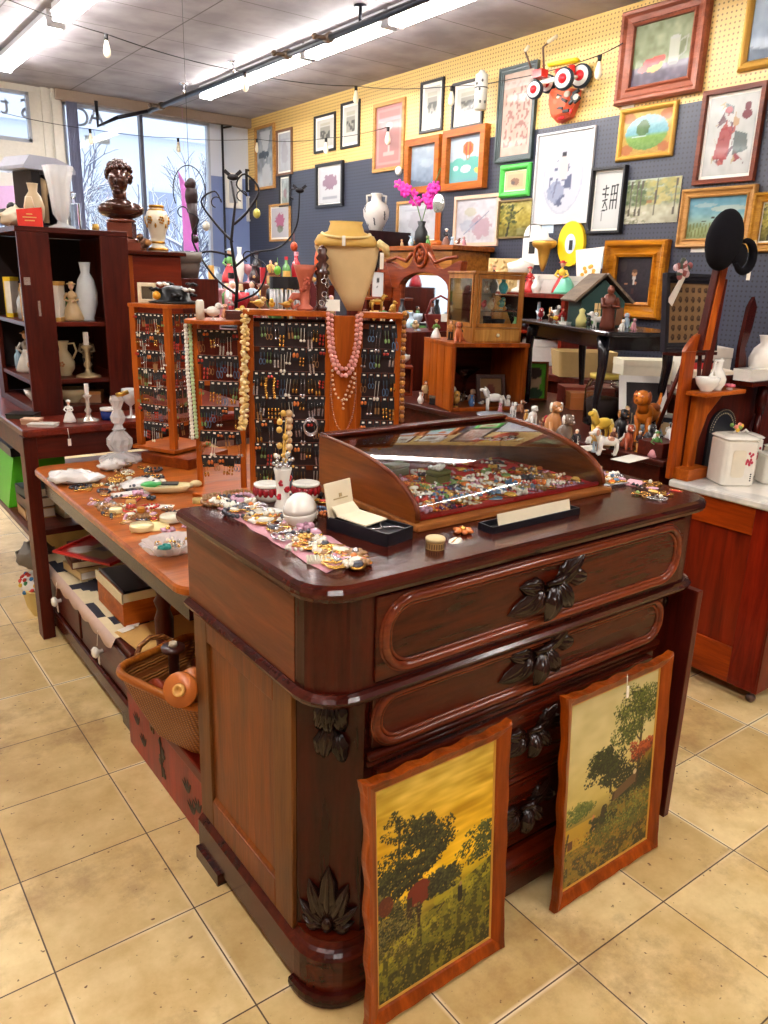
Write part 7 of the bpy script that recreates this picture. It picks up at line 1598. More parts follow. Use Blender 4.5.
for a in ((-.006, -.001, .017, gd-.017, .078, .098), (-.006, -.001, .017, gd-.017, gh-.036, gh-.016), (-.006, -.001, .017, .032, .0985, gh-.0365), (-.006, -.001, gd-.032, gd-.017, .0985, gh-.0365)): dm.bb(*a)
d = dm.build('door', PW, t); gb(-.004, -.003, .032, gd-.032, .098, gh-.036).build('pane', pane_glass(.7), d)
gb(.017, gw-.017, gd-.006, gd-.002, .076, gh-.016).build('back_board', plain((206, 196, 170), .6), t)
for (x, y, z, g, mt, l, n, c) in ((.08, .06, .24, g_jug(.06), [P_((150, 120, 90)), WH], 'brown stoneware jug on the top shelf of the curio cabinet', 'stoneware_jug', 'jug'), (.13, .08, .24, g_vase(.022, .075), [P_((90, 80, 76))], 'dark grey vase on the top shelf of the curio cabinet', 'grey_vase', 'vase'), (.17, .05, .24, g_vase(.024, .07), [P_((60, 170, 180))], 'turquoise vase on the top shelf of the curio cabinet', 'turquoise_vase', 'vase'), (.20, .09, .24, g_bowl(.02, .03), [WH], 'white cup on the top shelf of the curio cabinet', 'white_cup', 'cup'),
    (.07, .06, .16, g_bird(.05), [RD, RD], 'red cardinal on the middle shelf of the curio cabinet', 'red_bird', 'figurine'), (.04, .12, .16, g_bird(.05), [RD, BK], 'red and black bird at the side glass of the curio cabinet', 'red_bird', 'figurine'), (.12, .08, .16, g_jug(.06), [TN, BR], 'tan jug on the middle shelf of the curio cabinet', 'tan_jug', 'jug'), (.17, .06, .16, g_bird(.065), [P_((90, 160, 150)), YE], 'teal and yellow bird on the middle shelf of the curio cabinet', 'teal_bird', 'figurine'),
    (.10, .07, .0755, g_box(.03, .03, .055), [BK, BK], 'small black box at the bottom of the curio cabinet', 'black_box', 'box'), (.16, .07, .0755, g_bowl(.04, .04), [P_((40, 38, 44))], 'black bowl at the bottom of the curio cabinet', 'black_bowl', 'bowl'), (.05, .18, .24, g_candle(.07), [SILVER, SILVER], 'little silver candlestick behind the side glass of the curio cabinet', 'silver_candlestick', 'candlestick')):
    p = cr2(.12+x, .03+y, TDT+H_+z+.0045 if z > .1 else TDT+H_+z+.0005); orn(g, mt, n, l, c, p, -.4)
# on crate left of cabinet: standing brown animal
orn(g_dog(.11), [P_((190, 100, 60)), P_((60, 30, 24))], 'brown_squirrel', 'reddish-brown squirrel figurine at the front left of the crate top', 'figurine', cr2(.055, .07, TDT+H_), -.9)
orn(g_lady(.10), [WH, GR, SKIN, BR], 'china_lady', 'white and green china lady on the back left of the crate top', 'figurine', cr2(.03, .33, TDT+H_), -.6)
orn(g_man(.10), [BK, BR, SKIN, BK], 'dark_man', 'dark little man figurine behind the reddish-brown squirrel', 'figurine', cr2(.07, .22, TDT+H_), -.6)
# round pale board behind the crate
p = cr2(.43, .47, TDT); m = MB(); m.prism([(-.08, 0), (.10, 0), (.12, .2), (.11, .42), (.05, .55), (-.02, .6), (-.08, .5)], 0, .018, 'xz'); solo('tall_board', m, PINE, 'pale curved wooden board standing behind the right side of the crate', 'board', (p[0], p[1]-.0, p[2]), frz)

# ------------------------------------------------------------------ black table standing on the long table
kx = np.array([.346, .742]); kx /= np.linalg.norm(kx); ky = np.array([kx[1], -kx[0]])
K0 = np.array([2.354, -.772]); krz = math.atan2(kx[1], kx[0])
t = thing('black_table', 'small black curved-leg table standing on the long dark table', 'side table', (K0[0], K0[1], TDT), krz)
BLK = plain((24, 22, 30), .25, coat=.5)
KH = 1.272-TD
m = MB(); rslab(m, -.13, .93, -.37, .04, .03, [(.008, KH-.022), (0, KH-.018), (0, KH-.006), (.004, KH)]); m.build('tabletop', BLK, t)
m = MB(); m.bb(-.07, .87, -.32, -.005, KH-.085, KH-.023); m.build('apron', BLK, t, .003)
for (x, y, sx) in ((0, 0, -1), (.82, 0, 1), (0, -.32, -1), (.82, -.32, 1)):
    m = MB(); m.tube([(x-.05*sx*0, y, KH-.03), (x+sx*.03, y+.0, KH-.09), (x+sx*.035, y, KH-.16), (x+sx*.005, y, .12), (x, y, .05), (x+sx*.015, y, .0)], [.026, .026, .022, .016, .014, .018], 8); m.build('leg', BLK, t)
def kl(x, y): p = K0+kx*x+np.array([-kx[1], kx[0]])*y; return (p[0], p[1], TDT+KH+.0005)
# green toy house
t = thing('toy_house', 'dark green wooden toy house with grey shingle roof on the black table', 'toy house', kl(.42, -.16), krz-1.75); t.scale = (1.4,)*3
m = MB(); m.prism([(-.075, 0), (.075, 0), (.075, .085), (0, .155), (-.075, .085)], -.09, .09, 'xz'); m.build('walls', plain((22, 62, 56), .5), t)
m = MB()
for s in (-1, 1): m.box((s*.052, 0, .128), (.135, .215, .008), ry=s*.75)
m.build('roof', wood((110, 96, 84), (156, 140, 124), 'y', .6, 0), t)
for x in (-.018, .022):
    m = MB(); m.box((x, -.0925, .055), (.022, .004, .045)); w1 = m.build('window', plain((236, 206, 140), .4), t); m = MB(); m.box((x, -.095, .055), (.002, .002, .045)); m.box((x, -.095, .055), (.022, .002, .002)); m.build('muntin', plain((60, 40, 30), .5), w1)
m = MB(); m.box((.06, -.0925, .035), (.024, .004, .06)); m.build('door', plain((110, 70, 40), .5), t)
sm = [
 (g_dog(.085, False), [WH, BK], 'spotted_dog', 'black and white spotted dog left of the toy house', kl(.70, -.07), 'figurine', -.4), (g_dog(.08), [WH, BK], 'spotted_dog', 'sitting white dog with dark ears left end of the black table', kl(.80, -.12), 'figurine', -.4),
 (g_bird(.05), [RD, YE], 'red_crab', 'bright red little bird figure before the toy house', kl(.58, -.03), 'figurine', .4), (g_man(.075), [WH, RD, SKIN, RD], 'red_white_man', 'tiny red and white man in front of the toy house', kl(.50, -.025), 'figurine', 0),
 (g_lathe([(.001, 0), (.025, 0), (.028, .03), (.012, .06), (.016, .075), (.001, .085)], 14), [P_((214, 206, 130))], 'yellow_snowman', 'pale yellow rounded figure right of the toy house', kl(.29, -.03), 'figurine', 0),
 (g_dog(.07, False), [WH, BK], 'white_dog', 'white and black running dog right of the toy house', kl(.22, -.06), 'figurine', -.6), (g_dog(.075, False), [WH, WH], 'white_dog', 'plain white standing dog near the carved monk', kl(.13, -.04), 'figurine', -2.4), (g_dog(.06), [BK, WH], 'black_puppy', 'black puppy between the two white dogs', kl(.18, -.12), 'figurine', 0),
 (g_dog(.055), [WH, BR], 'small_white_dog', 'small white dog at the right end of the black table', kl(-.06, -.06), 'figurine', -.5), (g_box(.05, .04, .012), [WH, WH], 'white_packet', 'small white packet before the toy house', kl(.43, -.01), 'packet', .2),
 (g_box(.09, .09, .10), [plain((110, 60, 36), .4), plain((120, 66, 40), .4)], 'brown_box', 'brown box behind the spotted dogs on the black table', kl(.66, -.22), 'box', .3),
 (g_dog(.08), [P_((150, 90, 60)), WH], 'brown_dog', 'brown shaggy dog beside the toy house roof', kl(.60, -.14), 'figurine', -.2)]
for g, mt, n, l, p, c, rz in sm: orn(g, mt, n, l, c, p, rz)
t = thing('carved_monk', 'dark carved wooden standing monk near the right end of the black table', 'figurine', kl(.06, -.05), -.6)
m = MB(); m.lathe([(.001, 0), (.034, 0), (.036, .02), (.028, .06), (.030, .10), (.034, .125), (.024, .15), (.010, .158)], (0, 0, 0), 14, .8)
for s in (-1, 1): m.tube([(s*.03, 0, .135), (s*.036, -.018, .10), (s*.006, -.034, .105)], [.012, .011, .009], 6)
m.build('robe', plain((96, 44, 28), .4), t); m = MB(); m.ball((0, -.004, .172), (.017, .019, .021)); m.build('head', plain((110, 54, 34), .4), t)
# green bankers lamp and pennants behind
orn(g_lathe([(.09, 0), (.085, .02), (.04, .10), (.02, .115), (.001, .118)], 8), [plain((110, 190, 160), .3)], 'glass_lamp', 'pale green fluted glass lamp behind the toy house', 'lamp', (3.74, .68, 1.4005), 0)

# things on the long table: jar, dogs, photo, etc.
t = thing('glass_jar', 'big clear glass jar with yellow lid behind the black table leg', 'jar', (2.50, -.70, TDT))
m = MB(); m.lathe([(.001, 0), (.075, 0), (.085, .01), (.087, .17), (.078, .20), (.066, .215), (.066, .225), (.062, .225), (.062, .213), (.074, .197), (.082, .17), (.080, .012), (.001, .006)], (0, 0, 0), 24); m.build('jar_body', glass((232, 238, 238), .03), t)
m = MB(); m.lathe([(.07, .222), (.071, .242), (.001, .244)], (0, 0, 0), 24); m.build('lid', plain((206, 180, 80), .4), t)
m = MB(); m.lathe([(.001, .012), (.076, .014), (.078, .12), (.06, .13), (.001, .125)], (0, 0, 0), 20); o = m.build('contents', plain((70, 54, 54), .6), t); o['kind'] = 'stuff'
def lt(u, v): p = onz(u, v, TD); return (float(p[0]), float(p[1]), TDT)
picture('photo_in_mat', 'white-matted dark photograph leaning beside the glass jar', 'picture', .22, .27, Canvas(20, 20, (44, 36, 40)).ell(.5, .5, .3, .3, (90, 60, 60), 1, .6), None, 0, .02, loc=(2.52, -.93, TDT), rz=-.7, rx=-.45, matw=.035, matc=WHITE)
dogs = [
 (g_dog(.115), [P_((190, 130, 80)), WH], 'collie_figurine', 'tall brown and white collie sitting left of the glass jar', (552, 437), -.5), (g_dog(.10), [P_((110, 90, 76)), WH], 'terrier_figurine', 'grey-brown scruffy dog sitting in front of the glass jar', (563, 447), -.3),
 (g_dog(.065), [WH, WH], 'white_dog', 'small white dog sitting left of the collie', (532, 424), -.3), (g_horse(.10), [P_((228, 190, 70)), P_((240, 220, 150))], 'yellow_bird_figure', 'yellow swan-necked figure right of the glass jar', (600, 444), -1.6),
 (g_dog(.07, False), [WH, P_((206, 150, 120))], 'white_terrier', 'white and tan standing terrier near the table edge', (606, 455), -2.2), (g_dog(.10), [BK, BR], 'black_dog', 'black and brown dog behind the yellow figure', (619, 440), -.5),
 (g_dog(.075), [P_((170, 80, 50)), WH], 'red_brown_dog', 'reddish-brown small dog before the big orange dog', (627, 449), -.6), (g_dog(.15, False), [P_((214, 120, 30)), P_((160, 80, 30))], 'orange_dog', 'large fluffy orange standing dog beside the photograph', (645, 440), -1.3),
 (g_dog(.07), [P_((60, 58, 62)), WH], 'grey_dog', 'dark grey dog lying before the orange dog', (648, 447), -.4), (g_dog(.05), [BK, WH], 'black_white_puppy', 'black and white puppy near the small dark box', (658, 452), -.4), (g_dog(.035), [WH, BR], 'tiny_dog', 'tiny white dog left of the yellow figure', (589, 444), .2),
 (g_horse(.085), [WH, WH], 'white_horse', 'white horse figurine at the foot of the crate', (493, 412), -2.0), (g_dog(.05, False), [WH, BK], 'dalmatian', 'spotted dalmatian right of the white horse', (513, 416), -.6), (g_dog(.055), [WH, BK], 'dalmatian_pup', 'sitting dalmatian pup beyond the spotted dalmatian', (507, 409), -.6),
 (g_dog(.05), [P_((150, 100, 70)), WH], 'brown_pup', 'brown pup between white horse and dalmatian', (520, 413), .2), (g_dog(.06), [P_((214, 180, 150)), BR], 'beige_pup', 'beige pup standing before the crate mouth', (471, 404), -.2), (g_bird(.045), [P_((90, 70, 50)), WH], 'brown_duck', 'brown duck left of the white horse', (459, 405), .6),
 (g_jug(.05), [P_((90, 100, 60)), WH], 'olive_jug', 'small olive jug on the near edge before the crate', (449, 404), 0), (g_bird(.05), [WH, P_((150, 150, 150))], 'grey_dove', 'grey-white dove before the small reddish box', (437, 401), 0)]
for g, mt, n, l, (u, v), rz in dogs: g.v = [(a*1.5, b*1.5, c*1.5) for a, b, c in g.v]; orn(g, mt, n, l, 'figurine', lt(u, v), rz)
m = MB(); m.lathe([(.001, 0), (.05, 0), (.085, .016), (.087, .019), (.05, .006), (.001, .004)], (0, 0, 0), 28); solo('blue_plate', m, plain((200, 206, 222), .2), 'white and dark blue rimmed bowl near the peak of the glass case', 'dish', (2.16, -.32, TDT))
for (u, v, w_, d, l, rz) in ((583, 449, .16, .09, 'white sheet under the little terriers at the table edge', -.2), (630, 459, .15, .08, 'white sheet near the small dark box at the table edge', .1)):
    m = MB(); m.box((0, 0, .0012), (w_, d, .002)); solo('paper_sheet', m, PAPER, l, 'paper', (*lt(u, v)[:2], TDT), rz)
# small dark box with a white hook, snoopy-less white dog on it
t = thing('dark_box', 'dark red wooden box on the long table corner carrying a white dog', 'box', (2.17, -1.28, TDT)); m = MB(); m.bb(-.09, .075, -.055, .06, 0, .06); m.build('box_body', DARKRED_X, t, .002); m = MB(); m.tube([(-.04, -.057, .01), (-.04, -.06, .03), (-.02, -.06, .045)], .002, 5); m.build('hook', WHITE, t)
orn(g_dog(.075), [WH, BK], 'white_black_dog', 'white dog with black ears sitting on the dark red box', 'figurine', (2.19, -1.29, TDT+.0605), -.5); orn(g_dog(.045), [WH, WH], 'white_rabbit', 'little white dog beside the one with black ears on the box', 'figurine', (2.12, -1.27, TDT+.0605), -.5)
# green portrait book, newspaper basket etc. under the black table
picture('green_picture', 'bright green picture of a face leaning behind the black table leg', 'picture', .18, .22, Canvas(18, 22, (110, 200, 50)).ell(.6, .5, .22, .3, (206, 170, 130)).ell(.6, .72, .25, .16, (70, 50, 40)).ell(.6, .15, .3, .16, (50, 80, 50)), wood((110, 60, 30), (150, 90, 50), 'z', .4, 0), .012, .03, loc=(2.78, .02, TDT), rz=-.55, rx=-.1)
orn(g_box(.30, .16, .10), [plain((120, 44, 30), .4), plain((134, 54, 38), .4)], 'brown_crate', 'reddish-brown drawer box behind the collie', 'box', (2.98, -.22, TDT), -.6)
orn(g_box(.13, .10, .09), [plain((170, 100, 50), .4), plain((180, 110, 60), .4)], 'orange_box', 'orange-brown box behind the collie figurine', 'box', (2.80, -.32, TDT), -.6)
R7 = random.Random(44)
crowd([lt(u, v) for u, v in ((540, 431), (575, 452), (595, 452), (612, 449), (638, 452), (655, 457), (481, 407), (500, 413), (526, 420), (640, 433), (655, 437), (668, 444), (625, 432), (425, 402), (462, 401), (545, 425))], 'on the long dark table', R7, [x for x in GTYP if 'figurine' in x[1]], None, .55)
crowd([kl(a, b) for a, b in ((.02, -.16), (.10, -.2), (.20, -.22), (.66, -.03), (.74, -.2), (.85, -.05), (.14, .0))], 'on the black table', R7, [x for x in GTYP if 'dog' in x[1] or 'bird' in x[1]], None, .7)
crowd([(2.58, -1.15, TDT), (2.66, -1.10, TDT), (2.60, -1.0, TDT), (2.75, -.95, TDT), (2.85, -1.1, TDT)], 'under the framed medal display', R7, [x for x in GTYP if x[1] in ('trinket box', 'bottle', 'jug')], None, 1.2)
# rear counter along the wall
rc_ = (3.75, -.2, 0)
t = thing('wall_counter', 'dark counter along the pegboard wall behind the black table', 'counter', rc_)
m = MB(rc_); m.bb(3.35, 4.17, -1.6, 1.3, .86, .90); m.build('countertop', DARKRED_X, t, .003); m = MB(rc_); m.bb(3.42, 4.15, -1.55, 1.25, 0, .859); m.build('counter_body', DARKRED, t)
RCZ = .9005
t = thing('newspaper_basket', 'tan woven tray standing under the black table', 'basket', (3.50, .26, RCZ), -.6); m = MB(); m.loft([bring(.17, .10, 0, .02), bring(.19, .12, .16, .02), bring(.18, .11, .16, .02), bring(.16, .09, .01, .02)]); m.build('basket_body', plain((176, 148, 96), .8), t)
for (x, y, w_, d, h, c, l) in ((3.60, -.12, .30, .2, .14, (226, 220, 196), 'white box behind the glass jar'), (3.60, -.56, .28, .2, .12, (230, 214, 190), 'cream box behind the leaning photograph'), (3.97, -.25, .3, .3, .22, (214, 206, 190), 'large pale box at the wall behind the jar'), (3.60, -.90, .2, .2, .10, (206, 180, 120), 'tan box behind the brown hutch'), (3.86, .90, .3, .3, .18, (236, 232, 224), 'white box behind the woven tray')):
    orn(g_box(w_, d, h), [plain(c, .6), plain(c, .5)], 'cardboard_box', l, 'box', (x, y, RCZ), -.6)
orn(g_box(.14, .08, .05), [RD, BK], 'red_black_box', 'small red and black box on the cream box', 'box', (3.60, -.49, RCZ+.1205), -.6)
orn(g_box(.26, .14, .01), [plain((96, 84, 66), .5), plain((96, 84, 66), .5)], 'brown_folder', 'brown folder leaning on the counter', 'folder', (3.40, -.62, RCZ), -.6)
# ------------------------------------------------------------------ marble-top washstand at the right
WX0, WX1, WY0, WY1, WZ = 2.055, 2.98, -1.865, -1.405, .762
wo_ = (2.5, -1.63, 0)
ws = thing('washstand', 'reddish wooden washstand with white marble top at the right edge', 'washstand', wo_)
def marble():
    m_, nt, b = mat_base('marble'); L = nt.links; tc = N(nt, 'TexCoord'); no = N(nt, 'TexNoise', Scale=5.0, Detail=8.0, Distortion=1.6); L.new(tc.outputs['Object'], no.inputs['Vector'])
    cr = N(nt, 'ValToRGB'); cr.color_ramp.elements[0].position = .42; cr.color_ramp.elements[0].color = (*S(200, 198, 194), 1); cr.color_ramp.elements[1].position = .55; cr.color_ramp.elements[1].color = (*S(234, 230, 220), 1); L.new(no.outputs['Fac'], cr.inputs[0]); L.new(cr.outputs[0], b.inputs['Base Color']); b.inputs['Roughness'].default_value = .2; return m_
m = MB(wo_); rslab(m, WX0-.02, WX1, WY0-.015, WY1, .012, [(.006, WZ-.028), (0, WZ-.022), (0, WZ-.006), (.004, WZ)]); m.build('marble_top', marble(), ws)
BURL = wood((80, 20, 16), (150, 60, 34), 'z', .3, .4, .5)
m = MB(wo_); m.bb(WX0+.012, WX1-.01, WY0+.01, WY1-.002, .07, WZ-.029); m.build('cabinet_body', BURL, ws)
m = MB(wo_); m.bb(WX0, WX0+.0115, WY0, WY0+.115, .05, WZ-.029); m.bb(WX0, WX0+.0115, WY1-.06, WY1-.002, .05, WZ-.029); m.each('stile', wood((96, 24, 18), (140, 50, 30), 'z', .25, .5), ws, .001)
m = MB(wo_); m.bb(WX0, WX0+.0115, WY0+.1155, WY1-.0605, .05, .19); m.bb(WX0, WX0+.0115, WY0+.1155, WY1-.0605, .63, WZ-.029); m.each('rail', wood((130, 54, 22), (176, 84, 36), 'y', .3, .3), ws, .001)
m = MB(wo_); m.bb(WX0, WX1, WY0-.0005, WY0+.0095, .05, WZ-.029); m.bb(WX0+.06, WX1-.06, WY0-.006, WY0-.001, .2, .3); m.bb(WX0+.06, WX1-.06, WY0-.006, WY0-.001, .33, .6); m.build('front_panel', REDWOOD, ws, .002)
for x, y in ((WX0+.03, WY0+.03), (WX0+.03, WY1-.04), (WX1-.04, WY0+.03), (WX1-.04, WY1-.04)):
    m = MB(wo_); m.cyl((x, y, .028), .006, .022, 8); m.tube([(x-.008, y, .016), (x+.008, y, .016)], .016, 12); m.build('caster', plain((110, 90, 90), .3, .5), ws)
# back gallery: scroll side, candle shelf, bracket, tall mirror post
m = MB(wo_); m.bb(2.040, 2.105, -1.4045, -1.385, WZ, 1.24); m.prism([(2.035, 1.24), (2.11, 1.24), (2.17, 1.275), (2.185, 1.30), (2.15, 1.315), (2.09, 1.295), (2.05, 1.26)], -1.405, -1.385, 'xz'); m.build('gallery_end', wood((120, 52, 24), (176, 96, 44), 'z', .3, .3), ws, .003)
m = MB(wo_); m.bb(2.106, 2.96, -1.4045, -1.390, WZ, 1.14); m.build('back_board', DARKRED, ws)
m = MB(wo_); m.bb(2.07, 2.34, -1.49, -1.4055, 1.082, 1.098); m.build('candle_shelf', ORANGE_X, ws, .003)
m = MB(wo_); m.prism([(2.11, .80), (2.16, .80), (2.16, .9), (2.20, 1.0), (2.30, 1.081), (2.11, 1.081)], -1.43, -1.4055, 'xz'); m.build('bracket', ORANGE, ws, .004)
m = MB(wo_); m.bb(2.06, 2.19, -1.47, -1.4055, WZ+.0005, WZ+.045); m.build('gallery_foot', ORANGE_X, ws, .003)
m = MB(wo_); m.bb(2.36, 2.96, -1.50, -1.4055, 1.105, 1.125); m.build('upper_shelf', MAHOG, ws, .002)
m = MB(wo_)
for z0, z1, r in ((.78, .83, .022), (.83, .98, .016), (.98, 1.104, .022)): m.lathe([(r*.8, z0), (r, (z0+z1)/2), (r*.8, z1)], (2.56, -1.44, 0), 12)
m.build('turned_support', MAHOG_Z, ws)
PO = wood((170, 84, 36), (214, 130, 66), 'z', .3, .4)
m = MB(wo_); m.prism([(2.105, 1.245), (2.121, 1.245), (2.176, 1.60), (2.160, 1.60)], -1.42, -1.392, 'xz'); m.build('mirror_post', DARKRED, ws, .003)
m = MB(wo_); m.prism([(2.118, 1.245), (2.162, 1.245), (2.214, 1.63), (2.172, 1.63)], -1.424, -1.392, 'xz'); m.build('mirror_post', PO, ws, .003)
m = MB(wo_); m.prism([(2.17, 1.145), (2.21, 1.145), (2.235, 1.50), (2.205, 1.50)], -1.41, -1.395, 'xz'); m.build('mirror_frame', DARKRED, ws, .003)
m = MB(wo_); m.prism([(2.40, 1.14), (2.46, 1.14), (2.455, 1.20), (2.43, 1.24), (2.46, 1.32), (2.47, 1.40), (2.44, 1.44), (2.41, 1.40), (2.39, 1.25)], -1.41, -1.395, 'xz'); m.build('scroll_bracket', MAHOG_Z, ws, .002)
# canisters
def canister(loc, w_, h, label, rz, knob=True, deco=True):
    t = thing('canister', label, 'canister', loc, rz)
    m = MB(); m.loft([[(a, b, z) for a, b in rrect(-w_/2+i, w_/2-i, -w_/2+i, w_/2-i, .018, 4)] for i, z in ((.006, 0), (0, .006), (0, h*.86), (.006, h*.9))]); m.build('body', plain((236, 232, 220), .2, coat=.4), t)
    m = MB(); m.loft([[(a, b, z) for a, b in rrect(-w_/2+i, w_/2-i, -w_/2+i, w_/2-i, .02, 4)] for i, z in ((-.002, h*.905), (-.004, h*.93), (.006, h*.97), (.03, h))]); m.build('lid', plain((238, 236, 226), .2, coat=.4), t)
    if deco:
        m = MB(); r_ = random.Random(int(w_*1000))
        for k in range(12): m.ball((w_*.24+r_.uniform(-.012, .012), -w_/2-.0008, h*.55+r_.uniform(-.025, .025)), (.005, .001, .006), 6, 4)
        m.build('flower_decal', plain((190, 60, 80), .3), t)
        m = MB(); m.loft([[(x, y, z) for x, z in rrect(-w_*.28, w_*.12, h*.18, h*.72, .012, 4)] for y in (-w_/2-.0002, -w_/2-.002)]); m.build('relief_panel', plain((226, 218, 196), .3), t)
        m = MB()
        for k in range(4): m.ball((w_*.34, -w_/2-.001, h*.12+k*.008), (.0035, .001, .003), 6, 4)
        m.build('black_lettering', plain((30, 28, 30), .4), t)
    m = MB(); m.tube([(-.012, 0, h), (0, 0, h+.01), (.012, 0, h)], .004, 6)
    m.build('knob', plain((236, 232, 222), .3), t)
    return t
WT_ = WZ+.0005
t = canister((2.200, -1.555, WT_), .128, .19, 'largest white square canister with fruit knob on the marble top', -.55)
m = MB(); r_ = random.Random(6)
for k in range(12): m.mat(k % 3); m.ball((r_.uniform(-.022, .022), r_.uniform(-.012, .012), .197+r_.uniform(0, .026)), .008, 7, 5)
m.build('fruit_knob', [P_((226, 180, 60)), P_((220, 130, 110)), P_((120, 160, 80))], t)
canister((2.385, -1.49, WT_), .11, .165, 'second largest white canister behind the largest on the marble top', -.55)
canister((2.335, -1.635, WT_), .08, .12, 'smallest white canister in front on the marble top', -.55); canister((2.475, -1.59, WT_), .09, .125, 'white canister at the right edge of the marble top', -.55)
m = MB(); m.box((0, 0, .004), (.06, .04, .008)); solo('black_tray', m, BLACKM, 'small flat black object at the right edge of the marble top', 'tray', (2.42, -1.70, WT_), .2)
t = thing('black_plaque', 'dark round-topped plaque with a dotted rim behind the canisters', 'plate', (2.315, -1.425, WT_+.0), -.2)
m = MB(); m.prism([(.085*math.cos(a), .165+.085*math.sin(a)) for a in np.linspace(-.1, PI+.1, 22)]+[(-.085, 0), (.085, 0)], 0, .012, 'xz'); m.build('plaque', plain((24, 26, 34), .3, coat=.3), t); t.location = (2.335, -1.422, WT_); t.rotation_euler = (0, 0, -.06)
m = MB()
for a in np.linspace(.1, PI-.1, 19): m.ball((.068*math.cos(a), -.001, .165+.068*math.sin(a)), (.003, .001, .003), 5, 4); 
for a in np.linspace(0, PI, 30): m.ball((.082*math.cos(a), -.001, .165+.082*math.sin(a)), (.002, .001, .002), 5, 4)
m.build('gold_dots', plain((206, 196, 160), .4), t)
m = MB(); m.prism([(-.035, 0), (.035, 0), (.04, .12), (.02, .18), (0, .21), (-.02, .18), (-.04, .12)], 0, .01, 'xz'); m.mat(1)
for k in range(4): m.box((0, -.001, .05+k*.03), (.045, .002, .004), ry=.1)
solo('pointed_plaque', m, [plain((70, 24, 26), .4), plain((150, 100, 90), .5)], 'dark red pointed carved panel at the right behind the canisters', 'plaque', (2.58, -1.42, WT_), 0)
# on candle shelf
orn(g_jug(.115), [PORC, P_((200, 110, 120))], 'china_pitcher', 'white china pitcher with pink flowers on the small side shelf', 'jug', (2.20, -1.445, 1.0985), 3.3)
orn(g_bowl(.045, .05), [PORC], 'china_bowl', 'white china bowl with green leaves left of the pitcher', 'bowl', (2.13, -1.45, 1.0985), 0)
t = thing('china_flower', 'tiny pink china flower on the small side shelf', 'figurine', (2.272, -1.46, 1.0985)); m = MB()
for k in range(6): m.ball((.012*math.cos(k), .012*math.sin(k), .014), (.009, .009, .007), 7, 5)
m.build('petals', P_((226, 110, 130)), t); m = MB(); m.lathe([(.014, 0), (.008, .008)], (0, 0, 0), 10); m.build('base', PORC, t)
orn(g_vase(.058, .17), [PORC], 'china_vase', 'white china vase with ruffled neck on the upper side shelf', 'vase', (2.50, -1.455, 1.1255), 0)
orn(g_box(.13, .07, .045), [PORC, PORC], 'china_box', 'white china box at the left of the upper side shelf', 'box', (2.42, -1.455, 1.1255), 0)
orn(g_bowl(.035, .05), [PORC], 'china_cup', 'white china cup at the right edge of the upper side shelf', 'cup', (2.60, -1.455, 1.1255), 0)
# hat on the post
t = thing('black_hat', 'black felt hat with round crown hanging on top of the tall wooden post', 'hat', (2.135, -1.45, 1.622))
FELT = plain((12, 10, 16), .9, spec=.2)
m = MB(); m.M = Matrix.Rotation(.25, 4, 'Y'); m.ball((-.03, 0, .0), (.076, .055, .106), 24, 14); m.build('crown', FELT, t)
m = MB(); m.M = Matrix.Translation((.03, -.05, -.045)); m.tube([(.055*math.cos(a), 0, .052*math.sin(a)) for a in np.linspace(-2.6, 1.9, 16)], [.008+.008*math.sin(k/15*PI) for k in range(16)], 8); m.ball((-.01, .012, 0), (.05, .012, .045)); m.build('brim', FELT, t)
m = MB(); m.ball((.085, -.05, .0), (.014, .008, .012)); m.build('brooch', plain((214, 180, 130), .3), t)
m = MB(); m.tube([(.085, -.05, -.01), (.075, -.05, -.08)], .001, 4); m.box((.072, -.052, -.105), (.024, .001, .04)); m.build('price_tag', PAPER, t)
# coin print on a brown box
t = thing('display_easel', 'dark wooden easel holding up the framed medal display', 'easel', (2.335, -1.22, TDT), -.12)
for P in ([(-.08, -.04, 0), (-.04, -.03, .396)], [(.08, -.04, 0), (.04, -.03, .396)], [(0, .12, 0), (0, .0, .396)]): m = MB(); m.tube(P, .009, 6); m.build('leg', DARKRED, t)
m = MB(); m.bb(-.12, .12, -.05, .02, .385, .397); m.build('ledge', DARKRED, t)
cc_ = Canvas(60, 60, (176, 140, 96)); cc_.tex(.04, 6, 6)
for i in range(6):
    for j in range(6): cc_.ell(.13+i*.15, .1+j*.155, .042, .05, (74, 50, 36)); cc_.ell(.125+i*.15, .11+j*.155, .02, .025, (120, 90, 66))
picture('medal_display', 'black-framed tan sheet printed with rows of small medallions', 'picture', .31, .30, cc_, plain((28, 26, 34), .4), .036, .022, 'step', (2.315, -1.23, 1.2185), -.12, -.12)
t = thing('fan_bouquet', 'floral fan with white ribbon on top of the medal display', 'fan', (2.225, -1.225, 1.535), -.3)
m = MB()
for k in range(14): m.mat(k % 3); m.ball((.035*math.cos(k*1.3)*(.4+.05*k), .0, .03*math.sin(k*1.3)*(.4+.05*k)), (.014, .006, .014), 7, 5)
m.build('flowers', [P_((226, 196, 200)), P_((160, 90, 90)), P_((80, 90, 80))], t); m = MB(); m.add([(.0, 0, -.02), (.02, 0, -.02), (-.03, 0, -.14), (-.055, 0, -.12), (0, .003, -.02), (.02, .003, -.02), (-.03, .003, -.14), (-.055, .003, -.12)], [(0, 1, 2, 3), (7, 6, 5, 4), (0, 4, 5, 1), (1, 5, 6, 2), (2, 6, 7, 3), (3, 7, 4, 0)]); m.build('ribbon', PAPER, t)

# ------------------------------------------------------------------ furniture at the wall, far middle
def px_box(x0, y0, y1, z0, z1, x1): m = MB(); m.bb(x0, x1, y0, y1, z0, z1); return m
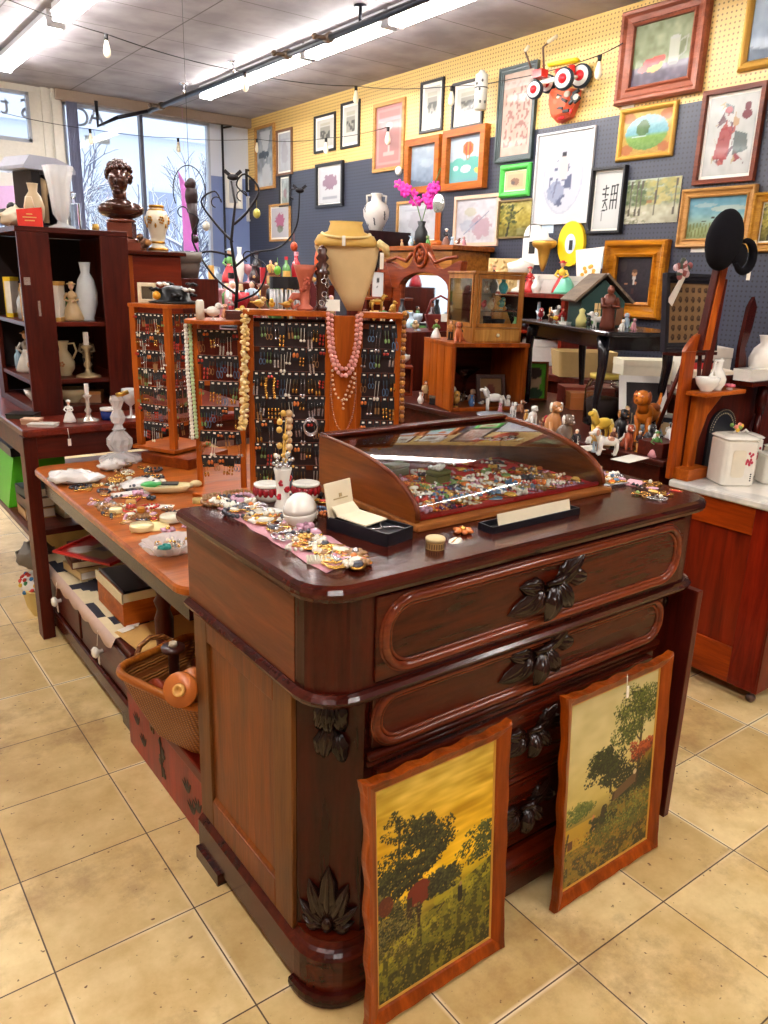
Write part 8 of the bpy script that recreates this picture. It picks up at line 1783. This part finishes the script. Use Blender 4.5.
# mirror dresser
o_ = (3.35, 1.75, 0); DRW = wood((104, 44, 24), (156, 84, 48), 'y', .3, .3)
t = thing('mirror_dresser', 'carved wooden dresser with an arched mirror frame in the background', 'dresser', o_)
m = MB(o_); m.bb(3.10, 3.60, 1.25, 2.35, 0, 1.07); m.build('dresser_body', DARKRED, t, .004); m = MB(o_); m.bb(3.07, 3.62, 1.22, 2.38, 1.071, 1.095); m.build('dresser_top', MAHOG, t, .003)
m = MB(o_); m.bb(3.35, 3.40, 2.02, 2.12, 1.096, 1.55); m.bb(3.35, 3.40, 1.33, 1.45, 1.096, 1.50)
m.prism([(y, 1.575+.13*math.exp(-((y-1.76)/.10)**2)+.03*math.cos((y-1.76)*14)) for y in np.linspace(1.30, 2.22, 40)]+[(2.12, 1.40), (2.03, 1.40)]+[(1.735+.295*math.cos(a), 1.40+.12*math.sin(a)) for a in np.linspace(0, PI, 14)]+[(1.44, 1.40), (1.33, 1.40)], 3.34, 3.40, 'yz'); m.build('mirror_frame', DRW, t, .006)
m = MB(o_); m.tube([(3.33, 1.76+.07*math.cos(a), 1.64+.08*math.sin(a)) for a in np.linspace(0, 2*PI, 20)[:-1]], .014, 6, True); m.tube([(3.33, 2.18, 1.60), (3.33, 2.05, 1.63), (3.33, 1.93, 1.60), (3.33, 1.86, 1.66)], .014, 6); m.tube([(3.33, 1.66, 1.66), (3.33, 1.58, 1.59), (3.33, 1.46, 1.62), (3.33, 1.34, 1.63)], .014, 6)
for k in range(5): m.ball((3.325, 1.76+.03*math.cos(k*1.25), 1.64+.03*math.sin(k*1.25)), (.01, .02, .024))
m.build('carving', DRW, t)
m = MB(o_); m.bb(3.375, 3.385, 1.45, 2.02, 1.10, 1.5); m.build('mirror_glass', plain((214, 218, 220), .04, 1.0), t)
m = MB(o_); m.bb(3.18, 3.34, 2.13, 2.42, 1.30, 1.32); m.prism([(2.15, 1.32), (2.40, 1.32), (2.42, 1.45), (2.33, 1.56), (2.24, 1.60), (2.15, 1.50)], 3.36, 3.39, 'yz'); m.build('side_shelf', DRW, t, .003)
picture('white_card_frame', 'white card with a small black figure on the dresser side shelf', 'card', .12, .20, Canvas(10, 16, (240, 240, 238)).ell(.5, .65, .1, .1, (40, 40, 40)).line(.5, .4, .5, .6, .05, (40, 40, 40)), DRW, .006, .008, loc=(3.26, 2.20, 1.3205), rz=-1.2)
orn(g_man(.18), [BR, TN, SKIN, GD], 'brass_statue', 'brass and brown statue left of the white card', 'figurine', (3.26, 2.34, 1.3205), -1)
R6 = random.Random(99)
crowd([(3.2+.0, y, 1.0955) for y in np.linspace(1.32, 2.28, 9)], 'on the mirror dresser', R6, scale=.9)
t = thing('red_basket', 'dark red woven basket with handle left of the curio cabinet', 'basket', (2.86, .95, 1.15), -.6)
m = MB(); m.loft([bring(.07, .05, 0, .02), bring(.10, .07, .10, .02), bring(.09, .06, .10, .02), bring(.06, .04, .01, .02)]); m.tube([(-.09, 0, .09), (-.06, 0, .19), (0, 0, .22), (.06, 0, .19), (.09, 0, .09)], .008, 6); m.build('basket_body', plain((110, 34, 30), .5), t)
m = MB(); m.box((.03, -.075, .085), (.06, .002, .05)); m.build('paper_tag', PAPER, t)
m = MB(); m.bb(-.35, .3, -.15, .2, 0, 1.149); solo('dark_cabinet', m, DARKRED, 'dark cabinet carrying the red basket behind the crate', 'cabinet', (2.9, 1.0, 0), 0, bevel=.003)
crowd([(2.62, .90, 1.1495), (2.70, .98, 1.1495), (3.02, .90, 1.1495), (3.10, .98, 1.1495)], 'beside the red basket', R6, scale=.7)
# tall pale-topped shelf under the prints
o_ = (3.95, 2.35, 0); t = thing('tall_cabinet', 'tall golden wood cabinet holding the orchid vase', 'cabinet', o_)
m = MB(o_); m.bb(3.75, 4.17, 1.88, 2.84, 0, 1.70); m.build('cabinet_body', wood((130, 84, 40), (190, 136, 72), 'y', .3, .3), t, .004); m = MB(o_); m.bb(3.72, 4.18, 1.84, 2.88, 1.701, 1.74); m.build('top', wood((110, 60, 30), (170, 108, 60), 'y', .25, .4), t, .006)
o_ = (3.95, 3.3, 0); t = thing('dark_cabinet', 'dark brown cabinet under the big grey vase against the wall', 'cabinet', o_); m = MB(o_); m.bb(3.70, 4.17, 2.95, 3.65, 0, 1.88); m.build('cabinet_body', wood((30, 16, 20), (52, 28, 30), 'z', .3, .2), t, .004)
t = thing('grey_vase', 'large pale grey double-handled vase with slashes on the dark cabinet', 'vase', (3.93, 3.18, 1.8805), -.6)
m = MB(); m.lathe([(.001, 0), (.05, 0), (.06, .02), (.115, .13), (.12, .19), (.10, .24), (.05, .27), (.045, .32), (.055, .335), (.04, .33), (.001, .3)], (0, 0, 0), 24); m.build('vase_body', plain((196, 190, 182), .5), t)
m = MB()
for k in range(26): a = k*.9; z = .05+.18*((k*7) % 26)/26; r = np.interp(z, [.02, .13, .19, .24], [.06, .115, .12, .1])+.001; m.box((r*math.cos(a), r*math.sin(a), z), (.003, .012, .034), rz=a, rx=.3)
m.build('slash_marks', plain((70, 66, 70), .5), t)
m = MB()
for s in (-1, 1): m.tube([(s*.045, 0, .32), (s*.09, 0, .315), (s*.085, 0, .25)], .011, 6)
m.build('handle', plain((186, 180, 172), .5), t)
t = thing('black_bag', 'black handbag with arched handle below the grey vase', 'bag', (3.55, 2.75, 1.52), -.8); m = MB(); m.tube([(-.09, 0, 0), (-.08, 0, .14), (0, 0, .2), (.08, 0, .14), (.09, 0, 0)], .012, 6); m.bb(-.12, .12, -.04, .04, -.2, 0); m.build('bag_body', BLACKM, t, .008)
m = MB(); m.bb(-.2, .14, -.2, .1, 0, 1.315); solo('dark_stand', m, DARKRED, 'dark stand under the black handbag', 'stand', (3.6, 2.85-.1, 0), 0)
# orchids
zt = 1.7405
def tt(u, v, x=3.88): p = onx(u, v, x); return (x, float(p[1]), zt)
t = thing('orchid_vase', 'black vase of magenta orchids on the golden cabinet', 'vase of flowers', tt(421, 240), -.9); t.scale = (1.2,)*3
m = MB(); m.lathe([(.001, 0), (.035, 0), (.05, .05), (.045, .10), (.022, .14), (.032, .17), (.022, .168), (.001, .14)], (0, 0, 0), 18); m.build('vase_body', BLACKM, t)
m = MB(); S1 = [(0, 0, .16), (-.04, 0, .28), (-.12, 0, .38), (-.20, 0, .42)]; S2 = [(0, 0, .16), (.03, 0, .28), (.07, 0, .38), (.09, 0, .44), (.12, .0, .52)]; m.tube(S1, .004, 5); m.tube(S2, .004, 5); m.build('stem', plain((90, 120, 60), .5), t)
MAG = plain((206, 40, 150), .5); r_ = random.Random(12)
for k in range(22):
    m = MB(); s = r_.random(); P = S1 if k % 2 else S2; i = 1 if s < .4 else 2; q = Vector(P[i]).lerp(Vector(P[min(i+1, len(P)-1)]), r_.random())+Vector((r_.uniform(-.03, .03), r_.uniform(-.03, .02), r_.uniform(-.04, .02)))
    for j in range(5): a = j*1.257+k; m.ball(q+Vector((.019*math.cos(a), -.004*j*.3, .019*math.sin(a))), (.018, .004, .013), 7, 5, Matrix.Rotation(-a, 3, 'Y'))
    m.build('orchid_bloom', MAG, t)
t = thing('hand_mirror', 'oval hand mirror standing on a wooden foot beside the orchids', 'mirror', tt(437, 242, 3.86), -.9); m = MB(); m.lathe([(.06, 0), (.05, .03), (.02, .05)], (0, 0, 0), 12); m.bb(-.022, .022, -.012, .012, .05, .26); m.build('stand', ORANGE, t); m = MB(); m.ball((0, -.002, .33), (.052, .012, .078), 18, 10); m.build('mirror_glass', plain((196, 206, 206), .1, .8), t)
crowd([tt(u, 242, 3.84) for u in (402, 411, 428, 446, 452, 458, 464, 471)], 'on the golden cabinet by the orchids', R6, [x for x in GTYP if x[1] in ('lady figurine', 'bird figurine', 'sitting dog figurine', 'jug')], None, .8)
# second shelf: between golden cabinet and rear shelf
o_ = (3.9, .95, 0); t = thing('rear_shelf', 'reddish wooden shelf of lamps and china against the blue pegboard', 'shelf', o_)
m = MB(o_); m.bb(3.62, 4.17, .56, 1.75, 1.37, 1.40); m.bb(3.62, 4.17, .56, .59, .901, 1.369); m.bb(3.62, 4.17, 1.72, 1.75, 0.0, 1.369); m.bb(3.70, 4.17, 1.31, 1.719, 0.0, .9); m.build('shelf_frame', REDWOOD, t, .003)
m = MB(o_); m.bb(3.66, 4.16, .591, 1.719, 1.12, 1.14); m.build('middle_shelf', REDWOOD_X, t)
m = MB(o_); m.bb(4.165, 4.175, .591, 1.719, .901, 1.369); m.build('back_board', DARK, t)
def rs(u, v=288, x=3.74, z=1.4005): p = onx(u, v, x); return (x, float(p[1]), z)
orn(g_lady(.22), [RD, YE, SKIN, RD], 'red_yellow_lady', 'red and yellow robed figurine on the rear shelf', 'figurine', rs(561, 285, 3.72), -1)
orn(g_lady(.18), [RD, RD, SKIN, RD], 'red_lady', 'red robed figurine on the rear shelf', 'figurine', rs(529, 285, 3.74), -1)
orn(g_lathe([(.06, .0), (.05, .02), (.015, .04), (.015, .10), (.08, .12), (.10, .20), (.03, .22), (.001, .24)], 20), [plain((236, 232, 222), .3)], 'white_lamp', 'white mushroom-shaped lamp at the left of the rear shelf', 'lamp', rs(519, 285, 3.78), 0)
orn(g_box(.22, .14, .13), [WH, PAPER], 'white_carton', 'white carton in the middle of the rear shelf', 'box', rs(545, 285, 3.92), -.8)
orn(g_box(.14, .1, .12), [WH, PAPER], 'white_packet', 'white packet right of the yellow robed figurine', 'box', rs(573, 285, 3.85), -.8)
orn(g_jug(.12), [WH, WH], 'white_teapot', 'white china teapot on the rear shelf', 'jug', rs(536, 290, 3.66), -.8)
crowd([(3.72, y, 1.1405) for y in (.66, .77, .88, 1.0, 1.1, 1.22, 1.4, 1.55)], 'on the lower rear shelf', R6, None, None, .7)
# white arch frame, sconce, yellow ring, banner on wall
def wallthing(name, label, cat, u, v, mb_, mats, x=XW-.001): p = onx(u, v, x); return solo(name, mb_, mats, label, cat, (x, float(p[1]), float(p[2])), -PI/2)
arch = [(-.10, -.15), (.10, -.15)]+[(.10*math.cos(a), .05+.11*math.sin(a)) for a in np.linspace(0, PI, 12)]
m = MB(); m.prism(arch, 0, -.02, 'xz'); m.mat(1); m.box((0, -.022, -.02), (.06, .004, .09))
wallthing('arched_frame', 'white arched frame with a small dark picture on the blue pegboard', 'picture frame', 534, 245, m, [WHITE, DARK])
m = MB(); m.prism([(.125*math.cos(a), .16*math.sin(a)) for a in np.linspace(0, 2*PI, 29)[:-1]], 0, -.03, 'xz'); m.mat(1); m.prism([(.05*math.cos(a), .07*math.sin(a)) for a in np.linspace(0, 2*PI, 21)[:-1]], -.0305, -.034, 'xz'); m.mat(2); m.box((.01, -.036, -.01), (.03, .004, .07))
wallthing('oval_ring_picture', 'bright yellow oval frame on the blue pegboard', 'picture frame', 573, 244, m, [plain((238, 200, 30), .3), plain((206, 220, 236), .3), BK])
m = MB(); m.lathe([(.01, -.16), (.03, -.10), (.05, .0), (.085, .02), (.095, .04), (.09, .06)], (0, -.10, 0), 14); m.mat(1); m.lathe([(.09, .061), (.03, .09), (.02, .13), (.001, .14)], (0, -.10, 0), 14)
wallthing('wall_sconce', 'golden scalloped wall sconce with white cap above the rear shelf', 'sconce', 553, 250, m, [GOLDPAINT, WHITE])
m = MB(); m.prism([(-.11, .17), (.14, .19), (.12, -.02), (.06, -.12), (.0, -.18), (-.02, -.08), (-.08, -.02)], 0, -.006, 'xz'); m.mat(1)
for k in range(7): m.ball((.02+.05*math.cos(k), -.008, .03+.03*math.sin(k*1.7)), (.018, .002, .014), 7, 4)
wallthing('embroidered_cloth', 'white cloth with yellow embroidered flowers behind the toy house roof', 'cloth', 586, 275, m, [PAPER, plain((220, 160, 60), .6)], 4.05)
for (u, v, l) in ((548, 227, 'pale blue note card hanging above the arched frame'), (604, 262, 'pale blue card beside the gold-framed portrait')):
    m = MB(); m.box((0, -.004, 0), (.12, .003, .09)); wallthing('note_card', l, 'card', u, v, m, plain((190, 210, 224), .6))
t = thing('gilded_relief', 'ornate gilded relief picture leaning on the rear shelf left end', 'relief', rs(503, 283, 3.86, 1.4005), -1.1)
m = MB(); m.bb(-.12, .12, -.02, .02, 0, .24); r_ = random.Random(1)
for k in range(60): m.ball((r_.uniform(-.11, .11), -.022, r_.uniform(.01, .23)), (.014, .010, .014), 6, 4)
m.build('relief_body', plain((206, 176, 120), .5), t)
crowd([rs(u, 288, 3.70) for u in (478, 485, 493)], 'at the left end of the rear shelf', R6, None, None, .8)
# ------------------------------------------------------------------ pictures on the wall
def wpic(name, label, tl, br, kind, fm, fw, depth=.025, style='flat', matw=0, cw=44, ch=52, x=XW-.001, group=None, seed=0):
    a, b = onx(tl[0], tl[1], x), onx(br[0], br[1], x)
    W, H = float(a[1]-b[1]), float(a[2]-b[2])
    return picture(name, label, 'picture', W, H, art_generic(kind, cw, ch), fm, fw, depth, style, (x, float((a[1]+b[1])/2), float(b[2])), -PI/2, 0, group, matw)
ROSEW = wood((140, 88, 70), (182, 120, 98), 'x', .35, .2); GW = wood((170, 120, 50), (214, 170, 90), 'x', .35, .1); BRF = wood((96, 52, 38), (136, 76, 52), 'x', .35, .2); ORF = wood((150, 88, 38), (196, 124, 62), 'x', .35, .2); LTF = wood((190, 144, 92), (222, 180, 126), 'x', .4, .1)
BF = plain((26, 24, 28), .4); SLV = plain((206, 206, 206), .4, .2)
L = [
 ('framed_still_life', 'large still life of red fruit and pitcher in a wide rosy wood frame', (627, 14), (702, 92), 'still', ROSEW, .10, .06, 'scoop', 0, 60, 52),
 ('framed_painting', 'gold-framed blue painting cut off by the top right corner', (752, -22), (806, 60), 'mist', GOLDPAINT, .05, .04, 'round', 0, 30, 40),
 ('framed_oval_landscape', 'small oval green landscape in an ornate gold frame', (622, 110), (673, 156), 'oval_land', GOLDPAINT, .035, .03, 'round', 0, 48, 44),
 ('framed_cubist_print', 'tall cubist figures print in a reddish-brown frame', (706, 92), (755, 181), 'cubist', BRF, .03, .03, 'flat', .02, 50, 80),
 ('framed_oval_drawing', 'large white-matted oval drawing of a seated woman in a thin pale frame', (539, 135), (588, 223), 'oval_figure', SLV, .015, .02, 'flat', .0, 50, 60),
 ('framed_calligraphy', 'white sheet of black brush calligraphy in a thin black frame', (595, 169), (622, 233), 'calli', BF, .018, .04, 'flat', .015, 50, 70),
 ('unframed_painting', 'unframed painting of birch trees and a stream', (629, 181), (677, 222), 'birch', None, 0, .03, 'flat', 0, 50, 44),
 ('framed_duck_painting', 'marsh painting with flying ducks in a light wood frame', (685, 190), (750, 247), 'ducks', LTF, .055, .04, 'scoop', 0, 50, 44),
 ('framed_painting', 'gold-framed picture cut off at the right edge beside the marsh painting', (757, 193), (800, 252), 'yellow_tree', GW, .055, .04, 'scoop', .01, 30, 40),
 ('framed_red_print', 'tall pinkish print in a dark green frame left of the toy tricycle', (502, 70), (533, 159), 'red_print', plain((54, 66, 66), .4), .045, .03, 'step', 0, 40, 70),
 ('framed_green_print', 'small print in a bright green frame', (502, 166), (530, 196), 'green_small', plain((70, 180, 70), .4), .045, .03, 'round', .01, 36, 30),
 ('framed_tree_painting', 'small yellow tree painting below the green-framed print', (500, 201), (532, 238), 'yellow_tree', plain((120, 100, 60), .5), .015, .02, 'flat', 0, 36, 36),
 ('framed_portrait', 'dark portrait of a woman in a wide gold frame above the black table', (609, 241), (662, 320), 'portrait', wood((150, 96, 30), (206, 146, 60), 'x', .3, .3), .11, .06, 'scoop', 0, 44, 60),
 ('framed_bw_print', 'narrow black-framed architecture print on the yellow wall', (422, 83), (443, 130), 'bw_print', BF, .022, .02, 'flat', .03, 24, 40),
 ('framed_bw_print', 'wider black-framed print behind the white cylinder on the yellow wall', (454, 84), (483, 125), 'bw_print', BF, .022, .02, 'flat', .035, 32, 36),
 ('framed_rose_print', 'tall rose-colored print in a light wood frame across the color border', (375, 105), (404, 169), 'rose', LTF, .035, .02, 'flat', 0, 30, 50),
 ('framed_misty_print', 'grey-blue misty picture in an orange wood frame behind the orchids', (409, 141), (441, 192), 'mist', ORF, .06, .05, 'flat', 0, 30, 40),
 ('framed_balloon_print', 'hot air balloon poster in an orange wood box frame', (448, 132), (487, 188), 'balloon', ORF, .06, .06, 'flat', 0, 40, 50),
 ('framed_bw_print', 'small black-framed print second from the left on the yellow wall', (342, 104), (360, 146), 'bw_print', BF, .022, .02, 'flat', .025, 20, 36),
 ('framed_bw_print', 'small black-framed print leftmost of the black frames on the yellow wall', (315, 117), (336, 150), 'bw_print', BF, .022, .02, 'flat', .03, 24, 30),
 ('framed_pale_print', 'pale print in a thin brown frame near the corner of the yellow wall', (277, 131), (293, 174), 'pale_print', plain((120, 84, 60), .5), .025, .02, 'flat', .02, 22, 40),
 ('framed_blue_print', 'tall blue abstract print in a pale frame in the room corner', (256, 128), (276, 188), 'blue_abstract', LTF, .03, .03, 'flat', 0, 26, 50),
 ('framed_tree_sketch', 'black-framed tree sketch on the blue wall above the dress form collar', (317, 165), (344, 206), 'sketch_tree', BF, .03, .03, 'flat', .01, 30, 40),
 ('framed_flower_print', 'large cream-framed watercolor above the golden cabinet at right', (456, 197), (498, 246), 'flowers_print', plain((206, 176, 150), .5), .03, .02, 'flat', 0, 44, 50),
 ('framed_pale_print', 'pale framed print half hidden behind the orchid vase', (398, 202), (440, 243), 'pale_print', LTF, .025, .02, 'flat', .01, 40, 40),
 ('framed_pink_print', 'pink flower print in a cream frame low in the room corner', (270, 205), (291, 241), 'pink_print', LTF, .025, .02, 'flat', .02, 26, 36),
 ('framed_small_print', 'small pale print directly under the brown-framed corner print', (280, 176), (291, 206), 'flower_right', BF, .018, .02, 'flat', .02, 20, 30)]
for a in L: wpic(*a)
def fpic(name, label, tl, br, kind, fm, fw, mw):
    a, b = ony(tl[0], tl[1], YW-.001), ony(br[0], br[1], YW-.001); W, H = float(b[0]-a[0]), float(a[2]-b[2])
    picture(name, label, 'picture', W, H, art_generic(kind, 26, 36), fm, fw, .025, 'flat', (float((a[0]+b[0])/2), YW-.001, float(b[2])), 0, 0, None, mw)
fpic('framed_pale_print', 'large pale print in a white frame right of the black conduit pipe', (224, 172), (242, 209), 'pale_print', WHITE, .03, .03); fpic('framed_pale_print', 'black-framed pale print higher on the white wall corner', (245, 169), (256, 193), 'flowers_print', BF, .025, .03); fpic('framed_pale_print', 'thin-framed print below the black-framed one on the front wall', (246, 196), (256, 222), 'pale_print', SLV, .02, .02)
# toy tricycle and mask on the wall
def wl(u, v, d=.0):  p = onx(u, v, XW-d); return Vector((XW-d, float(p[1]), float(p[2])))
c0 = wl(560, 75); t = thing('toy_tricycle', 'red and yellow metal toy tricycle hanging on the yellow wall', 'toy', c0)
def wheel(u, v, r, d, face):
    p = wl(u, v, d)-c0; m = MB(); m.M = Matrix.Translation(p) @ Matrix.Rotation(-PI/2, 4, 'Y') @ Matrix.Rotation(face, 4, 'X'); m.lathe([(r*.8, -.02), (r, -.014), (r*1.02, 0), (r, .014), (r*.8, .02)], (0, 0, 0), 24); w1 = m.build('wheel', plain((30, 44, 56), .5), t)
    m = MB(); m.M = Matrix.Translation(p) @ Matrix.Rotation(-PI/2, 4, 'Y') @ Matrix.Rotation(face, 4, 'X'); m.lathe([(r*.84, .0165), (r*.84, .022), (.001, .024)], (0, 0, 0), 24); m.build('disc', WHITE, w1)
    m = MB(); m.M = Matrix.Translation(p) @ Matrix.Rotation(-PI/2, 4, 'Y') @ Matrix.Rotation(face, 4, 'X'); m.lathe([(r*.46, .0245), (r*.40, .034), (.001, .044)], (0, 0, 0), 20); m.build('hub', plain((206, 24, 30), .3, coat=.4), w1)
wheel(535, 90, .062, .20, .2); wheel(548, 84, .062, .05, .2); wheel(564, 79, .072, .22, .2); wheel(581, 76, .078, .06, .2)
m = MB(c0); m.M = Matrix.Identity(4); m.tube([wl(537, 84, .15), wl(552, 80, .12), wl(572, 75, .12)], .016, 8); m.tube([wl(564, 79, .22), wl(581, 76, .06)], .012, 8); m.tube([wl(535, 90, .2), wl(548, 84, .05)], .010, 8); m.build('frame_tube', WHITE, t)
m = MB(c0); m.box(wl(540, 74, .13), (.07, .09, .05)); m.tube([wl(558, 70, .12), wl(559, 78, .12)], .022, 8); m.tube([wl(572, 66, .12), wl(572, 76, .12)], .024, 8); m.each('red_body', plain((206, 30, 26), .35, coat=.3), t)
m = MB(c0); a_, b_ = wl(550, 65, .13), wl(577, 60, .13); m.tube([a_, b_], .032, 10, flat=.5); m.build('seat', plain((240, 210, 30), .3, coat=.3), t)
m = MB(c0); m.tube([wl(531, 68, .15), wl(525, 51, .18)], .008, 6); m.tube([wl(544, 70, .1), wl(543, 47, .12), wl(548, 43, .12)], .008, 6); m.build('handlebar', plain((110, 84, 70), .4, .5), t)
m = MB(c0); m.tube([wl(525, 51, .18), wl(529, 46, .18)], .013, 8); m.tube([wl(548, 42, .12), wl(557, 36, .12)], .013, 8); m.build('grip', CREAM, t)
c0 = wl(568, 104); t = thing('carved_mask', 'orange and black striped carved mask below the toy tricycle', 'mask', c0)
m = MB(c0)
P = [wl(u, v) for u, v in ((556, 90), (568, 88), (582, 90), (580, 104), (574, 118), (562, 124), (556, 118), (554, 104))]
ctr = sum(P, Vector((0, 0, 0)))/8
m.loft([[p for p in P], [p+Vector((-.05, 0, 0)) for p in P], [ctr+(p-ctr)*.7+Vector((-.10, 0, 0)) for p in P], [ctr+(p-ctr)*.15+Vector((-.125, 0, 0)) for p in P]]); m.build('mask_body', plain((220, 96, 62), .5), t, .004)
m = MB(c0)
for k, (u, v, a) in enumerate(((560, 96, .4), (564, 100, .5), (574, 96, -.4), (572, 101, -.6), (560, 108, .2), (566, 111, 0), (576, 92, -.3), (558, 102, .3), (577, 100, -.5))): m.box(wl(u, v, .105), (.02, .055, .018), rx=a)
m.build('black_stripes', plain((26, 22, 26), .5), t)
m = MB(c0)
for u, v in ((558, 99), (576, 97), (567, 94)): m.ball(wl(u, v, .11), (.012, .03, .022))
m.each('white_patch', plain((220, 214, 200), .5), t)
m = MB(c0); m.ball(wl(561, 118, .11), (.014, .035, .014)); m.ball(wl(571, 111, .115), (.012, .014, .02)); m.each('red_lips', plain((200, 24, 24), .4), t)
# white cylinder hanging on the wire
p = onx(481, 93, 4.08); t = thing('white_cylinder', 'white perforated metal cylinder hanging before the framed print', 'canister', (4.08, float(p[1]), float(p[2])))
m = MB(); m.lathe([(.05, -.12), (.05, .13), (.03, .14), (.02, .16)], (0, 0, 0), 18); m.build('cylinder_body', plain((216, 216, 206), .4), t)
m = MB()
for z, a in ((-.07, -2.4), (.02, -2.6), (-.07, -1.6), (.08, -2.2), (.06, -3.1)): m.ball((.05*math.cos(a), .05*math.sin(a), z), (.010, .010, .012), 6, 4)
m.lathe([(.051, .03), (.053, .035), (.051, .04)], (0, 0, 0), 18); m.build('hole_rim', plain((90, 90, 86), .5), t)
# white note at the wall and smoke-detector-like dot
p = onx(399, 171, XW-.04); m = MB(); m.ball((0, 0, 0), (.03, .04, .04)); solo('globe_bulb', m, WHITE, 'small white round bulb on the wall above the orchids', 'light bulb', (XW-.045, float(p[1]), float(p[2])))
for (u, v, l) in ((628, 107, 'white paper strip under the large still life'), (698, 249, 'small white tag under the marsh painting')):
    m = MB(); m.box((0, -.002, 0), (.10, .002, .04)); wallthing('wall_tag', l, 'tag', u, v, m, PAPER)
# far clutter between racks and wall: cabinet with dolls and a red figurine
o_ = (2.9, 3.0, 0); t = thing('far_table', 'dark far table of dolls and bottles below the corner pictures', 'table', o_); m = MB(o_); m.bb(2.3, 3.3, 2.9, 3.7, 0, 1.40); m.build('table_body', DARKRED, t, .004)
R8 = random.Random(5); crowd([p for p in grid(2.34, 3.26, 9, 2.94, 3.5, 2, 1.4005, R8, .02)], 'on the far table below the corner pictures', R8, None, None, 1.15)
p = ony(319, 243, 3.1); m = MB(); m.tube([(0, 0, 0), (.01, 0, .12), (.03, 0, .24)], [.045, .05, .04], 10); m.ball((.035, 0, .28), (.04, .035, .045)); m.mat(1); m.tube([(.02, .0, -.1), (.02, 0, 0)], .03, 8); solo('orange_figure', m, [plain((226, 90, 40), .4), BK], 'orange-red carved figure standing high on the far table', 'figurine', (float(p[0]), 3.1, 1.502))
